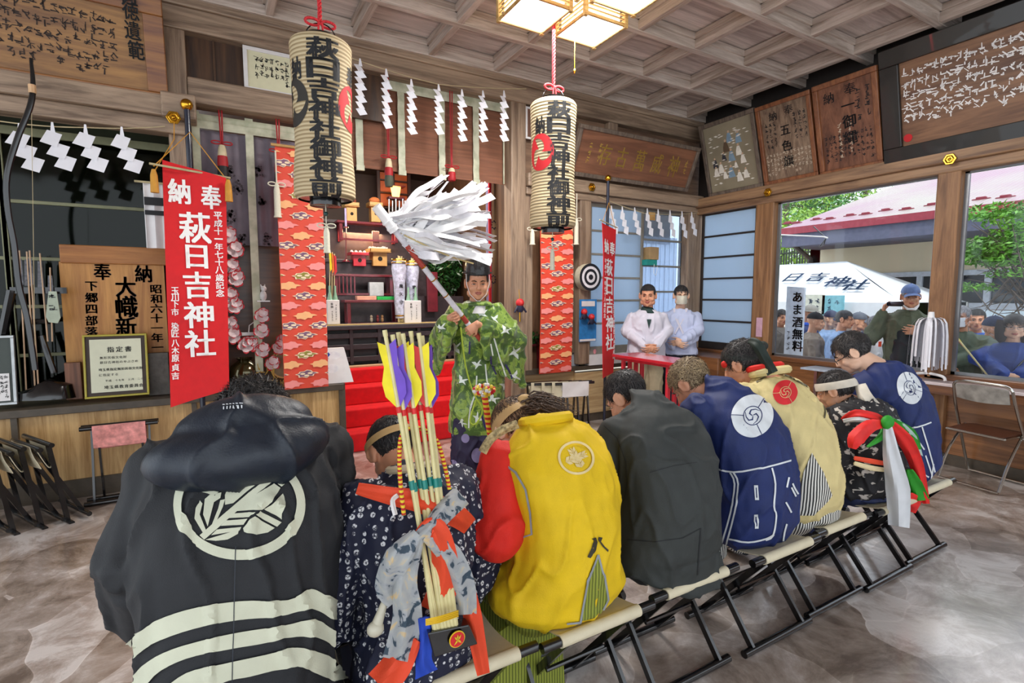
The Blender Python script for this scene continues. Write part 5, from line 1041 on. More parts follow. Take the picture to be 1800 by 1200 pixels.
def strands(g,M,n,seed,cover,L=.06,lift=.05,w=.004,crown=(0,-.04,.12),er=(.079,.099,.088),ec=(0,-.012,.036),jit=.35,segs=3,down=0.,flow=None,mi=None):
    r=random.Random(seed); ec=V(ec); cr=V(crown); k=0; M3=M
    def proj(p,s):
        q=p-ec; l=math.sqrt((q.x/er[0])**2+(q.y/er[1])**2+(q.z/er[2])**2); return ec+q*(s/max(l,1e-6))
    tries=0
    while k<n and tries<n*12:
        tries+=1; q=V((r.gauss(0,1),r.gauss(0,1),r.gauss(0,1))).normalized(); p=ec+V((q.x*er[0],q.y*er[1],q.z*er[2]))
        if not cover(p): continue
        k+=1; f=(p-cr) if flow is None else V(flow(p)); f=f+V((r.gauss(0,1),r.gauss(0,1),r.gauss(0,1)))*jit*.1+V((0,0,-down)); nn=V((q.x/er[0],q.y/er[1],q.z/er[2])).normalized(); f=(f-nn*f.dot(nn)); 
        if f.length<1e-5: continue
        f.normalize(); sd=f.cross(nn)*w*.5; l=L*r.uniform(.6,1.2); a=[];b=[]
        for i in range(segs+1):
            u=i/segs; pt=proj(p+f*l*u,1.0+lift*(.25+u*r.uniform(.6,1.1))) ; ww=1-.85*u
            a.append(g.v(M3@(pt-sd*ww))); b.append(g.v(M3@(pt+sd*ww)))
        mm=0 if r.random()<.6 else 1
        for i in range(segs): g.face([a[i],b[i],b[i+1],a[i+1]],mm)
def hair(t,M,m,seed,style='short',n=900,L=.05,lift=.06,name='hair',w=.0045,jit=.4,hl=.0):
    """scalp cap plus strand tufts"""
    def cover(p):
        if style=='bald_sides': return p.z<.06 and p.y<.03 and p.z>-.05
        if p.y>.045: return p.z>.062-hl+.25*(abs(p.x)-.03)*0
        if p.y>.0: return p.z>.02-hl*.5
        if abs(p.x)>.055 and p.y>-.03: return p.z>.018
        return p.z>(-.045 if style!='long' else -.09)
    g=G(); ec=V((0,-.012,.036)); er=(.0785,.098,.088); nu,nv=36,24; vv={}
    for j in range(nv+1):
        for i in range(nu):
            th=2*PI*i/nu; ph=-PI/2+PI*(j+.001)/nv; q=V((math.cos(ph)*math.cos(th),math.cos(ph)*math.sin(th),math.sin(ph))); p=ec+V((q.x*er[0],q.y*er[1],q.z*er[2]))
            vv[i,j]=(p,cover(p),g.v(M@p))
    for j in range(nv):
        for i in range(nu):
            c=[vv[i,j],vv[(i+1)%nu,j],vv[(i+1)%nu,j+1],vv[i,j+1]]
            if sum(x[1] for x in c)>=2: g.face([x[2] for x in c])
    strands(g,M,n,seed,cover,L,lift,w,jit=jit)
    bmesh.ops.delete(g.bm,geom=[v for v in g.bm.verts if not v.link_faces],context='VERTS')
    return obj(name,g,[m,HLM[m.name]],t,True,norm=False)
def lerp(a,b,t): return a+(b-a)*t
def torso(g,hip,neck,aw,bd,bulge=.05,z0=.36,flare=1.08,neckr=.066,lean_x=0,pw=.85,n=22,rows=((0,.82,.70),(.07,1.0,.92),(.16,1.0,1.06))):
    hip,neck=V(hip),V(neck); H=neck.z-hip.z; R_=[]
    for f,a,b in [(q0,q1*flare,q2) for q0,q1,q2 in rows]+[(.32,.93,1.08),(.5,.95,1.05),(.68,1.03,1.0),(.8,1.04,.88),(.88,.9,.74),(.95,.66,.62),(1.0,None,None)]:
        z=lerp(z0,neck.z,f); k=(z-z0)/(neck.z-z0); y=lerp(hip.y,neck.y,k**1.5)-bulge*math.sin(PI*min(1,k))*1.; x=lerp(hip.x,neck.x,k)
        R_.append((V((x,y,z)),neckr if a is None else aw*a,neckr*.95 if b is None else bd*b,V((1,0,0)),V((0,1,0))))
    g.loft(R_,n,pw)
def seated(label,x,neck,head,hp=45,hy=0,hr=0,aw=.21,bd=.14,hip_y=1.43,skin=SKIN,s=1.,knee=.44,group=None,heads=True,fat=1.,arms=((-.27,.16,.70),(.27,.16,.70)),wr=((-.10,.40,.66),(.10,.40,.66)),feet=True,hs=1.):
    t=thing('person',label,'person',(x,hip_y,0),group)
    neck=V(neck); M=mtx(head,R(hy),R(hp),R(hr),hs); hip=V((x,hip_y,.47)); g=G(); head_geo(g,M,fat)
    g.cap(neck+V((0,.0,-.02)),M@V((0,-.03,-.06)),.052*s,.05*s); g.cap(hip,neck+V((0,0,-.12)),aw*.55,aw*.55)
    J={'M':M,'neck':neck,'hip':hip,'el':[],'wr':[],'sh':[],'kn':[],'an':[]}
    for i,sg in enumerate((-1,1)):
        sh=neck+V((sg*aw*.82,.02,-.11*s)); el=V((x,neck.y,0))+V(arms[i]); w_=V((x,neck.y,0))+V(wr[i]); kn=V((x+sg*.13*s,hip_y+knee,.47)); an=V((x+sg*.13*s,hip_y+knee-.02,.09))
        g.cap(sh,el,.045*s,.038*s); g.cap(el,w_,.036*s,.028*s); d=(w_-el).normalized(); hand(g,w_,d+V((-sg*.3,0,-.4)),V((0,-.3,-1)),-sg if 0 else sg,(.25,.3,.2),s*.95)
        J['sh'].append(sh);J['el'].append(el);J['wr'].append(w_);J['kn'].append(kn);J['an'].append(an); g.cap(hip+V((sg*.09,0,0)),kn,.06*s,.05*s); g.cap(kn,an,.045*s,.035*s)
    mk_body(t,g,skin,[M],.006,False)
    face_parts(t,M,.1)
    return t,J
def sleeve(g,J,i,r=(.085,.085,.08),drop=0):
    sh,el,w_=J['sh'][i],J['el'][i],J['wr'][i]
    g.cap(sh+V((0,0,-.01)),el,r[0],r[1],14); g.cap(el,el.lerp(w_,.85),r[1],r[2],14)
    if drop: g.cap(el+V((0,0,-drop)),el.lerp(w_,.7)+V((0,0,-drop*.8)),r[1]*.8,r[2]*.8,12)
def legs(t,J,m,shoe,name='trousers',r=(.1,.085,.06),seed=3,x_=1.):
    g=G()
    for i,sg in enumerate((-1,1)): g.cap(J['hip']+V((sg*.09,0,0)),J['kn'][i],r[0],r[1],14); g.cap(J['kn'][i],J['an'][i]+V((0,0,.02)),r[1],r[2],14)
    cloth(name,t,g,m,.012,4,seed,.004,.004)
    for i in (0,1):
        a=J['an'][i]; g=G(); g.loft([(a+V((0,-.055,-.045)),.034,.03,V((1,0,0)),V((0,0,1))),(a+V((0,-.02,-.035)),.042,.045,V((1,0,0)),V((0,0,1))),(a+V((0,.06,-.045)),.045,.036,V((1,0,0)),V((0,0,1))),(a+V((0,.15,-.062)),.045,.024,V((1,0,0)),V((0,0,1))),(a+V((0,.2,-.07)),.025,.014,V((1,0,0)),V((0,0,1)))],14); obj('shoe',g,shoe,t,True)
def collar(t,J,m,r=.075,w=.03,name='collar',tilt=-.5,up=.02):
    n=J['neck']; g=G(); g.torus(n+V((0,.01,up)),r,w*.45,V((0,tilt*-1*.6,1)),24,8,flat=1.0,sy=1.05); return obj(name,g,m,t,True)
# ================= folding stools =================
def make_stool(label,canvas=CREAM,hang=0):
    t=thing('folding_stool',label,'stool'); g=G()
    W_=.165
    def f(u,v):   # canvas sagging between rails and wrapping them
        y=-.17+.34*v; return (W_*(2*u-1),y,.437-.03*math.sin(PI*v)*(1 if 0<v<1 else 0))
    g.sheet(f,6,14,.004)
    for s in (-1,1): g.tube([(-W_,s*.17,.42),(W_,s*.17,.42)],.0205,14); 
    obj('canvas_seat',g,canvas,t,True)
    for s in (-1,1): g=G(); g.tube([(-.232,s*.17,.42),(.232,s*.17,.42)],.0165,12); obj('seat_rail',g,W_BLACK,t,True)
    for s in (-1,1): g=G(); g.tube([(-.232,s*.15,.018),(.232,s*.15,.018)],.0165,12); obj('floor_rail',g,W_BLACK,t,True)
    for x,a in ((-.175,1),(.175,1),(-.125,-1),(.125,-1)):
        g=G(); g.bar((x,-.15*a,.02),(x,.17*a,.415),.026,.014,up=(1,0,0)); obj('leg',g,W_BLACK,t)
    for a in (-1,1): g=G(); g.tube([(-.175+(.05 if a<0 else 0),a*.035-.0,.235 if 0 else .22),(.175-(.05 if a<0 else 0),a*.035,.22)],.008,8); obj('stretcher',g,W_BLACK,t,True)
    return t
SL=['under the big man in the black crest coat','under the archer child with the quiver','under the woman in the yellow vest','under the man in the dark suit','under the man in the navy coat with white lines','under the person in the cream vest','under the child with green and red ribbons','under the bespectacled man in navy, last of the row']
st0=make_stool('black folding stool with cream canvas, '+SL[0]); st0['group']='folding stools in the row'
for i,x in enumerate((.10,.58,1.05,1.53,2.065,2.545,3.02,3.485)):
    o=st0 if i==0 else dup(st0,label='black folding stool with cream canvas, '+SL[i]); o.location=(x,1.42+(.02 if i%2 else 0),0)
# ================= the seated row =================
BLK=mat('black_cotton','#1a1c20',.75,var=.12,bmp=.2,bsc=350,sheen=.2); HOOD=mat('navy_shell_jacket','#0d1826',.5,var=.15,bmp=.1,bsc=200,sheen=.2); PALE=mat('undyed_cream','#c6c8b2',.75,var=.05,bmp=.1,bsc=300)
YEL=mat('yellow_felt','#d8b400',.75,var=.06,bmp=.2,bsc=300,sheen=.2); REDC=mat('red_cotton','#cf1c0c',.75,var=.07,bmp=.2,bsc=300,sheen=.1); SUIT=mat('charcoal_suit','#2c302f',.75,var=.12,bmp=.25,bsc=500,sheen=.1); NAVY=mat('navy_coat','#0c2158',.7,var=.12,bmp=.2,bsc=350,sheen=.15); BEIGE=mat('cream_felt','#cdbc84',.75,var=.06,bmp=.2,bsc=300,sheen=.1); GREYT=mat('grey_trim','#8d9294',.7); WHT=mat('white_print','#cfd4d8',.75); TAN=mat('tan_headband','#b89663',.7,var=.1)
BLKSHOE=mat('black_leather','#17181a',.25,coat=.4); TABI=mat('black_tabi','#16171c',.6)
# stripes for hakama
def stripes(name,a,b,sc_,rot=0,axis='X'):
    if name in MATS: return MATS[name]
    m,N,L,bs=newmat(name); v=texco(N,L,rot=(0,0,rot)); wv=N.new('ShaderNodeTexWave'); wv.bands_direction=axis; wv.inputs['Scale'].default_value=sc_; wv.inputs['Distortion'].default_value=.6; wv.inputs['Detail'].default_value=1; L.new(v,wv.inputs['Vector'])
    L.new(ramp(N,L,wv.outputs['Fac'],[(.42,srgb(a)),(.55,srgb(b))]),bs.inputs['Base Color']); bs.inputs['Roughness'].default_value=.7; MATS[name]=m; return m
HAK_BW=stripes('black_white_stripe','#15161a','#d6d4cc',26,.6); HAK_G=stripes('green_stripe','#5d651c','#8b9334',30,.5)
# kasuri: white five-petal flecks on navy
m,N,L,bs=newmat('kasuri_cotton'); v=texco(N,L); vo=N.new('ShaderNodeTexVoronoi'); vo.inputs['Scale'].default_value=44; vo.inputs['Randomness'].default_value=.35; L.new(v,vo.inputs['Vector']); vo2=N.new('ShaderNodeTexVoronoi'); vo2.inputs['Scale'].default_value=150; L.new(v,vo2.inputs['Vector'])
r1=ramp(N,L,vo.outputs['Distance'],[(.10,(0,0,0,1)),(.14,(1,1,1,1)),(.33,(1,1,1,1)),(.37,(0,0,0,1))]); r2=ramp(N,L,vo2.outputs['Distance'],[(.5,(1,1,1,1)),(.62,(.1,.1,.1,1))]); mu=N.new('ShaderNodeMix'); mu.data_type='RGBA'; mu.blend_type='MULTIPLY'; mu.inputs['Factor'].default_value=1; L.new(r1,mu.inputs['A']); L.new(r2,mu.inputs['B']); mc=N.new('ShaderNodeMix'); mc.data_type='RGBA'; L.new(mu.outputs['Result'],mc.inputs['Factor']); mc.inputs['A'].default_value=srgb('#101530'); mc.inputs['B'].default_value=srgb('#d8dadd'); L.new(mc.outputs['Result'],bs.inputs['Base Color']); bs.inputs['Roughness'].default_value=.75; KAS=m
m,N,L,bs=newmat('black_flower_cotton'); v=texco(N,L,(1,1,1.6)); f=ntex(N,L,v,22,2,.5,.5); g_=ntex(N,L,v,9,2); L.new(ramp(N,L,f,[(.60,srgb('#121116')),(.64,srgb('#b9b2aa'))]),bs.inputs['Base Color']); bs.inputs['Roughness'].default_value=.75; FLO=m
m,N,L,bs=newmat('patterned_sash'); v=texco(N,L); f=ntex(N,L,v,18,3,.5,1.5); L.new(ramp(N,L,f,[(.38,srgb('#2e3f4d')),(.42,srgb('#94989c')),(.6,srgb('#a3a5a3')),(.66,srgb('#c3ac84'))]),bs.inputs['Base Color']); bs.inputs['Roughness'].default_value=.7; SASH=m
# ---- 1: big man, black crest coat, hood ----
t,J=seated('heavy man from behind, black coat with round feather crest and wavy stripes, navy hood','' or .02,(.05,1.60,1.14),(.085,1.80,1.075),hp=62,aw=.235,bd=.20,skin=SKIN3,arms=((-.215,-.06,.84),(.24,.0,.80)),wr=((-.22,.10,.62),(.2,.24,.60)),knee=.46,hs=1.16)
g=G(); torso(g,(-.005,1.45,.45),(.045,1.57,1.18),.235,.20,.05,.16,1.36,.09,rows=((0,1,1.15),(.14,.98,1.16))); sleeve(g,J,0,(.10,.095,.10),.07); sleeve(g,J,1,(.10,.10,.10),.06); g.cap(J['sh'][0],J['sh'][1],.10)
coat,T1=cloth('coat',t,g,BLK,.009,8,11,.008,.009)
g=G(); legs(t,J,BLK,TABI,r=(.12,.1,.08))
# hood draped across the shoulders
g=G(); c=V((.035,1.43,1.12)); tl=Matrix.Rotation(.07,3,'Y')
g.sph(c+V((0,-.01,-.005)),(.212,.118,.092),28,m=Matrix.Rotation(-.06,3,'Y')); g.sph(c+V((.015,.03,.045)),(.165,.11,.085),22)
hd,TH=cloth('hood',t,g,HOOD,.007,7,5,.009,.009,sc=5,rs=6)
hair(t,J['M'],HAIRK,21,n=3200,L=.06,lift=.30,w=.0045,jit=3.5)
CR=[]
def feather_crest(T,t,cx,cy,rx,ry,rot,m,nm='crest',cell=7,off=.003,md=None,th=.14):
    R_=circ(cx,cy,rx,ry,rot,60); r_=circ(cx,cy,rx*(1-th),ry*(1-th),rot,60); g=decal('x',T,[(R_,[r_])],m,t,cell,off,noobj=G())
    cs,sn=math.cos(rot),math.sin(rot)
    def P(x,y): x,y=x*rx,y*ry; return (cx+x*cs-y*sn,cy+x*sn+y*cs)
    def feather(a,l0,l1,w):   # feather with shaft gap and barb cuts
        ca,sa=math.cos(a),math.sin(a); Q=lambda u,v: P(u*ca-v*sa,u*sa+v*ca); sh=[]
        for s in (-1,1):
            n=5
            for k in range(n):
                u0=lerp(l0,l1,k/n)+.015; u1=lerp(l0,l1,(k+1)/n)-.015; wv=w*(1-.25*(k/n)) if k<n-1 else w*.8
                sh.append(([Q(u0,s*.045),Q(u1,s*.045),Q(u1+.12,s*wv),Q(u0+.12,s*wv)],[]))
        sh.append(([Q(l0,-.025),Q(l1+.1,-.025),Q(l1+.1,.025),Q(l0,.025)],[])); return sh
    S=feather(-.75,-.62,.55,.24)+feather(-2.35,-.62,.55,.24)
    decal('x',T,[q for q in S],m,t,cell,off,noobj=g); return obj(nm,g,m,TREEOBJ[id(T)][0],True,norm=False)
def crest1(T,t,m):
    # ring with broken edge, and crossed feathers built from bands
    out=[(308,880),(310,850),(322,833),(330,845),(325,862),(322,880),(320,905),(332,930),(352,950),(385,966),(420,964),(455,956),(485,935),(503,910),(506,885),(498,866),(505,850),(512,835),(527,832),(524,850),(533,874),(536,890),(531,912),(515,935),(492,958),(462,974),(425,981),(385,978),(350,966),(322,944),(306,918)]
    g=decal('x',T,[(circ(421,888,114,96,0,70),[circ(421,886,99,80,0,70)])],m,t,5,.006,noobj=G())
    f=[]
    # left lower feather
    f+=[([(345,893),(352,880),(357,886),(352,905),(366,938),(358,936),(343,912)],[]),([(361,878),(370,870),(380,872),(366,925),(358,905)],[]),([(372,925),(384,895),(388,880),(396,878),(392,892),(376,928)],[])]
    # long shaft
    f+=[([(352,940),(472,836),(482,842),(360,948)],[])]
    f+=[([(362,948),(420,930),(418,938),(400,948),(380,950)],[]),([(372,940),(382,930),(424,926),(421,932)],[]),([(388,924),(398,915),(436,912),(430,922)],[]),([(402,911),(410,903),(450,900),(441,909)],[]),([(414,899),(440,876),(480,850),(492,858),(478,880),(458,896)],[])]
    f+=[([(396,871),(402,852),(440,849),(464,838),(410,885),(396,888)],[]),([(354,850),(392,850),(390,862),(376,872),(366,868),(345,862)],[]),([(380,868),(390,866),(388,876),(376,884)],[])]
    # right feather
    f+=[([(455,898),(494,918),(486,926),(448,905)],[]),([(430,928),(446,908),(482,928),(470,936),(448,940),(432,934)],[]),([(462,894),(480,884),(496,868),(499,880),(497,912),(480,904)],[]),([(484,842),(494,838),(506,832),(505,846),(494,856),(486,850)],[])]
    f=[(([(421+(x-421)*1.0,888+(y-888)*1.0) for x,y in p]),h) for p,h in f]
    decal('x',T,f,m,t,5,.006,noobj=g); return obj('feather_crest',g,m,TREEOBJ[id(T)][0],True,norm=False)
crest1(T1,t,PALE)
def band(pts1,pts2): return ([tuple(p) for p in smoothpts(pts1,4)]+[tuple(p) for p in smoothpts(pts2,4)][::-1],[])
def v2(L): return [V(p) for p in L]
S=[band(v2([(168,1205),(175,1175),(210,1142),(260,1098),(330,1070),(420,1055),(505,1053),(545,1034),(585,1052),(622,1068)]),v2([(168,1240),(205,1195),(225,1166),(270,1130),(340,1104),(420,1088),(490,1082),(545,1070),(590,1090),(628,1112)])),
   band(v2([(205,1230),(240,1180),(290,1145),(350,1125),(420,1110),(500,1098),(550,1088),(595,1112),(635,1140)]),v2([(240,1240),(275,1185),(330,1155),(400,1140),(460,1130),(520,1118),(560,1122),(600,1142),(636,1140)])),
   band(v2([(280,1215),(330,1180),(390,1165),(460,1150),(520,1137),(565,1148),(600,1160),(634,1150)]),v2([(340,1240),(390,1198),(440,1186),(490,1174),(530,1172),(570,1190),(600,1196),(632,1175)]))]
decal('hem_stripes',T1,S,PALE,t,5,.006)
decal('back_seam',T1,[(stroke([(414,960),(412,1050),(408,1200)],1.6),[])],HOOD,t,5,.0075)
g=G(); f=lambda x,z:PY(408+x,716-z,1.47)
g=decal('x',TH,[([(392+i*6+a*s,712-i*.6+b*s2) for a,b in ((0,0),(4,0),(4,1.4),(0,1.4))],[]) for i in range(6) for s,s2,  in ((1,1),)]+[([(393+i*6,716-i*.6),(395+i*6,716-i*.6),(395+i*6,721-i*.6),(393+i*6,721-i*.6)],[]) for i in range(6)],WHT,t,3,.004,noobj=G()); obj('hood_logo',g,WHT,t,norm=False)
# ---- 2: archer child with quiver ----
t,J=seated('child archer from behind in navy fleck-patterned robe with tan headband and tied sashes',.47,(.49,1.47,.96),(.475,1.62,.995),hp=50,hy=8,aw=.165,bd=.125,hip_y=1.42,s=.82,knee=.34,arms=((-.24,.04,.66),(.24,.06,.66)),wr=((-.12,.26,.56),(.12,.26,.56)),hs=.92,skin=SKIN3)
g=G(); torso(g,(.47,1.42,.45),(.49,1.46,.985),.165,.13,.03,.36,1.18,.06,rows=((0,1,1.15),(.14,.98,1.16))); sleeve(g,J,0,(.10,.12,.11),.10); sleeve(g,J,1,(.10,.12,.11),.10)
rb,T2=cloth('robe',t,g,KAS,.008,6,31,.008,.011,rs=11); legs(t,J,mat('dark_hakama','#15182c',.7),TABI,r=(.09,.08,.06))
hair(t,J['M'],HAIRK,22,n=900,L=.02,lift=.03,w=.004); M=J['M']
g=G(); g.loft([(M@V((0,-.012,.045)),.081,.1,(M.to_3x3()@V((1,0,0))).normalized(),(M.to_3x3()@V((0,1,.15))).normalized()),(M@V((0,-.012,.018)),.083,.1,(M.to_3x3()@V((1,0,0))).normalized(),(M.to_3x3()@V((0,1,.15))).normalized())],28,caps=False); obj('headband',g,TAN,t,True)
collar(t,J,mat('pale_collar','#b9ab90',.7),.062,.03)
def ribbon(name,px,w_,m,t,th=.006,fold=.0,label=None,cup=.3,top=False):
    """cloth strip following points (px,py,Y)"""
    P=smoothpts([PY(x,y,yy) for x,y,yy in px],4); n=len(P)-1; g=G(); W=[w_*v if isinstance(w_,(int,float)) else None for v in [1]*(n+1)] if isinstance(w_,(int,float)) else [lerp(w_[min(len(w_)-1,int(i/n*(len(w_)-1)))],w_[min(len(w_)-1,int(i/n*(len(w_)-1))+1)],(i/n*(len(w_)-1))%1) for i in range(n+1)]
    def f(u,v):
        i=v*n; k=min(n-1,int(i)); p=P[k].lerp(P[k+1],i-k); d=(P[min(n,k+1)]-P[max(0,k-1)]).normalized(); view=(CAM-p).normalized(); sd=d.cross(view).normalized(); wi=lerp(W[k],W[k+1],i-k)
        return p+sd*(u-.5)*wi+view*(cup*wi*(math.cos((u-.5)*PI)-.5)+.12*wi*math.sin(u*9+v*4))
    g.sheet(f,8,n,th); o=obj(name,g,m,t,True)
    if label: o['label']=label
    return o
ORG=mat('vermilion_sash','#d8431f',.7,var=.06,bmp=.15,bsc=200); BLU=mat('blue_cloth','#1a42b0',.7)
ribbon('red_sash',[(628,858,1.36),(690,872,1.27),(745,882,1.235),(800,905,1.235),(826,925,1.29)],[.03,.045,.06,.06,.05],ORG,t)
ribbon('red_sash',[(740,942,1.2),(762,925,1.175),(778,960,1.17),(782,1020,1.19),(762,1075,1.21)],[.04,.05,.06,.075,.075],ORG,t)
ribbon('patterned_sash',[(812,870,1.25),(785,895,1.2),(755,930,1.175),(735,945,1.18)],[.06,.055,.045,.03],SASH,t)
ribbon('patterned_sash',[(735,938,1.18),(700,980,1.19),(680,1030,1.22),(692,1060,1.23)],[.03,.07,.06,.03],SASH,t)
ribbon('patterned_sash',[(735,945,1.18),(712,1020,1.2),(716,1085,1.2),(700,1160,1.2)],[.03,.06,.075,.08],SASH,t)
ribbon('patterned_sash',[(750,940,1.17),(790,975,1.17),(812,1030,1.18),(815,1080,1.19)],[.03,.06,.07,.07],SASH,t)
ribbon('red_sash',[(782,960,1.2),(815,1020,1.2),(832,1090,1.19),(850,1185,1.18)],[.03,.045,.05,.035],ORG,t)
ribbon('red_sash',[(725,1120,1.2),(700,1165,1.2),(668,1205,1.19)],[.05,.075,.08],ORG,t)
ribbon('blue_tie',[(745,1085,1.19),(748,1120,1.185),(745,1160,1.18),(750,1185,1.18)],[.03,.035,.04,.06],BLU,t); ribbon('white_tassel_cord',[(700,870,1.26),(690,880,1.24),(695,905,1.23)],.012,WHITEP,t)
g=G(); a=PY(660,1105,1.24); b=PY(678,1052,1.25); g.cap(a,b,.017,.008,12); g.sph(a,(.022,.018,.02)); obj('wooden_toggle',g,mat('pale_ivory','#bdb8a4',.4),t,True)
# quiver and arrows (things of their own)
q=thing('quiver','flat black quiver board with round leaf crest low on the archer child back','quiver',tuple(PY(800,1130,1.2))); QY=1.16
def q3(x,y,Y): return PY(x,y,Y)
g=G(); g.prism([q3(752,1113,QY),q3(825,1098,QY),q3(840,1132,QY),q3(763,1156,QY)],V((.01,.05,-.01))); obj('quiver_box',g,W_BLACK,q,bevel=.003)
g=G(); c=PY(803,1122,QY-.004); g.prism([c+V((.022*math.cos(k*PI/12),-.001,.022*math.sin(k*PI/12))) for k in range(24)],(0,-.002,0),0); g.prism([c+V((.019*math.cos(k*PI/12),-.003,.019*math.sin(k*PI/12))) for k in range(24)],(0,-.002,0),1)
for a_ in (-.7,0,.7,2.4,3.9): g.prism([c+V((0,-.006,0)),c+V((.006*math.cos(PI/2+a_+.5),-.006,.006*math.sin(PI/2+a_+.5))),c+V((.015*math.cos(PI/2+a_),-.006,.015*math.sin(PI/2+a_))),c+V((.006*math.cos(PI/2+a_-.5),-.006,.006*math.sin(PI/2+a_-.5)))],(0,-.001,0),0)
obj('leaf_crest',g,[mat('crest_yellow','#d8b42a',.4),TOM],q)
g=G(); 
for k in range(4): ribbon('yellow_cord',[(748,1098-k*3,1.15),(775,1092-k*3,1.135),(806,1082-k*3,1.15)],.004,mat('yellow_cord','#d6ad1c',.5),q,.004)
PUR=mat('feather_purple','#6a45b8',.6); YF=mat('feather_yellow','#e6d51a',.6); RF=mat('feather_red','#c92a28',.6); BSH=mat('bamboo_shaft','#cfc48f',.4,var=.08,scale=30); TEAL=mat('teal_binding','#14796f',.4); DGF=mat('feather_dark','#1f3c46',.6)
AR=[((676,580),(770,1108),0),((700,584),(777,1105),1),((708,586),(783,1103),1),((722,582),(789,1101),2),((736,585),(795,1100),1),((742,590),(801,1098),0),((690,588),(765,1110),0)]
for i,(a,b,k) in enumerate(AR):
    YT=1.30+(.02 if i%2 else 0); YB2=1.175; A=PY(*a,YT); B=PY(*b,YB2); ay=A; d=(B-A); o=thing('festival_arrow',('long bamboo arrow with %s feathers in the quiver, %s'%(('purple and yellow','yellow and red','dark and red')[k],('tip at far left','third tip','fourth tip','fifth tip','second tip from right','tip at far right','second tip')[i])),'arrow',tuple(B),'feathered arrows in the quiver')
    P=lambda s: A+d*s
    g=G(); g.tube([P(0),P(.27),P(.3),P(1)],[.0052,.0056,.0058,.0072],8); obj('shaft',g,BSH,o,True)
    g=G(); g.tube([P(.255),P(.275)],.0065,8,mi=1); g.tube([P(.50),P(.53)],.0080,8,mi=0); g.tube([P(.0),P(.02)],.0062,8,mi=2); obj('binding',g,[TEAL,RF,BSH],o,True)
    vw=(CAM-P(.15)).normalized(); sd=d.normalized().cross(vw).normalized()
    for j,(s,m) in enumerate(((-1,(PUR,YF,DGF)[k]),(1,(YF,RF,RF)[k]))):
        sd2=(sd*s+vw*.25).normalized(); g=G(); w1=.030; pts=[P(.05)+sd2*.004,P(.035)+sd2*w1*.8,P(.07)+sd2*w1*.75,P(.12)+sd2*w1*.6,P(.17)+sd2*w1,P(.215)+sd2*w1*.9,P(.255)+sd2*.005]; g.prism(pts,vw*.0015); obj('feather',g,m,o)
g=G(); tt=thing('striped_cord','red and yellow twisted cord loop around the arrow bundle','cord',tuple(PY(760,900,1.25)))
LP=smoothpts([PY(x,y,Y) for x,y,Y in ((710,905,1.2),(704,850,1.24),(702,800,1.26),(706,765,1.27),(722,752,1.28),(745,755,1.28),(768,775,1.28),(782,820,1.26),(790,860,1.24))],5); g.tube(LP,.0055,8); obj('loop',g,stripes('twist_red_yellow','#b01a1c','#dcbf2a',30,.7,'Z'),tt,True)
# ---- 3: woman in yellow vest ----
t,J=seated('woman from behind in yellow crested vest over red sleeve, tan headband, brown hair',.99,(1.0,1.50,1.03),(.985,1.69,.985),hp=60,hy=10,aw=.20,bd=.15,skin=SKIN2,arms=((-.235,-.07,.74),(.26,.1,.70)),wr=((-.20,.20,.62),(.14,.36,.62)))
g=G(); torso(g,(1.0,1.43,.45),(1.01,1.49,1.07),.20,.165,.05,.41,1.16,.07); g.cap(J['sh'][1],J['el'][1]+V((0,-.03,.03)),.10,.085); g.sph((.98,1.42,.5),(.25,.19,.12))
vs,T3=cloth('vest',t,g,YEL,.008,8,41,.009,.007)
g=G(); sleeve(g,J,0,(.10,.102,.09),.03); cloth('red_sleeve',t,g,REDC,.009,6,42,.006,.006,label='red sleeve')
g=G(); sleeve(g,J,1,(.085,.085,.08),0); cloth('red_sleeve',t,g,REDC,.01,5,43)
legs(t,J,HAK_G,TABI,'green_hakama',r=(.13,.12,.13))
g=G(); g.sheet(lambda u,v:PZ(850+u*70,1045+v*150,.40-.37*v)+V((0,-.0,0)) if 0 else V((.70+.36*u,1.40+.12*u-.05*v,.40-.38*v)),10,10,.01); o=obj('hakama_panel',g,HAK_G,t,True)
feather_crest(T3,t,1012,805,32,29,.3,mat('crest_ivory','#d9c48c',.6),'round_crest',4,.004)
DK=mat('dark_applique','#2f2a18',.7)
decal('butterfly_mark',T3,[([(1032,978),(1040,962),(1043,950),(1040,946),(1046,944),(1049,952),(1046,966),(1038,980)],[]),([(1068,970),(1058,960),(1050,948),(1051,943),(1058,944),(1055,951),(1062,960),(1069,966)],[])],DK,t,4,.004)
decal('vest_slit',T3,[([(1050,975),(1032,1020),(1020,1090),(1052,1082),(1068,1052),(1062,1010)],[])],HAK_G,t,6,.004)
decal('grey_piping',T3,[(stroke([(1050,974),(1032,1020),(1019,1092)],3.5),[]),(stroke([(1050,974),(1061,1010),(1068,1052),(1052,1084)],3.5),[]),(stroke([(853,792),(880,810),(908,830),(925,860),(933,900),(936,938),(915,945),(900,955)],3.5),[]),(stroke([(1020,1092),(996,1094)],3),[])],GREYT,t,5,.005)
collar(t,J,YEL,.078,.045,up=.03); 
Mh=J['M']; hair(t,Mh,HAIRB,23,n=1400,L=.06,lift=.05,w=.004,jit=.3)
g=G(); rr=random.Random(9)
for k in range(260):
    a=Mh@V((rr.gauss(.01,.02),-.085,.03+rr.gauss(0,.02))); b=a+V((rr.gauss(.055,.02),-.04+rr.gauss(0,.012),.016+rr.gauss(0,.012))); c=b+V((rr.gauss(.07,.02),-.02+rr.gauss(0,.012),-.035+rr.gauss(0,.012))); g.tube([a,b,c],[.003,.0035,.001],4)
obj('ponytail',g,HAIRB,t,True)
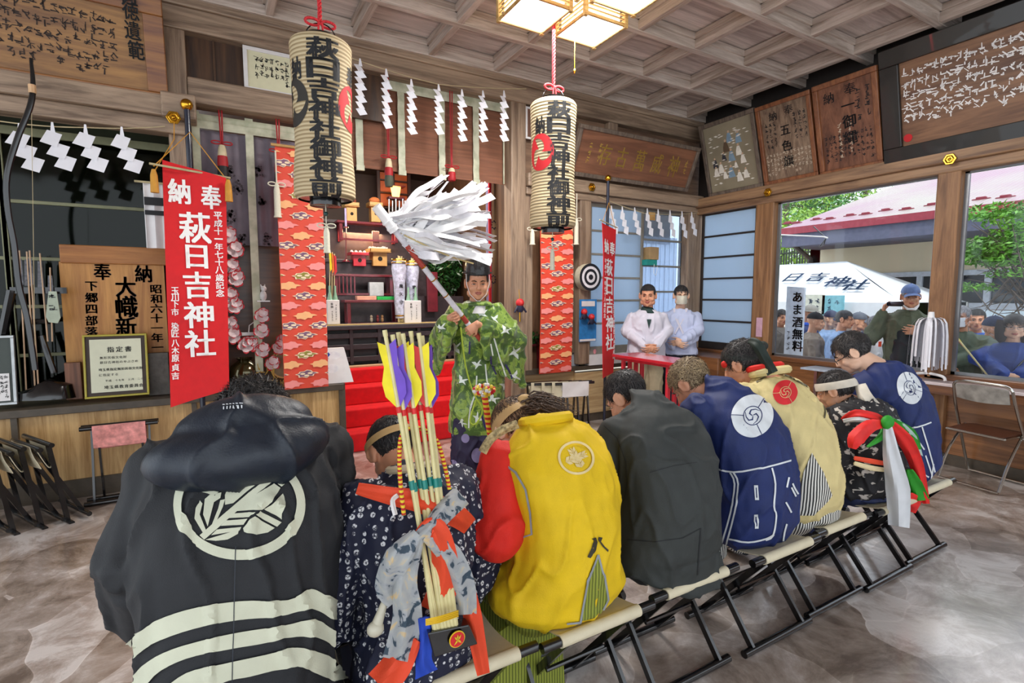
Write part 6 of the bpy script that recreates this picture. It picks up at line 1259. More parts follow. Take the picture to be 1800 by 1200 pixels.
g=G(); X_=(Mh.to_3x3()@V((1,0,0))).normalized(); Y_=(Mh.to_3x3()@V((0,1,.1))).normalized(); g.loft([(Mh@V((0,-.012,.07)),.074,.092,X_,Y_),(Mh@V((0,-.012,.04)),.086,.104,X_,Y_),(Mh@V((0,-.012,.012)),.087,.105,X_,Y_)],28,caps=False); g.sph(Mh@V((.02,-.115,.04)),(.03,.02,.02)); obj('headband',g,TAN,t,True)
ribbon('knitted_trim',[(848,795,1.5),(862,772,1.5),(885,755,1.5),(910,745,1.48)],.03,mat('knit_straw','#a8956a',.9,var=.5,scale=70,bmp=.8,bsc=90),t,.01)
# ---- 4: man in dark suit ----
t,J=seated('man from behind in plain charcoal suit, short black hair, head bowed',1.50,(1.53,1.53,1.06),(1.575,1.72,1.045),hp=42,hy=20,aw=.20,bd=.15,arms=((-.27,.05,.70),(.27,.08,.70)))
g=G(); torso(g,(1.50,1.42,.45),(1.53,1.52,1.07),.21,.155,.055,.43,1.06,.07,pw=.8); sleeve(g,J,0,(.085,.075,.06)); sleeve(g,J,1,(.085,.075,.06)); g.cap(J['sh'][0],J['sh'][1],.07); g.loft([((1.53,1.50,1.03),.115,.10,(1,0,0),(0,1,0)),((1.53,1.54,1.075),.078,.074,(1,0,0),(0,1,0)),((1.535,1.57,1.105),.062,.06,(1,0,0),(0,1,0))],20)
g.loft([((1.50,1.36,.5),.21,.12,(1,0,0),(0,1,0)),((1.52,1.31,.44),.2,.06,(1,0,0),(0,1,0)),((1.58,1.27,.37),.09,.03,(1,0,0),(0,1,0))],14)
jk,T4=cloth('suit_jacket',t,g,SUIT,.008,7,51,.006,.006); legs(t,J,mat('suit_trousers','#1f2224',.75),BLKSHOE)
decal('jacket_seam',T4,[(stroke([(1103,948),(1150,952),(1200,945),(1232,928)],1.6),[]),(stroke([(1232,928),(1228,975),(1226,1010)],2.2),[]),(stroke([(1062,748),(1085,770),(1100,810),(1102,850),(1098,880)],1.4),[]),(stroke([(1142,830),(1185,818),(1225,812)],1.2),[])],mat('seam_shadowline','#1a1c1e',.8),t,4,.002)
hair(t,J['M'],HAIRK,24,n=1500,L=.035,lift=.06,w=.0035)
# ---- 5: man in navy happi with white lines ----
t,J=seated('man from behind in navy coat with white line pattern and round crest, light brown hair',2.06,(2.0,1.53,1.09),(1.965,1.70,1.075),hp=48,hy=14,aw=.195,bd=.155,skin=SKIN3,arms=((-.25,.06,.72),(.27,.08,.72)))
g=G(); torso(g,(2.06,1.43,.45),(2.0,1.52,1.09),.20,.155,.055,.40,1.02,.07); sleeve(g,J,0,(.10,.095,.09)); sleeve(g,J,1,(.10,.10,.09)); g.cap(J['sh'][0],J['sh'][1],.08); g.loft([((2.0,1.50,1.05),.12,.10,(1,0,0),(0,1,0)),((2.0,1.54,1.10),.08,.075,(1,0,0),(0,1,0)),((1.995,1.575,1.13),.064,.062,(1,0,0),(0,1,0))],20)
hp_,T5=cloth('festival_coat',t,g,NAVY,.008,7,61,.007,.008); legs(t,J,HAK_BW,BLKSHOE,'striped_trousers')
def tomoe_disc(T,t,cx,cy,rx,ry,rot,base,line,nm='round_crest',cell=5):
    decal(nm,T,[(circ(cx,cy,rx,ry,rot,50),[])],base,t,cell,.0035)
    S=[(circ(cx,cy,rx*.46,ry*.46,rot,40),[circ(cx,cy,rx*.42,ry*.42,rot,40)])]; cs,sn=math.cos(rot),math.sin(rot)
    P=lambda x,y:(cx+x*rx*cs-y*ry*sn,cy+x*rx*sn+y*ry*cs)
    for k in range(3):
        a=k*2*PI/3+.5; S.append((stroke([P(.46*math.cos(a),.46*math.sin(a)),P(1.*math.cos(a),1.*math.sin(a))],rx*.035),[]))
        S.append((stroke([P(r_*math.cos(a+q_),r_*math.sin(a+q_)) for r_,q_ in ((.02,0),(.18,.5),(.28,1.2),(.32,1.9),(.4,2.5))],[rx*.03,rx*.08,rx*.06,rx*.04,rx*.02]),[]))
    decal('crest_lines',T,S,line,t,cell*.7,.0048)
tomoe_disc(T5,t,1322,731,36,38,.6,WHT,NAVY)
def lines(nm,T,t,L,w_,m,cell=5): decal(nm,T,[(stroke([tuple(p) for p in smoothpts([V(q) for q in l],3)] if len(l)>2 else l,w_),[]) for l in L],m,t,cell,.0035)
lines('white_lines',T5,t,[[(1256,822),(1290,829),(1340,822),(1390,809)],[(1284,830),(1292,850),(1285,900),(1268,958)],[(1290,830),(1298,850),(1292,900),(1276,960)],[(1356,822),(1362,850),(1360,890),(1364,905),(1358,940),(1345,948)],[(1282,947),(1315,952),(1345,946),(1360,938)],[(1392,849),(1396,858),(1402,868)],[(1390,856),(1398,872)],[(1380,882),(1386,892),(1390,900)],[(1386,838),(1382,856)],[(1382,920),(1378,935),(1376,950)]],3,WHT)
decal('white_marks',T5,[([(1325,852),(1332,852),(1334,878),(1327,878)],[[(1328,856),(1330,856),(1331,874),(1329,874)]]),([(1326,904),(1333,904),(1333,928),(1326,928)],[[(1328.5,908),(1330.5,908),(1330.5,924),(1328.5,924)]])],WHT,t,4,.0035)
hair(t,J['M'],HAIRL,25,n=1800,L=.045,lift=.12,w=.0038,jit=1.2)
# ---- 6: person in cream vest with red crest ----
t,J=seated('person from behind in cream vest with red round crest and tied dark headband',2.45,(2.33,1.53,1.10),(2.32,1.68,1.15),hp=26,hy=12,aw=.20,bd=.15,skin=SKIN3)
g=G(); torso(g,(2.43,1.43,.45),(2.32,1.52,1.11),.185,.155,.055,.43,1.05,.07); g.cap(J['sh'][0],J['el'][0]+V((0,0,.08)),.10,.09); g.cap(J['sh'][1],J['el'][1]+V((0,0,.05)),.11,.10)
vt,T6=cloth('vest',t,g,BEIGE,.008,7,71,.008,.007); legs(t,J,HAK_BW,TABI,'striped_hakama',r=(.13,.11,.10)); g=G(); g.sph((2.46,1.42,.47),(.2,.16,.08)); cloth('hakama_seat',t,g,HAK_BW,.01,3,72)
tomoe_disc(T6,t,1380,690,21,22,.5,TOM,BEIGE,cell=4)
decal('vest_slit',T6,[([(1426,795),(1412,830),(1396,905),(1430,905),(1455,880),(1462,870),(1447,830)],[])],HAK_BW,t,5,.0035)
lines('dark_trim',T6,t,[[(1330,672),(1350,660),(1368,652)],[(1368,652),(1405,672),(1432,688),(1449,715),(1448,735)]],2.5,mat('trim_olive','#4b4426'),4)
collar(t,J,BEIGE,.078,.045,up=.03); g=G(); g.torus(J['neck']+V((-.01,.03,.05)),.07,.018,V((0,.3,1)),20,8); obj('red_undercollar',g,REDC,t,True)
M=J['M']; hair(t,M,HAIRK,26,n=1500,L=.07,lift=.14,w=.005,jit=1.3)
X_=(M.to_3x3()@V((1,0,0))).normalized(); Y_=(M.to_3x3()@V((0,1,.25))).normalized(); g=G(); g.loft([(M@V((0,-.012,.075)),.074,.09,X_,Y_),(M@V((0,-.012,.05)),.087,.105,X_,Y_),(M@V((0,-.012,.02)),.088,.107,X_,Y_)],28,caps=False); g.sph(M@V((.03,-.115,.055)),(.03,.025,.025)); obj('headband',g,mat('leaf_print_headband','#1b211c',.7,var=.9,scale=60),t,True)
ribbon('headband_tail',[(1316,598,1.62),(1330,605,1.56),(1345,632,1.52),(1358,655,1.47)],[.03,.05,.05,.05],mat('dark_green_band','#14231c',.7),t); g=G(); g.sph(M@V((-.07,.06,.03)),(.010,.018,.018)); obj('red_front_knot',g,REDC,t,True)
# ---- 7: child with green, red and white ribbons ----
t,J=seated('child from behind in black flower-print robe, white headband, large green red and white ribbons',3.0,(2.99,1.44,.94),(2.96,1.56,.975),hp=22,hy=14,aw=.165,bd=.125,hip_y=1.42,s=.82,knee=.34,arms=((-.22,.05,.64),(.22,.06,.66)),wr=((-.12,.26,.56),(.12,.26,.56)),hs=.92)
g=G(); torso(g,(3.03,1.42,.45),(2.99,1.44,.955),.195,.145,.03,.42,1.15,.06); sleeve(g,J,0,(.09,.10,.09),.06); sleeve(g,J,1,(.09,.10,.09),.05)
rb,T7=cloth('robe',t,g,FLO,.008,6,81,.008,.01,rs=11); legs(t,J,mat('navy_hakama','#16234a',.7),TABI,r=(.1,.09,.07)); g=G(); g.sph((3.02,1.42,.445),(.2,.16,.035)); cloth('hakama_seat',t,g,mat('navy_hakama','#16234a'),.01,3,82)
M=J['M']; hair(t,M,HAIRK,27,n=1300,L=.04,lift=.08,w=.004)
X_=(M.to_3x3()@V((1,0,0))).normalized(); Y_=(M.to_3x3()@V((0,1,.1))).normalized(); g=G(); g.loft([(M@V((0,-.012,.06)),.08,.098,X_,Y_),(M@V((0,-.012,.045)),.086,.104,X_,Y_),(M@V((0,-.012,.015)),.086,.106,X_,Y_)],28,caps=False); obj('headband',g,mat('white_headband','#c9c2b4',.7),t,True)
WR=mat('white_ribbon','#c9ccd0',.7,var=.05); RR=mat('red_ribbon','#d6201c',.65); GR=mat('green_ribbon','#1e8a1a',.65)
ribbon('headband_tail',[(1512,675,1.45),(1522,700,1.40),(1540,722,1.36)],[.05,.07,.08],mat('white_headband','#c9c2b4'),t)
ribbon('red_ribbon',[(1480,738,1.42),(1505,728,1.34),(1540,735,1.27),(1556,745,1.25)],[.02,.05,.05,.03],RR,t); ribbon('white_ribbon',[(1482,740,1.4),(1510,737,1.31),(1545,745,1.255)],[.02,.025,.02],WR,t)
ribbon('red_ribbon',[(1558,745,1.24),(1530,748,1.24),(1505,770,1.25),(1498,788,1.26)],[.03,.06,.07,.03],RR,t); ribbon('green_ribbon',[(1556,752,1.25),(1548,768,1.245),(1525,785,1.26)],[.03,.03,.01],GR,t)
ribbon('white_ribbon',[(1560,745,1.22),(1567,800,1.2),(1578,860,1.19),(1580,925,1.19)],[.03,.07,.10,.085],WR,t); ribbon('red_ribbon',[(1565,742,1.22),(1592,775,1.21),(1612,820,1.21),(1628,885,1.21)],[.03,.07,.06,.03],RR,t)
ribbon('green_ribbon',[(1565,736,1.26),(1600,760,1.28),(1612,790,1.28)],[.02,.05,.04],GR,t); ribbon('green_ribbon',[(1598,825,1.23),(1605,850,1.23),(1615,880,1.23)],[.03,.08,.10],GR,t); ribbon('red_ribbon',[(1595,870,1.24),(1610,886,1.24),(1616,890,1.24)],[.05,.1,.08],RR,t); ribbon('white_ribbon',[(1575,740,1.27),(1600,770,1.29),(1616,815,1.3)],[.03,.06,.05],mat('mint_ribbon','#b9d6cf'),t)
g=G(); g.sph(PY(1560,742,1.225),(.04,.025,.035)); obj('green_knot',g,GR,t,True); ribbon('red_waist_tie',[(1502,805,1.29),(1530,810,1.255),(1560,815,1.25)],[.02,.025,.02],ORG,t); ribbon('cream_waist_tie',[(1502,814,1.28),(1530,822,1.25),(1560,826,1.245)],[.02,.025,.02],mat('cream_tie','#d0bf94'),t)
# ---- 8: man in navy with glasses, last of the row ----
t,J=seated('bespectacled young man in navy coat with pale round crest, last of the seated row',3.50,(3.40,1.52,1.09),(3.31,1.66,1.16),hp=36,hy=30,aw=.19,bd=.145,skin=SKIN2)
g=G(); torso(g,(3.47,1.43,.45),(3.38,1.51,1.12),.185,.145,.04,.42,1.08,.068); sleeve(g,J,0,(.10,.10,.09)); sleeve(g,J,1,(.10,.10,.09)); g.cap(J['sh'][0],J['sh'][1],.08)
c8,T8=cloth('festival_coat',t,g,NAVY,.008,7,91,.007,.008); legs(t,J,mat('navy_trousers','#121a38',.7),BLKSHOE)
tomoe_disc(T8,t,1598,682,21,29,-.35,WHT,NAVY,cell=4)
lines('white_lines',T8,t,[[(1603,752),(1620,748),(1636,742)],[(1620,750),(1632,790),(1645,838)],[(1616,778),(1624,790)],[(1626,800),(1640,842)],[(1622,832),(1632,838)],[(1640,815),(1636,845)]],2.5,WHT,4)
hair(t,J['M'],HAIRK,28,n=1700,L=.055,lift=.10,w=.004,jit=.8)
g=G(); 
for s in (-1,1): g.torus((s*.032,.102,.0),.022,.0018,V((0,1,0)),18,5,sy=.75); g.tube([(s*.054,.10,.003),(s*.08,.0,.008)],.002,5)
g.xf(J['M']); obj('glasses',g,mat('glasses_frame','#1a1a20',.3),t,True)
# ================= standing people =================
def standing(label,x,y,yaw,hz,skin=SKIN,arms=None,s=1.,fat=1.,hp=4,hyaw=0,z0=0.,aw=.17,group=None,eyes=.5,brow=EYED,glasses=None,curl=(.3,.4,.3),vox=.0055,handdirs=None,bw=.0035,hs=1.):
    """figure frame: origin at feet, +y forward"""
    F_=Matrix.Translation((x,y,z0))@Matrix.Rotation(yaw,4,'Z'); t=thing('person',label,'person',(x,y,z0),group)
    hzl=hz-z0; M=F_@mtx((0,.03,hzl),R(hyaw),R(hp),0,hs); W=lambda p:F_@V(p); g=G(); head_geo(g,M,fat)
    nk=W((0,-.01,hzl-.19)); hip=W((0,0,hzl*.56)); g.cap(nk+V((0,0,-.02)),M@V((0,-.02,-.06)),.052,.05); g.cap(hip,W((0,0,hzl*.74)),.10,.11)
    J=dict(M=M,neck=nk,hip=hip,sh=[],el=[],wr=[],kn=[],an=[],F=F_,W=W,hz=hzl)
    for i,sg in enumerate((-1,1)):
        sh=W((sg*aw,-.0,hzl-.25)); a=arms[i] if arms else ((sg*(aw+.05),.02,hzl*.68),(sg*(aw-.02),.15,hzl*.56)); el,w_=W(a[0]),W(a[1])
        g.cap(sh,el,.042,.036); g.cap(el,w_,.034,.026); d=(w_-el).normalized(); hd_=handdirs[i] if handdirs else None
        R3=F_.to_3x3()
        if hd_: hand(g,w_,R3@V(hd_[0]),R3@V(hd_[1]),hd_[2],hd_[3] if len(hd_)>3 else curl,s,thumb=hd_[4] if len(hd_)>4 else .5)
        else: hand(g,w_,d,R3@V((-sg,0,-.3)),-sg,curl,s)
        kn=W((sg*.10,.0,hzl*.30)); an=W((sg*.11,0,.08)); g.cap(hip+R3@V((sg*.08,0,0)),kn,.06,.05); g.cap(kn,an,.045,.035)
        J['sh'].append(sh);J['el'].append(el);J['wr'].append(w_);J['kn'].append(kn);J['an'].append(an)
    mk_body(t,g,skin,[M],vox); face_parts(t,M,eyes,brow,bw,glasses)
    return t,J
def coat(t,J,m,z0,aw=.19,bd=.13,flare=1.15,sl=(.075,.075,.06),name='coat',seed=3,vox=.009,amp=.006,ridge=.006,ztop=None,drop=(0,0),pw=.85,split=None):
    hz=J['hz']; W=J['W']; U=(J['F'].to_3x3()@V((1,0,0))); Vv=(J['F'].to_3x3()@V((0,1,0))); zt=ztop or hz-.155; g=G(); rs=[]
    for f,a,b in ((0,flare,1.2),(.25,1.02,1.1),(.5,.93,1.05),(.72,1.0,1.05),(.86,1.05,.92),(.93,.8,.72),(1,.42,.55)):
        rs.append((W((0,0,lerp(z0,zt,f))),aw*a,bd*b,U,Vv))
    g.loft(rs,22,pw)
    for i in (0,1):
        sh,el,w_=J['sh'][i],J['el'][i],J['wr'][i]; g.cap(sh+V((0,0,-.01)),el,sl[0],sl[1],14); g.cap(el,el.lerp(w_,.9),sl[1],sl[2],14)
        if drop[i]: 
            for k in range(5): u=k/4; p=el.lerp(w_,.2+.7*u); g.cap(p,p+V((0,0,-drop[i])),sl[2]*.8,sl[2]*.7,10)
    return cloth(name,t,g,m,vox,6,seed,amp,ridge)
def pants(t,J,m,shoe,r=(.10,.085,.07),seed=5,name='trousers'):
    g=G(); U=J['F'].to_3x3()
    for i,sg in enumerate((-1,1)): g.cap(J['hip']+U@V((sg*.08,0,.02)),J['kn'][i],r[0],r[1],14); g.cap(J['kn'][i],J['an'][i],r[1],r[2],14)
    cloth(name,t,g,m,.012,4,seed,.005,.006)
    for i in (0,1):
        a=J['an'][i]; g=G(); X_=U@V((1,0,0)); g.loft([(a+U@V((0,-.05,-.04)),.035,.03,X_,V((0,0,1))),(a+U@V((0,.04,-.04)),.045,.038,X_,V((0,0,1))),(a+U@V((0,.14,-.06)),.045,.022,X_,V((0,0,1))),(a+U@V((0,.18,-.065)),.025,.014,X_,V((0,0,1)))],14); obj('shoe',g,shoe,t,True)
def mask(t,M,m,nm='face_mask',y=.012,z=-.045,fat=1.):
    g=G(); nu,nv=14,8
    def f(u,v):
        a=(u-.5)*2.2; zz=.045-.095*v; k=math.cos((v-.45)*1.6); return V((.064*fat*math.sin(a),.03+.078*math.cos(a)*(.72+.28*k)+.012*math.exp(-(a*2)**2)*k,z+zz*1.0+.01))
    g.sheet(f,nu,nv,.002)
    for s in (-1,1): g.tube([f(1 if s>0 else 0,.15)*1.0,V((s*.082,-.012,.02))],.0015,5); g.tube([f(1 if s>0 else 0,.85),V((s*.082,-.012,-.02))],.0015,5)
    g.xf(M); return obj(nm,g,m,t,True)
def cap_hat(t,M,m,brim=True,nm='cap',h=.095,bm=None):
    g=G(); n=24; g.ringloft([[V((.083*math.cos(2*PI*k/n)*math.cos(a),-.01+.102*math.sin(2*PI*k/n)*math.cos(a),.045+h*math.sin(a))) for k in range(n)] for a in [i*PI/2/7*.98 for i in range(8)]])
    g.sph((0,-.01,.045+h),.008,8)
    if brim: g.sheet(lambda u,v:(.075*math.sin((u-.5)*2.4)*(1+.05*v),.07+.08*v*math.cos((u-.5)*2.2)+.015*math.cos((u-.5)*3),.05-.02*v-.03*((u-.5)*2)**2),12,6,.003)
    g.xf(M); return obj(nm,g,m,t,True)
# ---- priest ----
GRN,N,L,b=newmat('green_brocade'); v=texco(N,L); f=ntex(N,L,v,9,4,.6,1.2); f2=ntex(N,L,v,26,2); mu=N.new('ShaderNodeMath'); mu.operation='MULTIPLY_ADD'; mu.inputs[1].default_value=.35; L.new(f2,mu.inputs[0]); L.new(f,mu.inputs[2])
L.new(ramp(N,L,mu.outputs[0],[(.60,srgb('#3f5c1c')),(.68,srgb('#587a2a')),(.71,srgb('#93ad45')),(.8,srgb('#7d9a38'))]),b.inputs['Base Color']); b.inputs['Roughness'].default_value=.4; b.inputs['Sheen Weight'].default_value=.3
hz=1.60; PYW=R(159)
F0=Matrix.Translation((1.86,3.84,0))@Matrix.Rotation(PYW,4,'Z'); Fi=F0.inverted()
HU=PY(801,556,3.56); HL=PY(829,577,3.60)   # where his two fists grip
wdir=(PY(700,424,3.5)-HU).normalized()
l=lambda p: tuple(Fi@p); wl=Fi.to_3x3()@wdir; toself=V((0,-1,0))
tw=wl.normalized(); right=V((1,0,0))
# right fist (person's right = local +x) above, left fist below
def grip(P,side): 
    # fingers wrap around the shaft: d across shaft, n towards palm
    return P
hu=Fi@HU; hl=Fi@HL
dR=(V((-.9,.35,-.25))).normalized(); dL=(V((.9,.3,.2))).normalized()
dR=(dR-tw*dR.dot(tw)).normalized(); dL=(dL-tw*dL.dot(tw)).normalized()
wrR=hu-dR*.055+V((0,-.035,0)); wrL=hl-dL*.055+V((0,.03,0))
t,J=standing('priest in green crane-patterned robe and black hat waving a long white paper wand',1.86,3.84,PYW,hz,SKIN3,arms=[((-.30,.06,1.14),tuple(wrL)),((.30,.04,1.16),tuple(wrR))],fat=1.10,hp=6,eyes=.35,hs=1.18,handdirs=[(tuple(dL),(0,-1,0),1,(1.1,1.3,.9),1.2),(tuple(dR),(0,1,0),1,(1.1,1.3,.9),1.2)],vox=.0045)
g=G(); W=J['W']; U=F0.to_3x3()@V((1,0,0)); Vv=F0.to_3x3()@V((0,1,0))
g.loft([(W((0,0,.36)),.235,.15,U,Vv),(W((0,0,.6)),.225,.16,U,Vv),(W((0,0,.95)),.20,.15,U,Vv),(W((0,0,1.15)),.205,.15,U,Vv),(W((0,0,1.32)),.215,.12,U,Vv),(W((0,0,1.40)),.17,.10,U,Vv),(W((0,0,1.455)),.085,.085,U,Vv)],24,.85)
for i in (0,1):
    sh,el,w_=J['sh'][i],J['el'][i],J['wr'][i]; g.cap(sh,el,.095,.10,14); g.cap(el,el.lerp(w_,.78),.10,.075,14)
    for k in range(7):
        u=k/6; p=el.lerp(w_,-.15+.95*u); dr=(.36 if i==0 else .25)*(1-.35*u); g.cap(p,p+V((.02*(1 if i==0 else -1),0,-dr)),.05,.04,10)
rb,TP=cloth('green_robe',t,g,GRN,.009,6,101,.010,.012,sc=4,rs=7)
g=G(); 
for s in (-1,1): g.loft([(W((s*.09,0,.5)),.13,.14,U,Vv),(W((s*.10,0,.25)),.125,.14,U,Vv),(W((s*.11,0,.04)),.12,.14,U,Vv)],16,.8)
hk,THK=cloth('purple_hakama',t,g,mat('purple_hakama','#241c3c',.6,var=.15),.011,4,102,.008,.012)
CRN=mat('crane_white','#dfe6dd',.5); CRP=mat('crane_violet','#2c2458',.5); LIME=mat('lime_cord','#a7bb3a',.5)
def crane(x,y,s,a,mir=1):
    c_,s_=math.cos(a),math.sin(a); P=lambda u,v:(x+(u*mir*c_-v*s_)*s,y+(u*mir*s_+v*c_)*s)
    return [([P(-.9,-.2),P(-.3,-.35),P(.0,-.1),P(.3,-.7),P(.55,-.9),P(.35,-.2),P(.9,.0),P(.35,.15),P(.1,.6),P(-.1,.9),P(-.12,.3),P(-.5,.1)],[])]
S=[]
for x,y,s,a,mm in ((846,552,13,.4,1),(802,612,13,1.2,-1),(838,640,11,.2,1),(888,580,11,.8,1),(905,620,14,1.3,-1),(812,668,12,.9,1),(888,678,14,.3,-1),(866,700,13,1.0,1),(840,735,12,.5,-1),(812,742,10,1.4,1),(775,575,11,.3,1),(905,660,12,1.7,1),(870,560,10,2.0,1),(895,715,10,.6,1)): S+=crane(x,y,s,a,mm)
decal('crane_pattern',TP,S,CRN,t,5,.004)
decal('violet_cords',TP,[(stroke([(862,626),(864,640),(872,658)],3),[]),(stroke([(888,640),(896,655),(900,665)],3),[]),(stroke([(846,728),(852,748),(858,758)],4),[]),(stroke([(826,600),(825,622)],3),[])],CRP,t,4,.005)
lines('white_piping',TP,t,[[(868,594),(874,615),(882,640),(892,668)],[(838,660),(836,690),(826,720),(824,752)],[(862,604),(866,625)],[(853,640),(856,668),(862,690)]],2.5,CRN,4)
decal('lavender_crest',THK,[(circ(791,762,6,12),[]),(circ(797,822,9,14),[]),(circ(838,800,10,13),[]),(circ(818,770,7,8),[])],mat('lavender_print','#8c82ac',.6),t,5,.004)
rr=ribbon('lime_cord',[(810,575,3.50),(818,640,3.55),(832,690,3.55),(848,720,3.55),(836,745,3.55),(826,738,3.55),(838,700,3.56)],.012,LIME,t,.005)
M=J['M']; hair(t,M,HAIRK,31,n=500,L=.02,lift=.03,w=.003)
g=G(); g.loft([(M@V((0,-.01,.062)),.098,.122),(M@V((0,-.012,.10)),.102,.124),(M@V((0,-.02,.14)),.096,.116),(M@V((0,-.03,.158)),.07,.09)],26); g.sph(M@V((0,-.09,.13)),(.03,.03,.05)); g.torus(M@V((0,-.01,.075)),.103,.006,M.to_3x3()@V((0,0,1)),26,6,sy=1.2); obj('black_hat',g,mat('hat_gauze','#0d0e10',.35,bmp=.8,bsc=160,coat=.4),t,True)
g=G(); g.tube([M@V(p) for p in ((-.08,.03,.07),(-.078,.04,0),(-.055,.06,-.07),(-.01,.075,-.112),(.01,.075,-.112),(.055,.06,-.07),(.078,.04,0),(.08,.03,.07))],.003,6); obj('chin_cord',g,WHITEP,t,True)
g=G(); nk=J['neck']; g.torus(nk+V((0,0,-.005)),.075,.02,V((0,.1,1)),22,8); g.loft([(W((0,.04,1.36)),.07,.10,U,Vv),(W((0,.01,1.44)),.085,.085,U,Vv)],16,caps=False); obj('white_undercollar',g,WHITEP,t,True)
g=G(); g.loft([(W((0,.005,1.425)),.135,.115,U,Vv),(W((0,.005,1.455)),.105,.10,U,Vv)],26,caps=False); o=obj('round_collar',g,GRN,t,True); so_=o.modifiers.new('s','SOLIDIFY'); so_.thickness=.012
for sg in (-1,1): a=W((sg*.1,.02,.0)); g=G(); g.loft([(a+V((0,0,.02)),.05,.1,U,Vv),(a+V((0,0,.05)),.045,.09,U,Vv)],14); obj('shoe',g,TABI,t,True)
# ---- the wand (his, but a thing of its own) ----
w_=thing('purification_wand','long red and white banded wand with a mass of white paper streamers','wand',tuple(HL)); A=HL-wdir*.12; Bt=PY(668,372,3.46)
HU2=HU; wd=(Bt-HL); Ln=wd.length; d=wd.normalized(); g=G(); 
for k,(s0,s1,mi) in enumerate(((-.14,.03,1),(.03,.06,0),(.06,.12,1),(.12,.30,0),(.30,.56,0),(.56,.74,1),(.74,1.0,0))): g.tube([HL+d*Ln*s0,HL+d*Ln*s1],.021 if mi==0 else .0195,12,mi=mi)
for s in (.12,.31,.45,.56): g.tube([HL+d*Ln*s,HL+d*Ln*(s+.008)],.0225,12,mi=2)
obj('staff',g,[mat('wand_white','#d3d0d6',.4),mat('wand_red','#a93f33',.4),GOLD],w_,True)
g=G(); c=HL+d*Ln*.86; e=HL+d*Ln*1.04; g.tube([c,c.lerp(e,.3),e],[.04,.035,.033],14); 
for s in (.1,.35): q=c.lerp(e,s); g.tube([q,q+d*.012],.042,14)
obj('paper_head',g,WHITE,w_,True)
rg=random.Random(12); side=PY(870,420,3.5)-PY(700,400,3.5); side.normalize()
for k in range(120):
    u=rg.random(); st=c.lerp(e,rg.uniform(-.9,.55)); tx=rg.uniform(760,872); q=rg.random(); ty=lerp(322,468,q)
    if tx>845 and rg.random()<.5: ty=lerp(335,460,q)
    end=PY(tx,ty-(872-tx)*.12+rg.uniform(-6,6),3.5+rg.uniform(-.16,.2)); mid=st.lerp(end,.45)+V((rg.uniform(-.03,.03),rg.uniform(-.05,.05),.05*(1-q*1.6)+rg.uniform(-.02,.03))); P=smoothpts([st,mid,st.lerp(end,.75)+V((rg.uniform(-.03,.03),rg.uniform(-.04,.04),rg.uniform(-.03,.04))),end],5); n=len(P)-1; tw_=rg.uniform(-1.5,1.5); t0=rg.uniform(0,3.1); wd_=rg.uniform(.03,.062); g=G()
    def f(a,b):
        i=b*n; j=min(n-1,int(i)); p=P[j].lerp(P[j+1],i-j); dd=(P[j+1]-P[j]).normalized(); x_,y_=frame(dd); an=t0+tw_*b; s=x_*math.cos(an)+y_*math.sin(an); return p+s*(a-.5)*wd_
    g.sheet(f,2,n,.0008)
    obj('paper_streamer',g,WHITE if k%3 else mat('grey_white_paper','#dcdadf',.7),w_,True,norm=False) if k<98 else None
    if k>=98: g.bm.free()
g=G(); P=smoothpts([c,PY(780,446,3.45),PY(832,463,3.45)],5); g.tube(P,[.006]*len(P),6); obj('hemp_strand',g,mat('hemp','#c9b37c',.7),w_,True)
# ---- man and woman in white ----
WCOAT=mat('white_robe','#cbc8d4',.7,var=.03,bmp=.1,bsc=200,sheen=.1)
def clasp(z,x=0,y=.24): return [((-.235,.02,1.10),(x-.05,y,z)),((.235,.02,1.10),(x+.05,y,z))]
t,J=standing('stocky man in white jacket with dark collar, hands clasped behind the red table',4.27,4.36,R(146),1.50,SKIN3,arms=clasp(.94),fat=1.12,hyaw=-14,eyes=.35,hs=1.10,handdirs=[((.8,.35,-.35),(.2,-.9,.3),-1,(.4,.7,.5)),((-.8,.3,-.35),(-.2,-.9,.3),1,(.4,.7,.5))],curl=(.5,.6,.4))
coat(t,J,WCOAT,.80,.20,.15,1.1,(.075,.07,.05),'white_jacket',111,amp=.005,ridge=.007,drop=(.03,.03)); pants(t,J,mat('khaki_trousers','#a3967a',.75,var=.1),BLKSHOE,(.12,.10,.09)); hair(t,J['M'],HAIRK,32,n=700,L=.016,lift=.02,w=.0025)
g=G(); nk=J['neck']; U=J['F'].to_3x3(); g.loft([(nk+U@V((0,.0,.06)),.062,.06),(nk+U@V((0,.01,.03)),.075,.075),(nk+U@V((0,.03,-.03)),.075,.11)],20,caps=False); o=obj('dark_collar',g,mat('dark_green_collar','#16332f',.7),t,True); so_=o.modifiers.new('s','SOLIDIFY'); so_.thickness=.008
g=G(); g.prism([J['W'](p) for p in ((-.02,.155,1.24),(.03,.155,1.24),(.008,.165,1.14))],U@V((0,.01,0))); obj('collar_point',g,mat('dark_green_collar','#16332f'),t)
t,J=standing('woman in white robe and face mask standing beside the stocky man, by the corner post',4.86,4.40,R(128),1.50,SKIN2,arms=[((-.21,.04,1.10),(-.04,.22,.98)),((.21,.04,1.10),(.05,.22,.96))],hyaw=14,eyes=.4,hs=1.06,handdirs=[((.8,.35,-.3),(.2,-.9,.3),-1,(.3,.5,.4)),((-.8,.3,-.3),(-.2,-.9,.3),1,(.3,.5,.4))])
coat(t,J,mat('white_robe_blue','#bcc4e0',.7,var=.03,bmp=.1,bsc=200,sheen=.1),.80,.19,.14,1.12,(.075,.075,.06),'white_robe',112,amp=.005,ridge=.007,drop=(.08,.08)); pants(t,J,mat('navy_skirt','#151a2c',.7),BLKSHOE,(.12,.12,.11),name='dark_skirt')
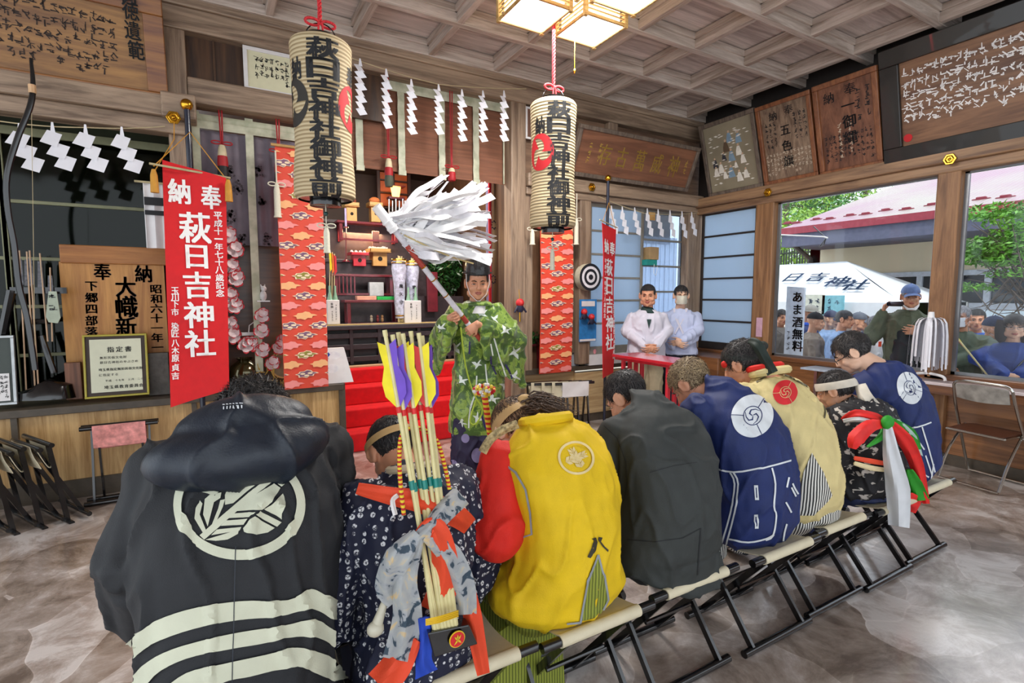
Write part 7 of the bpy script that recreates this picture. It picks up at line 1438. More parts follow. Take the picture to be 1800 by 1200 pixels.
hair(t,J['M'],HAIRK,33,n=900,L=.05,lift=.02,w=.004,jit=.1); mask(t,J['M'],mat('ivory_mask','#cfcab8',.6)); g=G(); g.sph(J['M']@V((0,-.11,.0)),(.04,.035,.04)); obj('hair_bun',g,HAIRK,t,True)
g=G(); U=J['F'].to_3x3(); W=J['W']; g.tube([W((-.07,.06,1.35)),W((-.03,.13,1.22)),W((.05,.155,1.05))],[.02,.018,.012],8,flat=.4); g.tube([W((.07,.06,1.35)),W((.03,.14,1.22)),W((-.06,.16,1.03))],[.02,.018,.012],8,flat=.4); obj('crossed_collar',g,WCOAT,t,True)
# ---- red table ----
t=thing('red_table','long red lacquered table with slatted ends in front of the pair in white','table',(3.68,3.65,0)); g=G(); g.bx(3.50,3.86,3.22,4.06,.875,.905); g.bx(3.52,3.84,3.24,4.04,.85,.875); obj('tabletop',g,mat('table_red','#b3202c',.2,var=.1,coat=.5),t,bevel=.004)
for y in (3.34,3.94):
    for x in (3.55,3.635,3.72,3.805): g=G(); g.bx(x-.018,x+.018,y-.015,y+.015,.03,.85); obj('slat_leg',g,W_REDB,t,bevel=.003)
    g=G(); g.bx(3.52,3.84,y-.02,y+.02,0,.03); obj('foot_bar',g,W_REDB,t,bevel=.003)
# twisted bell staff held by the woman in yellow
t=thing('bell_staff','red and yellow twisted staff topped by a ball of small red blossoms','staff',tuple(PY(858,770,1.98))); a=PY(851,690,1.98);b=PY(864,780,1.98); g=G(); g.tube([b,a],.014,10); obj('staff',g,stripes('twist_staff','#c0201c','#e2c32c',14,.6,'Z'),t,True); g=G(); rr=random.Random(2)
for k in range(60): q=V((rr.gauss(0,1),rr.gauss(0,1),rr.gauss(0,1))).normalized(); g.sph(a+V((q.x*.045,q.y*.04,q.z*.022+.012)),.009,6,mi=k%3)
obj('blossom_ball',g,[TOM,mat('blossom_yellow','#e0c43a'),WHITEP],t,True)
# ================= stools folded away =================
def folded(label,canvas,loc,rz=0,tilt=0,group='folded stools'):
    t=thing('folded_stool',label,'stool',(0,0,0),group)
    for k in (-1,1):
        g=G(); g.tube([(-.23,k*.03,.56),(.23,k*.03,.56)],.016,10); obj('seat_rail',g,W_BLACK,t,True); g=G(); g.tube([(-.23,-k*.05,.017),(.23,-k*.05,.017)],.016,10); obj('floor_rail',g,W_BLACK,t,True)
        for x in (-.17,.17): g=G(); g.bar((x*(1 if k>0 else .75),-k*.05,.02),(x*(1 if k>0 else .75),k*.03,.56),.026,.014,up=(1,0,0)); obj('leg',g,W_BLACK,t)
    g=G(); g.sheet(lambda u,v:(-.155+.31*u,-.03+.06*v-(.02 if 0<v<1 else 0)*0-.012*math.sin(u*7)*math.sin(PI*v),.575-.17*math.sin(PI*v)),8,12,.004); g.sheet(lambda u,v:(-.155+.31*u,-.052-.004*math.sin(u*6+v*5),.58-.16*v),8,6,.004); obj('canvas_seat',g,canvas,t,True)
    t.location=loc; t.rotation_euler=(tilt,0,rz); return t
folded('folded stool draped in pink brocade, standing alone against the plank wall',mat('pink_brocade','#d58a84',.6,var=.3,scale=30),(-.66,4.64,0),R(0),group=None)
for i in range(4): folded('folded black stool with cream canvas in the stack at far left, '+('rearmost','second from the wall','third from the wall','nearest')[i],CREAM,(-1.36+.13*i,4.46+.02*i,0.0),R(-60),tilt=R(16),group='folded stools stacked at left')
for i in range(4): folded('folded black stool right of the steps, '+('nearest the steps','second from the steps','third from the steps','furthest from the steps, white cloth')[i],WHITEP if i==3 else CREAM,(3.02+.10*i,4.62-.05*i,0),R(-12),group='folded stools right of the steps')
# ================= window side furniture =================
TUBE=mat('chrome_tube','#b7b3ac',.2,1,.05)
def fchair(label,loc,rz):
    t=thing('folding_chair',label,'chair',(0,0,0),'steel folding chairs')
    # local: sitter faces +x ; width along y
    for s in (-1,1):
        g=G(); P=smoothpts([V(p) for p in ((.22,s*.215,.02),(.1,s*.215,.30),(-.06,s*.2,.62),(-.12,s*.19,.78))],4); g.tube(P,.011,8); obj('back_tube',g,TUBE,t,True)
        g=G(); g.tube(smoothpts([V(p) for p in ((-.22,s*.20,.02),(-.1,s*.20,.25),(.08,s*.19,.44))],3),.010,8); obj('rear_leg',g,TUBE,t,True)
    g=G(); g.tube(smoothpts([V(p) for p in ((-.12,-.19,.78),(-.13,-.15,.815),(-.135,0,.82),(-.13,.15,.815),(-.12,.19,.78))],4),.011,8); obj('top_tube',g,TUBE,t,True)
    g=G(); g.tube([(.22,-.215,.015),(.22,.215,.015)],.010,8); obj('floor_tube',g,TUBE,t,True); g=G(); g.tube([(-.22,-.2,.015),(-.22,.2,.015)],.010,8); obj('floor_tube',g,TUBE,t,True)
    g=G(); g.sheet(lambda u,v:(-.125-.02*math.sin(PI*u)+.035*(1-v),-.17+.34*u,.68+.11*v+.012*math.sin(PI*u)*(1 if v>.5 else -1)),12,6,.012); obj('backrest',g,mat('worn_grey_vinyl','#8f8b84',.45,var=.35,scale=14),t,True)
    g=G(); g.sheet(lambda u,v:(-.17+.36*u,-.18+.36*v,.43+.012*math.sin(PI*u)),8,6,.025); obj('seat',g,mat('brown_vinyl','#5a3524',.45,var=.15),t,True)
    g=G(); g.tube([(-.17,-.19,.42),(.19,-.19,.42),(.19,.19,.42),(-.17,.19,.42),(-.17,-.19,.42)],.009,8); obj('seat_frame',g,TUBE,t,True)
    t.location=loc; t.rotation_euler=(0,0,rz); return t
fchair('steel folding chair with brown seat, fully visible at the right under the window',(5.30,1.62,0),R(-8)); fchair('steel folding chair half hidden behind the last seated man',(5.30,2.30,0),R(4))
t=thing('window_desk','long narrow desk with pinkish white top under the right window','desk',(5.48,1.0,0)); g=G(); g.bx(5.33,5.59,-1.0,2.25,.735,.76); obj('desktop',g,mat('pinkish_top','#cfc0c0',.25,var=.05),t,bevel=.003); g=G(); g.bx(5.34,5.37,-1,2.25,.66,.735); obj('apron',g,W_CHERRY,t)
for y in (-.9,.9,2.15): g=G(); g.bx(5.5,5.54,y,y+.04,0,.735); obj('leg',g,TUBE,t)
t=thing('side_table','small grey topped table under the left window','table',(5.42,2.95,0)); g=G(); g.bx(5.28,5.56,2.7,3.15,.735,.755); obj('tabletop',g,mat('grey_top','#a9b4c2',.3),t,bevel=.003); 
for y in (2.73,3.1): g=G(); g.bx(5.5,5.53,y,y+.03,0,.735); obj('leg',g,TUBE,t)
# paper streamer wand at the post
t=thing('standing_wand','short stick with a shaggy bunch of white paper strips before the wide window post','wand',tuple(PX(1633,660,5.35))); a=PX(1633,652,5.38);b=PX(1637,552,5.38); g=G(); g.tube([(a.x,a.y,.80),b],.012,8); obj('stick',g,W_POSTR,t,True); g=G(); g.loft([(b+V((0,0,-.05)),.028,.028),(b+V((0,0,.02)),.02,.02)],10); obj('paper_head',g,WHITE,t,True)
rg=random.Random(4)
for k in range(70):
    an=rg.uniform(0,2*PI); r_=rg.uniform(.05,.14); top=b+V((.02*math.cos(an),.02*math.sin(an),-.03)); m1=b+V((r_*.7*math.cos(an),r_*math.sin(an),-.10+rg.uniform(-.02,.03))); lo=b+V((r_*.8*math.cos(an),r_*1.15*math.sin(an),-rg.uniform(.36,.5))); P=smoothpts([top,m1,lo],4); n=len(P)-1; wd_=rg.uniform(.012,.022); g=G()
    g.sheet(lambda u,v:P[min(n,int(round(v*n)))]+V((-math.sin(an),math.cos(an),0))*(u-.5)*wd_+V((0,0,0)),1,n); obj('paper_strip',g,SHIDE,t,False,norm=False)
t=thing('wand_holder','white plastic pipe stand holding the shaggy paper wand','stand',(5.38,a.y,.76)); g=G(); g.tube(smoothpts([V((5.38,a.y-.12,.775)),V((5.38,a.y-.1,.81)),V((5.38,a.y,.825)),V((5.38,a.y+.1,.81)),V((5.38,a.y+.16,.775))],4),.012,8); obj('pipe',g,WHITEP,t,True)
box_t('paper_sign','small pinkish notice pasted on the post left of the clear window','notice',0,1,0,1,9,.01,WHITEP) if 0 else None
g=G(); a=PX(1330,558,5.535);b=PX(1339,592,5.535); g.bx(5.533,5.538,b.y,a.y,b.z,a.z); tag(obj('pasted_notice',g,mat('pink_notice','#cfa3b4')),'small pink paper notice pasted on the window post near the corner','notice')
g=G(); a=PX(1338,635,5.5); g.loft([((5.3,a.y+.15,.80),.1,.14),((5.32,a.y+.1,.95),.08,.1),((5.34,a.y+.08,1.0),.03,.05)],12); tag(obj('brown_bag',g,mat('brown_bag','#4a372c',.8),smooth=True),'dark brown cloth bag lying in the corner below the frosted panel','bag')
g=G(); g.bx(5.0,5.58,3.95,4.7,0,.78); tag(obj('low_cabinet',g,W_CHERRY,bevel=.01),'low reddish brown cabinet in the corner below the frosted panel','cabinet')
# ================= outside =================
GZ=-.15
g=G(); g.bx(5.8,45,-25,30,GZ-.1,GZ); tag(obj('courtyard_ground',g,mat('gravel','#a79d8c',.9,var=.2,scale=3,bmp=.3,bsc=40)),kind='structure')
# neighbour hall
XE=9.2; A=PX(1366,405,XE); ze=A.z; yL=A.y; C=PX(1668,290,14.5)
ROOF,N,L,b=newmat('pale_metal_roof'); v=texco(N,L); wv=N.new('ShaderNodeTexWave'); wv.bands_direction='Y'; wv.inputs['Scale'].default_value=4.2; L.new(v,wv.inputs['Vector']); L.new(ramp(N,L,ntex(N,L,v,.6,3),[(.35,srgb('#8f6c7a')),(.6,srgb('#948a80'))]),b.inputs['Base Color']); b.inputs['Roughness'].default_value=.45; bump(N,L,b,wv.outputs['Fac'],.4,.03)
t=thing('shrine_office','neighbouring cream hall with a pale metal roof seen through both windows','building',(10.3,1,GZ))
g=G(); g.hexa([(XE,-12,ze-.06),(XE,yL,ze-.06),(C.x,C.y,C.z-.06),(C.x,-12,C.z-.06),(XE,-12,ze),(XE,yL,ze),(C.x,C.y,C.z),(C.x,-12,C.z)]); obj('roof',g,ROOF,t)
nr=(V((C.x-XE,0,C.z-ze)).cross(V((0,-1,0)))).normalized(); nr=nr if nr.z>0 else -nr
g=G()
g.bx(XE-.04,XE+.04,-12,yL,ze-.1,ze+.02); obj('eave_edge',g,mat('roof_red','#8c2f3c',.5),t)
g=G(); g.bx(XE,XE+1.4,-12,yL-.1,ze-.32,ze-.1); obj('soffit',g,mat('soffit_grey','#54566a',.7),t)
for (a_,b_) in ((135,337),(180,337),(285,318),(355,315),(463,297),(545,290),(650,270),(760,264),(895,241),(1155,210),(1283,200)):
    px,py=1340+a_/3,280+b_/3; d=ray(px,py); P0_=V((XE,0,ze)); s=(P0_-CAM).dot(nr)/d.dot(nr); q=CAM+d*s; g=G(); g.bx(q.x-.03,q.x+.03,q.y-.06,q.y+.06,q.z-.02,q.z+.035); g.bx(q.x-.02,q.x+.02,q.y-.11,q.y+.11,q.z-.01,q.z+.012); obj('snow_guard',g,mat('guard_red','#7a2030',.5),t,bevel=.02)
XW=10.4; yw=PX(1424,450,XW).y; zl=PX(1600,478,XW).z
g=G(); g.bx(XW,XW+.2,-12,yw,zl,ze+.2); g.bx(XW,XW+4,yw-.2,yw,GZ,ze+.3); obj('cream_wall',g,mat('cream_plaster','#d9ccb0',.8,var=.06,scale=1.5),t)
g=G(); g.bx(XW+.1,XW+.3,-12,yw,GZ,zl); obj('lower_wall',g,mat('pinkish_wall','#b8a49a',.7,var=.1),t)
FW=mat('blue_white_frame','#c3cbd8',.4)
g=G(); g.bx(XW-.03,XW+.06,-12,yw,zl-.08,zl); g.bx(XW-.03,XW+.06,-12,yw,zl-.62,zl-.52); 
for k in range(16): y=yw-.1-k*.9; g.bx(XW-.02,XW+.05,y-.04,y+.04,GZ,zl)
obj('window_frames',g,FW,t)
for k in range(15): y=yw-.14-k*.9; g=G(); g.bx(XW+.03,XW+.04,y-.82,y,zl-.52,zl-.08); obj('pane',g,glass('far_glass','#5f6f80',.05,.6,.5,'#5a6472'),t)
for k in range(4): g=G(); y=.6-k*1.6; g.bx(XW+.02,XW+.06,y-.5,y,GZ+.3,zl-.65); obj('brown_shutter',g,mat('shutter_brown','#6b4a38',.6,var=.3,scale=12,stretch=(1,1,6)),t)
g=G(); P=[PX(1385,405,9.3),PX(1388,425,9.3),PX(1424,455,9.6)]; g.tube(P+[V((P[2].x,P[2].y,GZ))],.05,8); obj('downpipe',g,mat('downpipe_brown','#3a3026',.5),t,True)
rope('overhead_cable',[PX(1360,412,7.5),PX(1447,416,7.5),PX(1455,418,7.5)],.012,'pale overhead pipe and wires below the neighbouring eave','cable',WHITEP); rope('loose_wire',[PX(1430,398,8),PX(1452,418,8),PX(1448,430,8),PX(1440,434,8),PX(1455,415,8)],.008,'thin looping wire hanging from the overhead pipe','wire',W_BLACK)
# festival tent
TENT=mat('tent_canvas','#e9edf0',.5,var=.03); t=thing('festival_tent','white festival tent with dark characters on its roof, scalloped valance','tent',(8.6,5,GZ))
r1=PX(1350,456,9.4); r2=PX(1488,471,9.4); r1.z=r2.z=(r1.z+r2.z)/2; e2=PX(1588,532,8.1); e1=V((8.1,r1.y+.6,e2.z)); e3=V((10.1,e2.y,e2.z))
g=G(); g.sheet(lambda u,v:e1.lerp(e2,u).lerp(r1.lerp(r2,u),v)+V((0,0,-.03*math.sin(PI*v))),12,6,.01); g.sheet(lambda u,v:e2.lerp(e3,u).lerp(r2,v),6,6,.01); obj('canopy',g,TENT,t,True)
g=G(); Lt=(e2-e1).length; nn=int(Lt/.22); 
def val(a,b,n):
    for i in range(n):
        p,q=a.lerp(b,i/n),a.lerp(b,(i+1)/n); pts=[p,q]+[q.lerp(p,k/6)+V((0,0,-.16-.06*math.sin(PI*k/6))) for k in range(7)]; g.prism(pts,V((-.008,0,0)))
val(e1,e2,nn); val(e2,e3,10); obj('scalloped_valance',g,TENT,t)
g=G(); ctr=e1.lerp(e2,.5); ua=(e2-e1).normalized()
def tf(x,z):  # x along -y from e2, z up slope
    p=e2-ua*(-x)+ (r2-e2)*0; s=z; base=e2+ua*x; up=((r1+r2)/2-(e1+e2)/2); up-=ua*up.dot(ua); return base+up*s+V((-.02,0,.025))
for ch,px,py,sz in (('日',1395,490,.36),('吉',1438,489,.34),('神',1472,497,.38),('社',1506,503,.38)):
    # locate on canopy plane
    up=((r1+r2)/2-(e1+e2)/2); up-=ua*up.dot(ua); n_=ua.cross(up).normalized(); d=ray(px,py); s=(e2-CAM).dot(n_)/d.dot(n_); q=CAM+d*s; x0=(q-e2).dot(ua); z0=(q-e2).dot(up)/up.length_squared
    put(g,ch,lambda x,z:tf(x,z),x0,z0,sz,sz/up.length,.04)
obj('tent_lettering',g,mat('tent_ink','#1c3a5c',.6),t)
for p in (e2,e1,e3,V((10.1,e1.y,e2.z))): g=G(); g.tube([p,V((p.x,p.y,GZ))],.025,8); obj('tent_pole',g,TUBE,t,True)
for k,(px,py,c) in enumerate(((1432,530,'#d9dccb'),(1465,532,'#7fc0cc'))):
    q=PX(px,py+7,8.02); g=G(); g.bx(8.0,8.01,q.y-.16,q.y+.16,q.z-.13,q.z+.17); o=tag(obj('price_card',g,mat('card_%d'%k,c,.6)),('cream paper card hanging on the tent edge','turquoise paper card hanging on the tent edge')[k],'card')
    g=G(); scribble(g,lambda x,z:(7.995,q.y-x,q.z+z),-.05,.12,-.08,.09,k); scribble(g,lambda x,z:(7.995,q.y-x,q.z+z),.06,.12,-.08,.09,k+5); obj('card_writing',g,mat('tent_ink','#1c3a5c'),o)
t=thing('stall_table','stall table with yellow and white goods under the tent','table',(8.0,5.2,GZ)); a=PX(1330,612,8.2);b=PX(1458,606,8.2); g=G(); g.bx(7.9,8.5,b.y,a.y+.5,.62,.66); obj('tabletop',g,mat('table_yellow','#c9a86a',.6),t); g=G(); 
for y in (b.y+.1,a.y): g.bx(8.0,8.05,y,y+.05,GZ,.62); g.bx(8.4,8.45,y,y+.05,GZ,.62)
obj('legs',g,TUBE,t); g=G(); rr=random.Random(6)
for k in range(26): y=rr.uniform(b.y,a.y+.4); x=rr.uniform(7.95,8.4); g.bx(x,x+.12,y,y+.05,.66,.66+rr.uniform(.01,.05),rz=rr.uniform(0,3),mi=k%3)
tag(obj('stall_goods',g,[mat('goods_yellow','#e0c23a'),WHITEP,mat('goods_orange','#e08a3a')]),'yellow and white goods laid out on the stall table','goods',kind='stuff')
# sweet sake sign
Xs=6.35; t=thing('sweet_sake_sign','tall white board with large black characters outside the left window','sign',tuple(PX(1397,625,Xs))); tl,tr,br,bl=PX(1383,503,Xs),PX(1414,505,Xs),PX(1410,628,Xs),PX(1380,626,Xs)
g=G(); g.hexa([V((Xs,tr.y,GZ)),V((Xs,tl.y,GZ)),V((Xs+.04,tl.y,GZ)),V((Xs+.04,tr.y,GZ)),V((Xs,tr.y,tr.z)),V((Xs,tl.y,tl.z)),V((Xs+.04,tl.y,tl.z)),V((Xs+.04,tr.y,tr.z))]); obj('board',g,mat('sign_white','#dfe8f4',.5),t,bevel=.004)
g=G()
for ch,y in zip('あま酒無料',(522,544,566,587,608)): tX(g,ch,1402,y,19,20,Xs,.05)
for i,ch in enumerate('神日吉奉'): pass
cx=-PX(1387,580,Xs).y; scribble(g,lambda x,z:(Xs-.004,-x,z),cx,PX(1387,580,Xs).z,PX(1387,624,Xs).z,.06,8); obj('black_lettering',g,INK,t)
# ---------- people outside ----------
OLIVE=mat('olive_fleece','#565b48',.85,var=.15,bmp=.5,bsc=120,sheen=.3); DNAVY=mat('dark_vest','#14181f',.7); BLUEC=mat('denim_cap','#5b6f9c',.7,var=.25,scale=25)
q=PX(1598,545,6.35)
F0=None
cx_,cy_=q.x,q.y
hzp=PX(1597,522,6.35).z
yawp=R(118)
Fp=Matrix.Translation((cx_,cy_,GZ))@Matrix.Rotation(yawp,4,'Z'); Fpi=Fp.inverted(); camh=Fpi@PX(1560,534,6.12); lefth=Fpi@PX(1596,580,6.10)
t,J=standing('photographer in blue cap and olive jacket filming through the left window with a small camcorder',cx_,cy_,yawp,hzp,SKIN3,z0=GZ,arms=[((-.27,.14,1.13),tuple(lefth+V((-.10,-.03,-.01)))),((.33,.14,1.20),tuple(camh+V((.03,-.05,-.09))))],hyaw=6,eyes=.4,handdirs=[((1,.15,0),(0,-1,.1),-1,(.5,.7,.5)),((-.15,.25,1),(-.8,.3,.1),1,(.6,.9,.6))],fat=1.04,vox=.005)
coat(t,J,OLIVE,.62,.21,.15,1.05,(.085,.085,.062),'olive_jacket',121,amp=.008,ridge=.010,ztop=J['hz']-.14); W=J['W']; U=J['F'].to_3x3()
g=G(); g.loft([(W((.01,.09,.66)),.14,.12,U@V((1,0,0)),U@V((0,1,0))),(W((.01,.09,1.0)),.14,.12,U@V((1,0,0)),U@V((0,1,0))),(W((.01,.07,1.28)),.12,.11,U@V((1,0,0)),U@V((0,1,0))),(W((0,.02,1.38)),.07,.075,U@V((1,0,0)),U@V((0,1,0)))],18); cloth('dark_vest',t,g,DNAVY,.009,5,122,.004,.005)
g=G(); g.torus(J['neck']+V((0,0,-.0)),.085,.035,V((0,0,1)),20,8); cloth('fleece_collar',t,g,OLIVE,.008,3,123)
pants(t,J,DNAVY,BLKSHOE); M=J['M']; cap_hat(t,M,BLUEC); hair(t,M,HAIRG,41,n=300,L=.02,lift=.02,w=.003)
g=G(); g.tube([M@V(p) for p in ((-.078,.0,-.02),(-.06,.055,-.085),(-.03,.085,-.118),(.03,.085,-.118),(.06,.055,-.085),(.078,.0,-.02))],[.004,.012,.022,.022,.012,.004],10,flat=.5); obj('lowered_mask',g,WHITEP,t,True)
t=thing('camcorder','small dark camcorder held up beside the photographer face','camcorder',tuple(J['wr'][1])); a=PX(1562,534,6.10);b=PX(1588,534,6.28); g=G(); g.tube([a,a.lerp(b,.25),b],[.026,.029,.03],16,flat=.9); obj('camera_body',g,mat('camcorder_grey','#2c2c34',.35,.3),t,True); g=G(); dd=(a-b).normalized(); g.tube([a+dd*.001,a+dd*.006],.018,14); obj('lens',g,mat('lens_glass','#0a0f1c',.05,.3,coat=1),t,True)
def bystander(lab,px,py,X,yaw,skin,cm,aw=.19,hairm=HAIRK,group=None,hyaw=0,arms=None,eyes=.4,glasses=None,hd=None,style=None,fat=1.,z0=.55,sl=(.08,.08,.06),hn=600,hL=.05,amp=.008,vox=.007):
    q=PX(px,py,X); t,J=standing(lab,q.x,q.y,R(yaw),q.z,skin,z0=GZ,arms=arms,hyaw=hyaw,eyes=eyes,glasses=glasses,handdirs=hd,fat=fat,vox=vox)
    coat(t,J,cm,z0,aw,.14,1.1,sl,'jacket',int(px)%97,.011,amp,.008,ztop=J['hz']-.14); pants(t,J,DNAVY,BLKSHOE)
    if hairm: hair(t,J['M'],hairm,int(px),n=hn,L=hL,lift=.05,w=.005,jit=.6)
    return t,J
OLV2=mat('olive_parka','#4c5a48',.6,var=.2,bmp=.2,bsc=60); NAVJ=mat('blue_festival_coat','#1b3a86',.65,var=.15)
t,J=bystander('masked elderly man in olive parka holding a feathered arrow outside the right window',1689,558,6.55,105,SKIN3,OLV2,.21,HAIRG,arms=[((-.28,.10,1.12),(.02,.27,1.0)),((.30,.12,1.1),(.08,.26,.88))],hd=[((1,.3,-.1),(0,-1,.0),-1,(.8,1.,.7)),((-1,.3,.0),(0,-1,0),1,(.8,1.,.7))],sl=(.10,.095,.07),hyaw=-12); mask(t,J['M'],mat('white_mask','#dfe3ea',.6)); g=G(); w0=J['wr'][1]; g.sph(w0+ (J['wr'][0]-w0)*.2,(.05,.05,.045)); 
cloth('blue_glove',t,g,mat('glove_blue','#152a5c',.8),.008,2,5)
o=thing('festival_arrow','feathered arrow held by the masked man outside the right window','arrow',tuple(PX(1700,605,6.2))); a=PX(1674,583,6.22);b=PX(1736,660,6.22); g=G(); g.tube([a,b],.008,8); obj('shaft',g,BSH,o,True); g=G(); d=(b-a); n_=V((0,.3,1)).normalized(); 
for s,m_ in ((1,0),(-1,1)): g.prism([a+d*.02,a+d*.02+n_*s*.03,a+d*.28+n_*s*.028,a+d*.34],(-.003,0,0),m_)
obj('feather',g,[YF,RF],o)
t,J=bystander('short-haired man in blue jacket peering from behind the masked man',1716,562,7.3,112,SKIN3,mat('blue_white_jacket','#3a5ca8',.6),.19,HAIRK,hL=.02)
t,J=bystander('person in navy knit hat and hooded coat, outside the right window',1742,580,7.1,165,SKIN,mat('ink_navy_coat','#161f38',.7),.21,None,hyaw=10,fat=1.05); M=J['M']; cap_hat(t,M,mat('navy_knit','#1a2442',.9,bmp=.8,bsc=90),False,'knit_hat',.11); g=G(); g.torus(J['neck']+V((0,0,.02)),.10,.05,V((0,0,1)),20,8); cloth('hood',t,g,mat('ink_navy_coat','#161f38'),.009,3,6); mask(t,M,mat('white_mask','#dfe3ea'))
t,J=bystander('young woman with glasses in blue festival coat over grey, hands folded, far right',1782,574,6.5,112,SKIN2,NAVJ,.19,mat('hair_dark_brown','#2b1f1e',.45,var=.3),arms=[((-.23,.08,1.05),(-.03,.24,.93)),((.23,.08,1.05),(.05,.25,.91))],hd=[((.8,.3,-.5),(.2,-.9,.2),-1,(.3,.5,.4)),((-.8,.3,-.5),(-.2,-.9,.2),1,(.3,.5,.4))],glasses=mat('silver_wire','#8c8c94',.3,.6),hn=1500,hL=.09)
M=J['M']; g=G()
for s in (-1,1): g.loft([(M@V((s*.075,-.01,.06)),.018,.05),(M@V((s*.088,.0,-.03)),.022,.05),(M@V((s*.085,.0,-.11)),.018,.045),(M@V((s*.075,.01,-.15)),.008,.02)],10)
g.loft([(M@V((0,-.09,.05)),.07,.03),(M@V((0,-.10,-.05)),.075,.03),(M@V((0,-.09,-.14)),.06,.02)],12); obj('long_hair',g,mat('hair_dark_brown','#2b1f1e'),t,True)
W=J['W']; U=J['F'].to_3x3(); g=G(); g.loft([(W((0,.07,.55)),.07,.10,U@V((1,0,0)),U@V((0,1,0))),(W((0,.065,.88)),.065,.10,U@V((1,0,0)),U@V((0,1,0))),(W((0,.03,1.11)),.055,.07,U@V((1,0,0)),U@V((0,1,0)))],16); cloth('grey_sweater',t,g,mat('grey_sweater','#8d93a8',.8),.009,4,7,.003,.003)
g=G(); g.tube([W((-.12,.10,1.14)),W((.0,.175,.95)),W((.14,.16,.72))],.008,6); obj('shoulder_strap',g,W_BLACK,t,True)
# crowd by the tent
CW='visitors by the tent'
t,J=bystander('man in grey coat partly hidden by the sweet sake sign',1372,558,7.2,150,SKIN3,mat('grey_wool','#807a74',.85,bmp=.4,bsc=90),.2,HAIRK,CW)
t,J=bystander('person in grey brimmed hat and blue scarf beside the sweet sake sign',1421,552,7.4,200,SKIN,mat('dark_blue_jacket','#1f3566',.7),.19,None,CW); M=J['M']; cap_hat(t,M,mat('grey_hat','#8b8a84',.8),False,'hat'); g=G(); g.lathe([(.14,-.0),(.135,.012)],(0,0,.04),24); g.xf(M); obj('hat_brim',g,mat('grey_hat','#8b8a84'),t,True); g=G(); g.torus(J['neck']+V((0,0,.04)),.07,.035,V((0,0,1)),18,8); obj('blue_scarf',g,mat('blue_scarf','#2450b4',.8),t,True)
t,J=bystander('person in black knit hat and beige coat near the tent post',1429,566,7.0,215,SKIN,mat('beige_coat','#8a7d70',.85),.2,None,CW); cap_hat(t,J['M'],mat('black_knit','#14151a',.9),False,'knit_hat'); 
t,J=bystander('child in navy and red cap among the visitors by the tent',1458,562,7.6,170,SKIN2,mat('light_blue_jacket','#7d9cc4',.6),.17,None,CW); cap_hat(t,J['M'],mat('navy_red_cap','#1c2748',.7),True)
t,J=bystander('dark-haired visitor in pale denim jacket facing the tent, right of the capped child',1480,562,6.9,190,SKIN3,mat('pale_denim','#7f9ac0',.7,var=.15),.21,mat('hair_grey_black','#34363c',.5,var=.4,scale=60),CW)
t,J=bystander('visitor in blue jacket and cap behind the pale denim jacket',1506,566,7.6,190,SKIN,mat('royal_blue_jacket','#1f4596',.7),.2,None,CW); cap_hat(t,J['M'],mat('grey_cap','#565b66',.7),True)
t,J=bystander('visitor in white quilted jacket with orange charm, beside the photographer',1537,572,6.9,200,SKIN,mat('white_quilted','#cfcdcf',.5,bmp=.6,bsc=6),.21,HAIRG,CW,sl=(.1,.09,.07)); a=PX(1547,600,6.66); g=G(); g.tube([a,a-V((0,0,.06))],.016,8); obj('orange_charm',g,mat('orange_charm','#e0451c',.5),t,True)
# ---------- trees and shrubs ----------
BARK=mat('bark','#5a5048',.9,var=.3,bmp=.5,bsc=30); LY=mat('sunlit_leaf','#7fa63a',.5,var=.5,scale=3); LG=mat('mid_leaf','#4e7f45',.5,var=.5,scale=3)
def tree(lab,px,py,X,h,r,m,seed,n=2600,ls=.09,tr=.14):
    q=PX(px,py,X); t=thing('tree',lab,'tree',(q.x,q.y,GZ),'trees behind the neighbouring hall'); g=G(); rr=random.Random(seed)
    for k in range(9): leaves(g,(q.x+rr.uniform(-r,r)*.7,q.y+rr.uniform(-r,r)*.7,q.z+rr.uniform(-h,h)*.5),(r*.5,r*.5,h*.28),n//9,seed*10+k,ls,shell=.2)
    obj('foliage',g,m,t,norm=False); g=G(); g.tube([(q.x,q.y,GZ),(q.x+.1,q.y,q.z+h*.4)],[tr,tr*.6],8)
    for k in range(6): g.tube([(q.x+.03,q.y,lerp(GZ+2,q.z+h*.3,k/6)),(q.x+rr.uniform(-1,1)*r*.7,q.y+rr.uniform(-1,1)*r*.7,lerp(GZ+2.6,q.z+h*.4,k/6))],[tr*.4,tr*.1],6)
    obj('trunk',g,BARK,t,True)
tree('bushy bluish green tree at the left edge of the clear window',1380,360,17,3.2,1.8,LG,1); tree('tree with yellow-green leaves beyond the roof ridge',1450,350,19,3.0,2.0,LY,2); tree('sunlit tree further right, just above the roof hip',1520,335,21,3.0,2.2,LY,3); tree('tree with bare trunk between bushy and yellow-green trees',1415,350,20,3.5,1.8,LG,4)
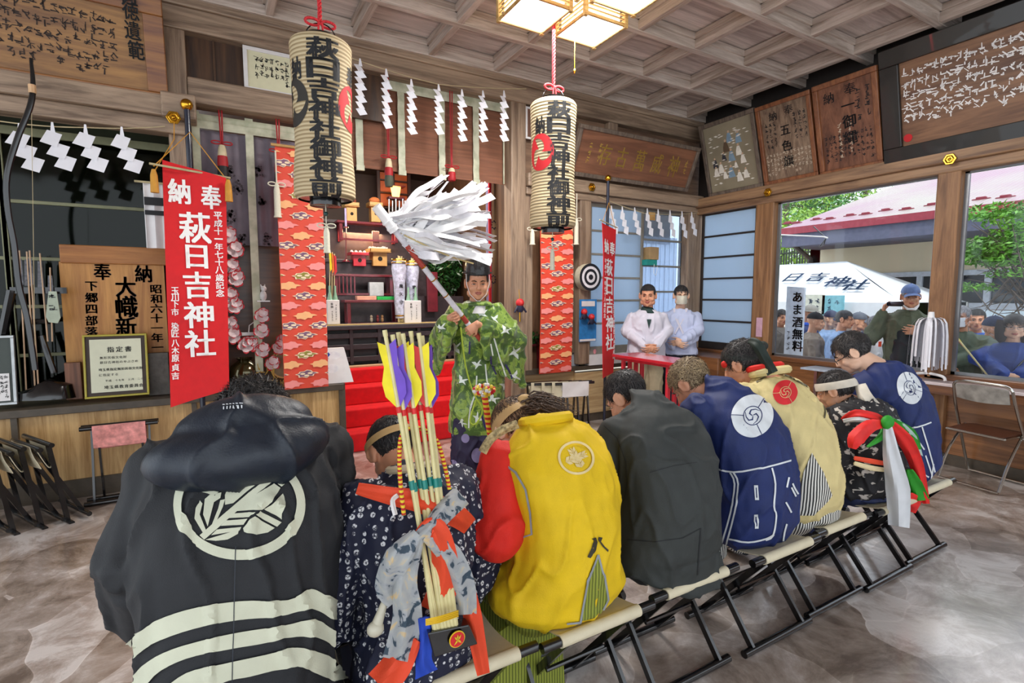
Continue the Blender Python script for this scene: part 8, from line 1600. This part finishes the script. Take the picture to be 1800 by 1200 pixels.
g=G(); P=PX(1395,430,14); leaves(g,(P.x,P.y,P.z-.4),(1.2,1.6,1.4),2600,9,.09,shell=.1); tag(obj('shrub',g,LY,norm=False),'sunlit shrub below the eave at the left of the clear window','shrub')
t=thing('garden_tree','small garden tree with layered green sprays and bare twigs outside the right window','tree',(7.9,1.4,GZ)); rr=random.Random(8); g=G(); 
for (px,py,rx_,rz_,n) in ((1745,372,.42,.10,420),(1790,385,.35,.12,360),(1722,440,.35,.10,420),(1768,432,.45,.17,900),(1800,420,.35,.2,500),(1715,455,.3,.07,250),(1760,460,.3,.06,250),(1705,505,.25,.06,150),(1790,480,.3,.06,160)): q=PX(px,py,7.9); leaves(g,q,(.3,rx_,rz_),n,px,.038,shell=.0)
obj('foliage',g,LEAFB,t,norm=False); g=G(); rt=V((7.9,.9,GZ)); tp=PX(1815,430,7.9); g.tube([rt,PX(1830,560,7.9),tp],[.09,.07,.04],8)
for k in range(46):
    a=PX(rr.uniform(1795,1830),rr.uniform(430,580),7.9); b=PX(rr.uniform(1700,1780),rr.uniform(380,560),7.9+rr.uniform(-.3,.3)); m1=a.lerp(b,.5)+V((rr.uniform(-.1,.1),rr.uniform(-.06,.06),rr.uniform(-.06,.06))); g.tube([a,m1,b],[.011,.007,.003],5)
obj('branches',g,BARK,t,True)
t=thing('white_board','pale blue white notice board behind the people outside the right window','board',(9.0,1.8,GZ)); a=PX(1717,545,8.6);b=PX(1830,640,8.6); g=G(); g.bx(8.6,8.64,b.y,a.y,.35,a.z); obj('panel',g,mat('pale_panel','#c9dbe8',.5),t); g=G(); 
for y in (a.y-.05,b.y+.1): g.bx(8.61,8.65,y,y+.04,GZ,.4)
obj('legs',g,TUBE,t)
# small fence behind
t=thing('garden_fence','thin dark fence between tent and trees','fence',(13,8,GZ)); g=G(); a=PX(1365,440,13);b=PX(1426,440,13)
for k in range(14): y=lerp(b.y,a.y,k/13); g.tube([(13,y,GZ),(13,y,a.z)],.02,5)
g.tube([(13,a.y,a.z-.1),(13,b.y,a.z-.1)],.02,5); obj('rails',g,mat('fence_dark','#2b332b',.6),t)
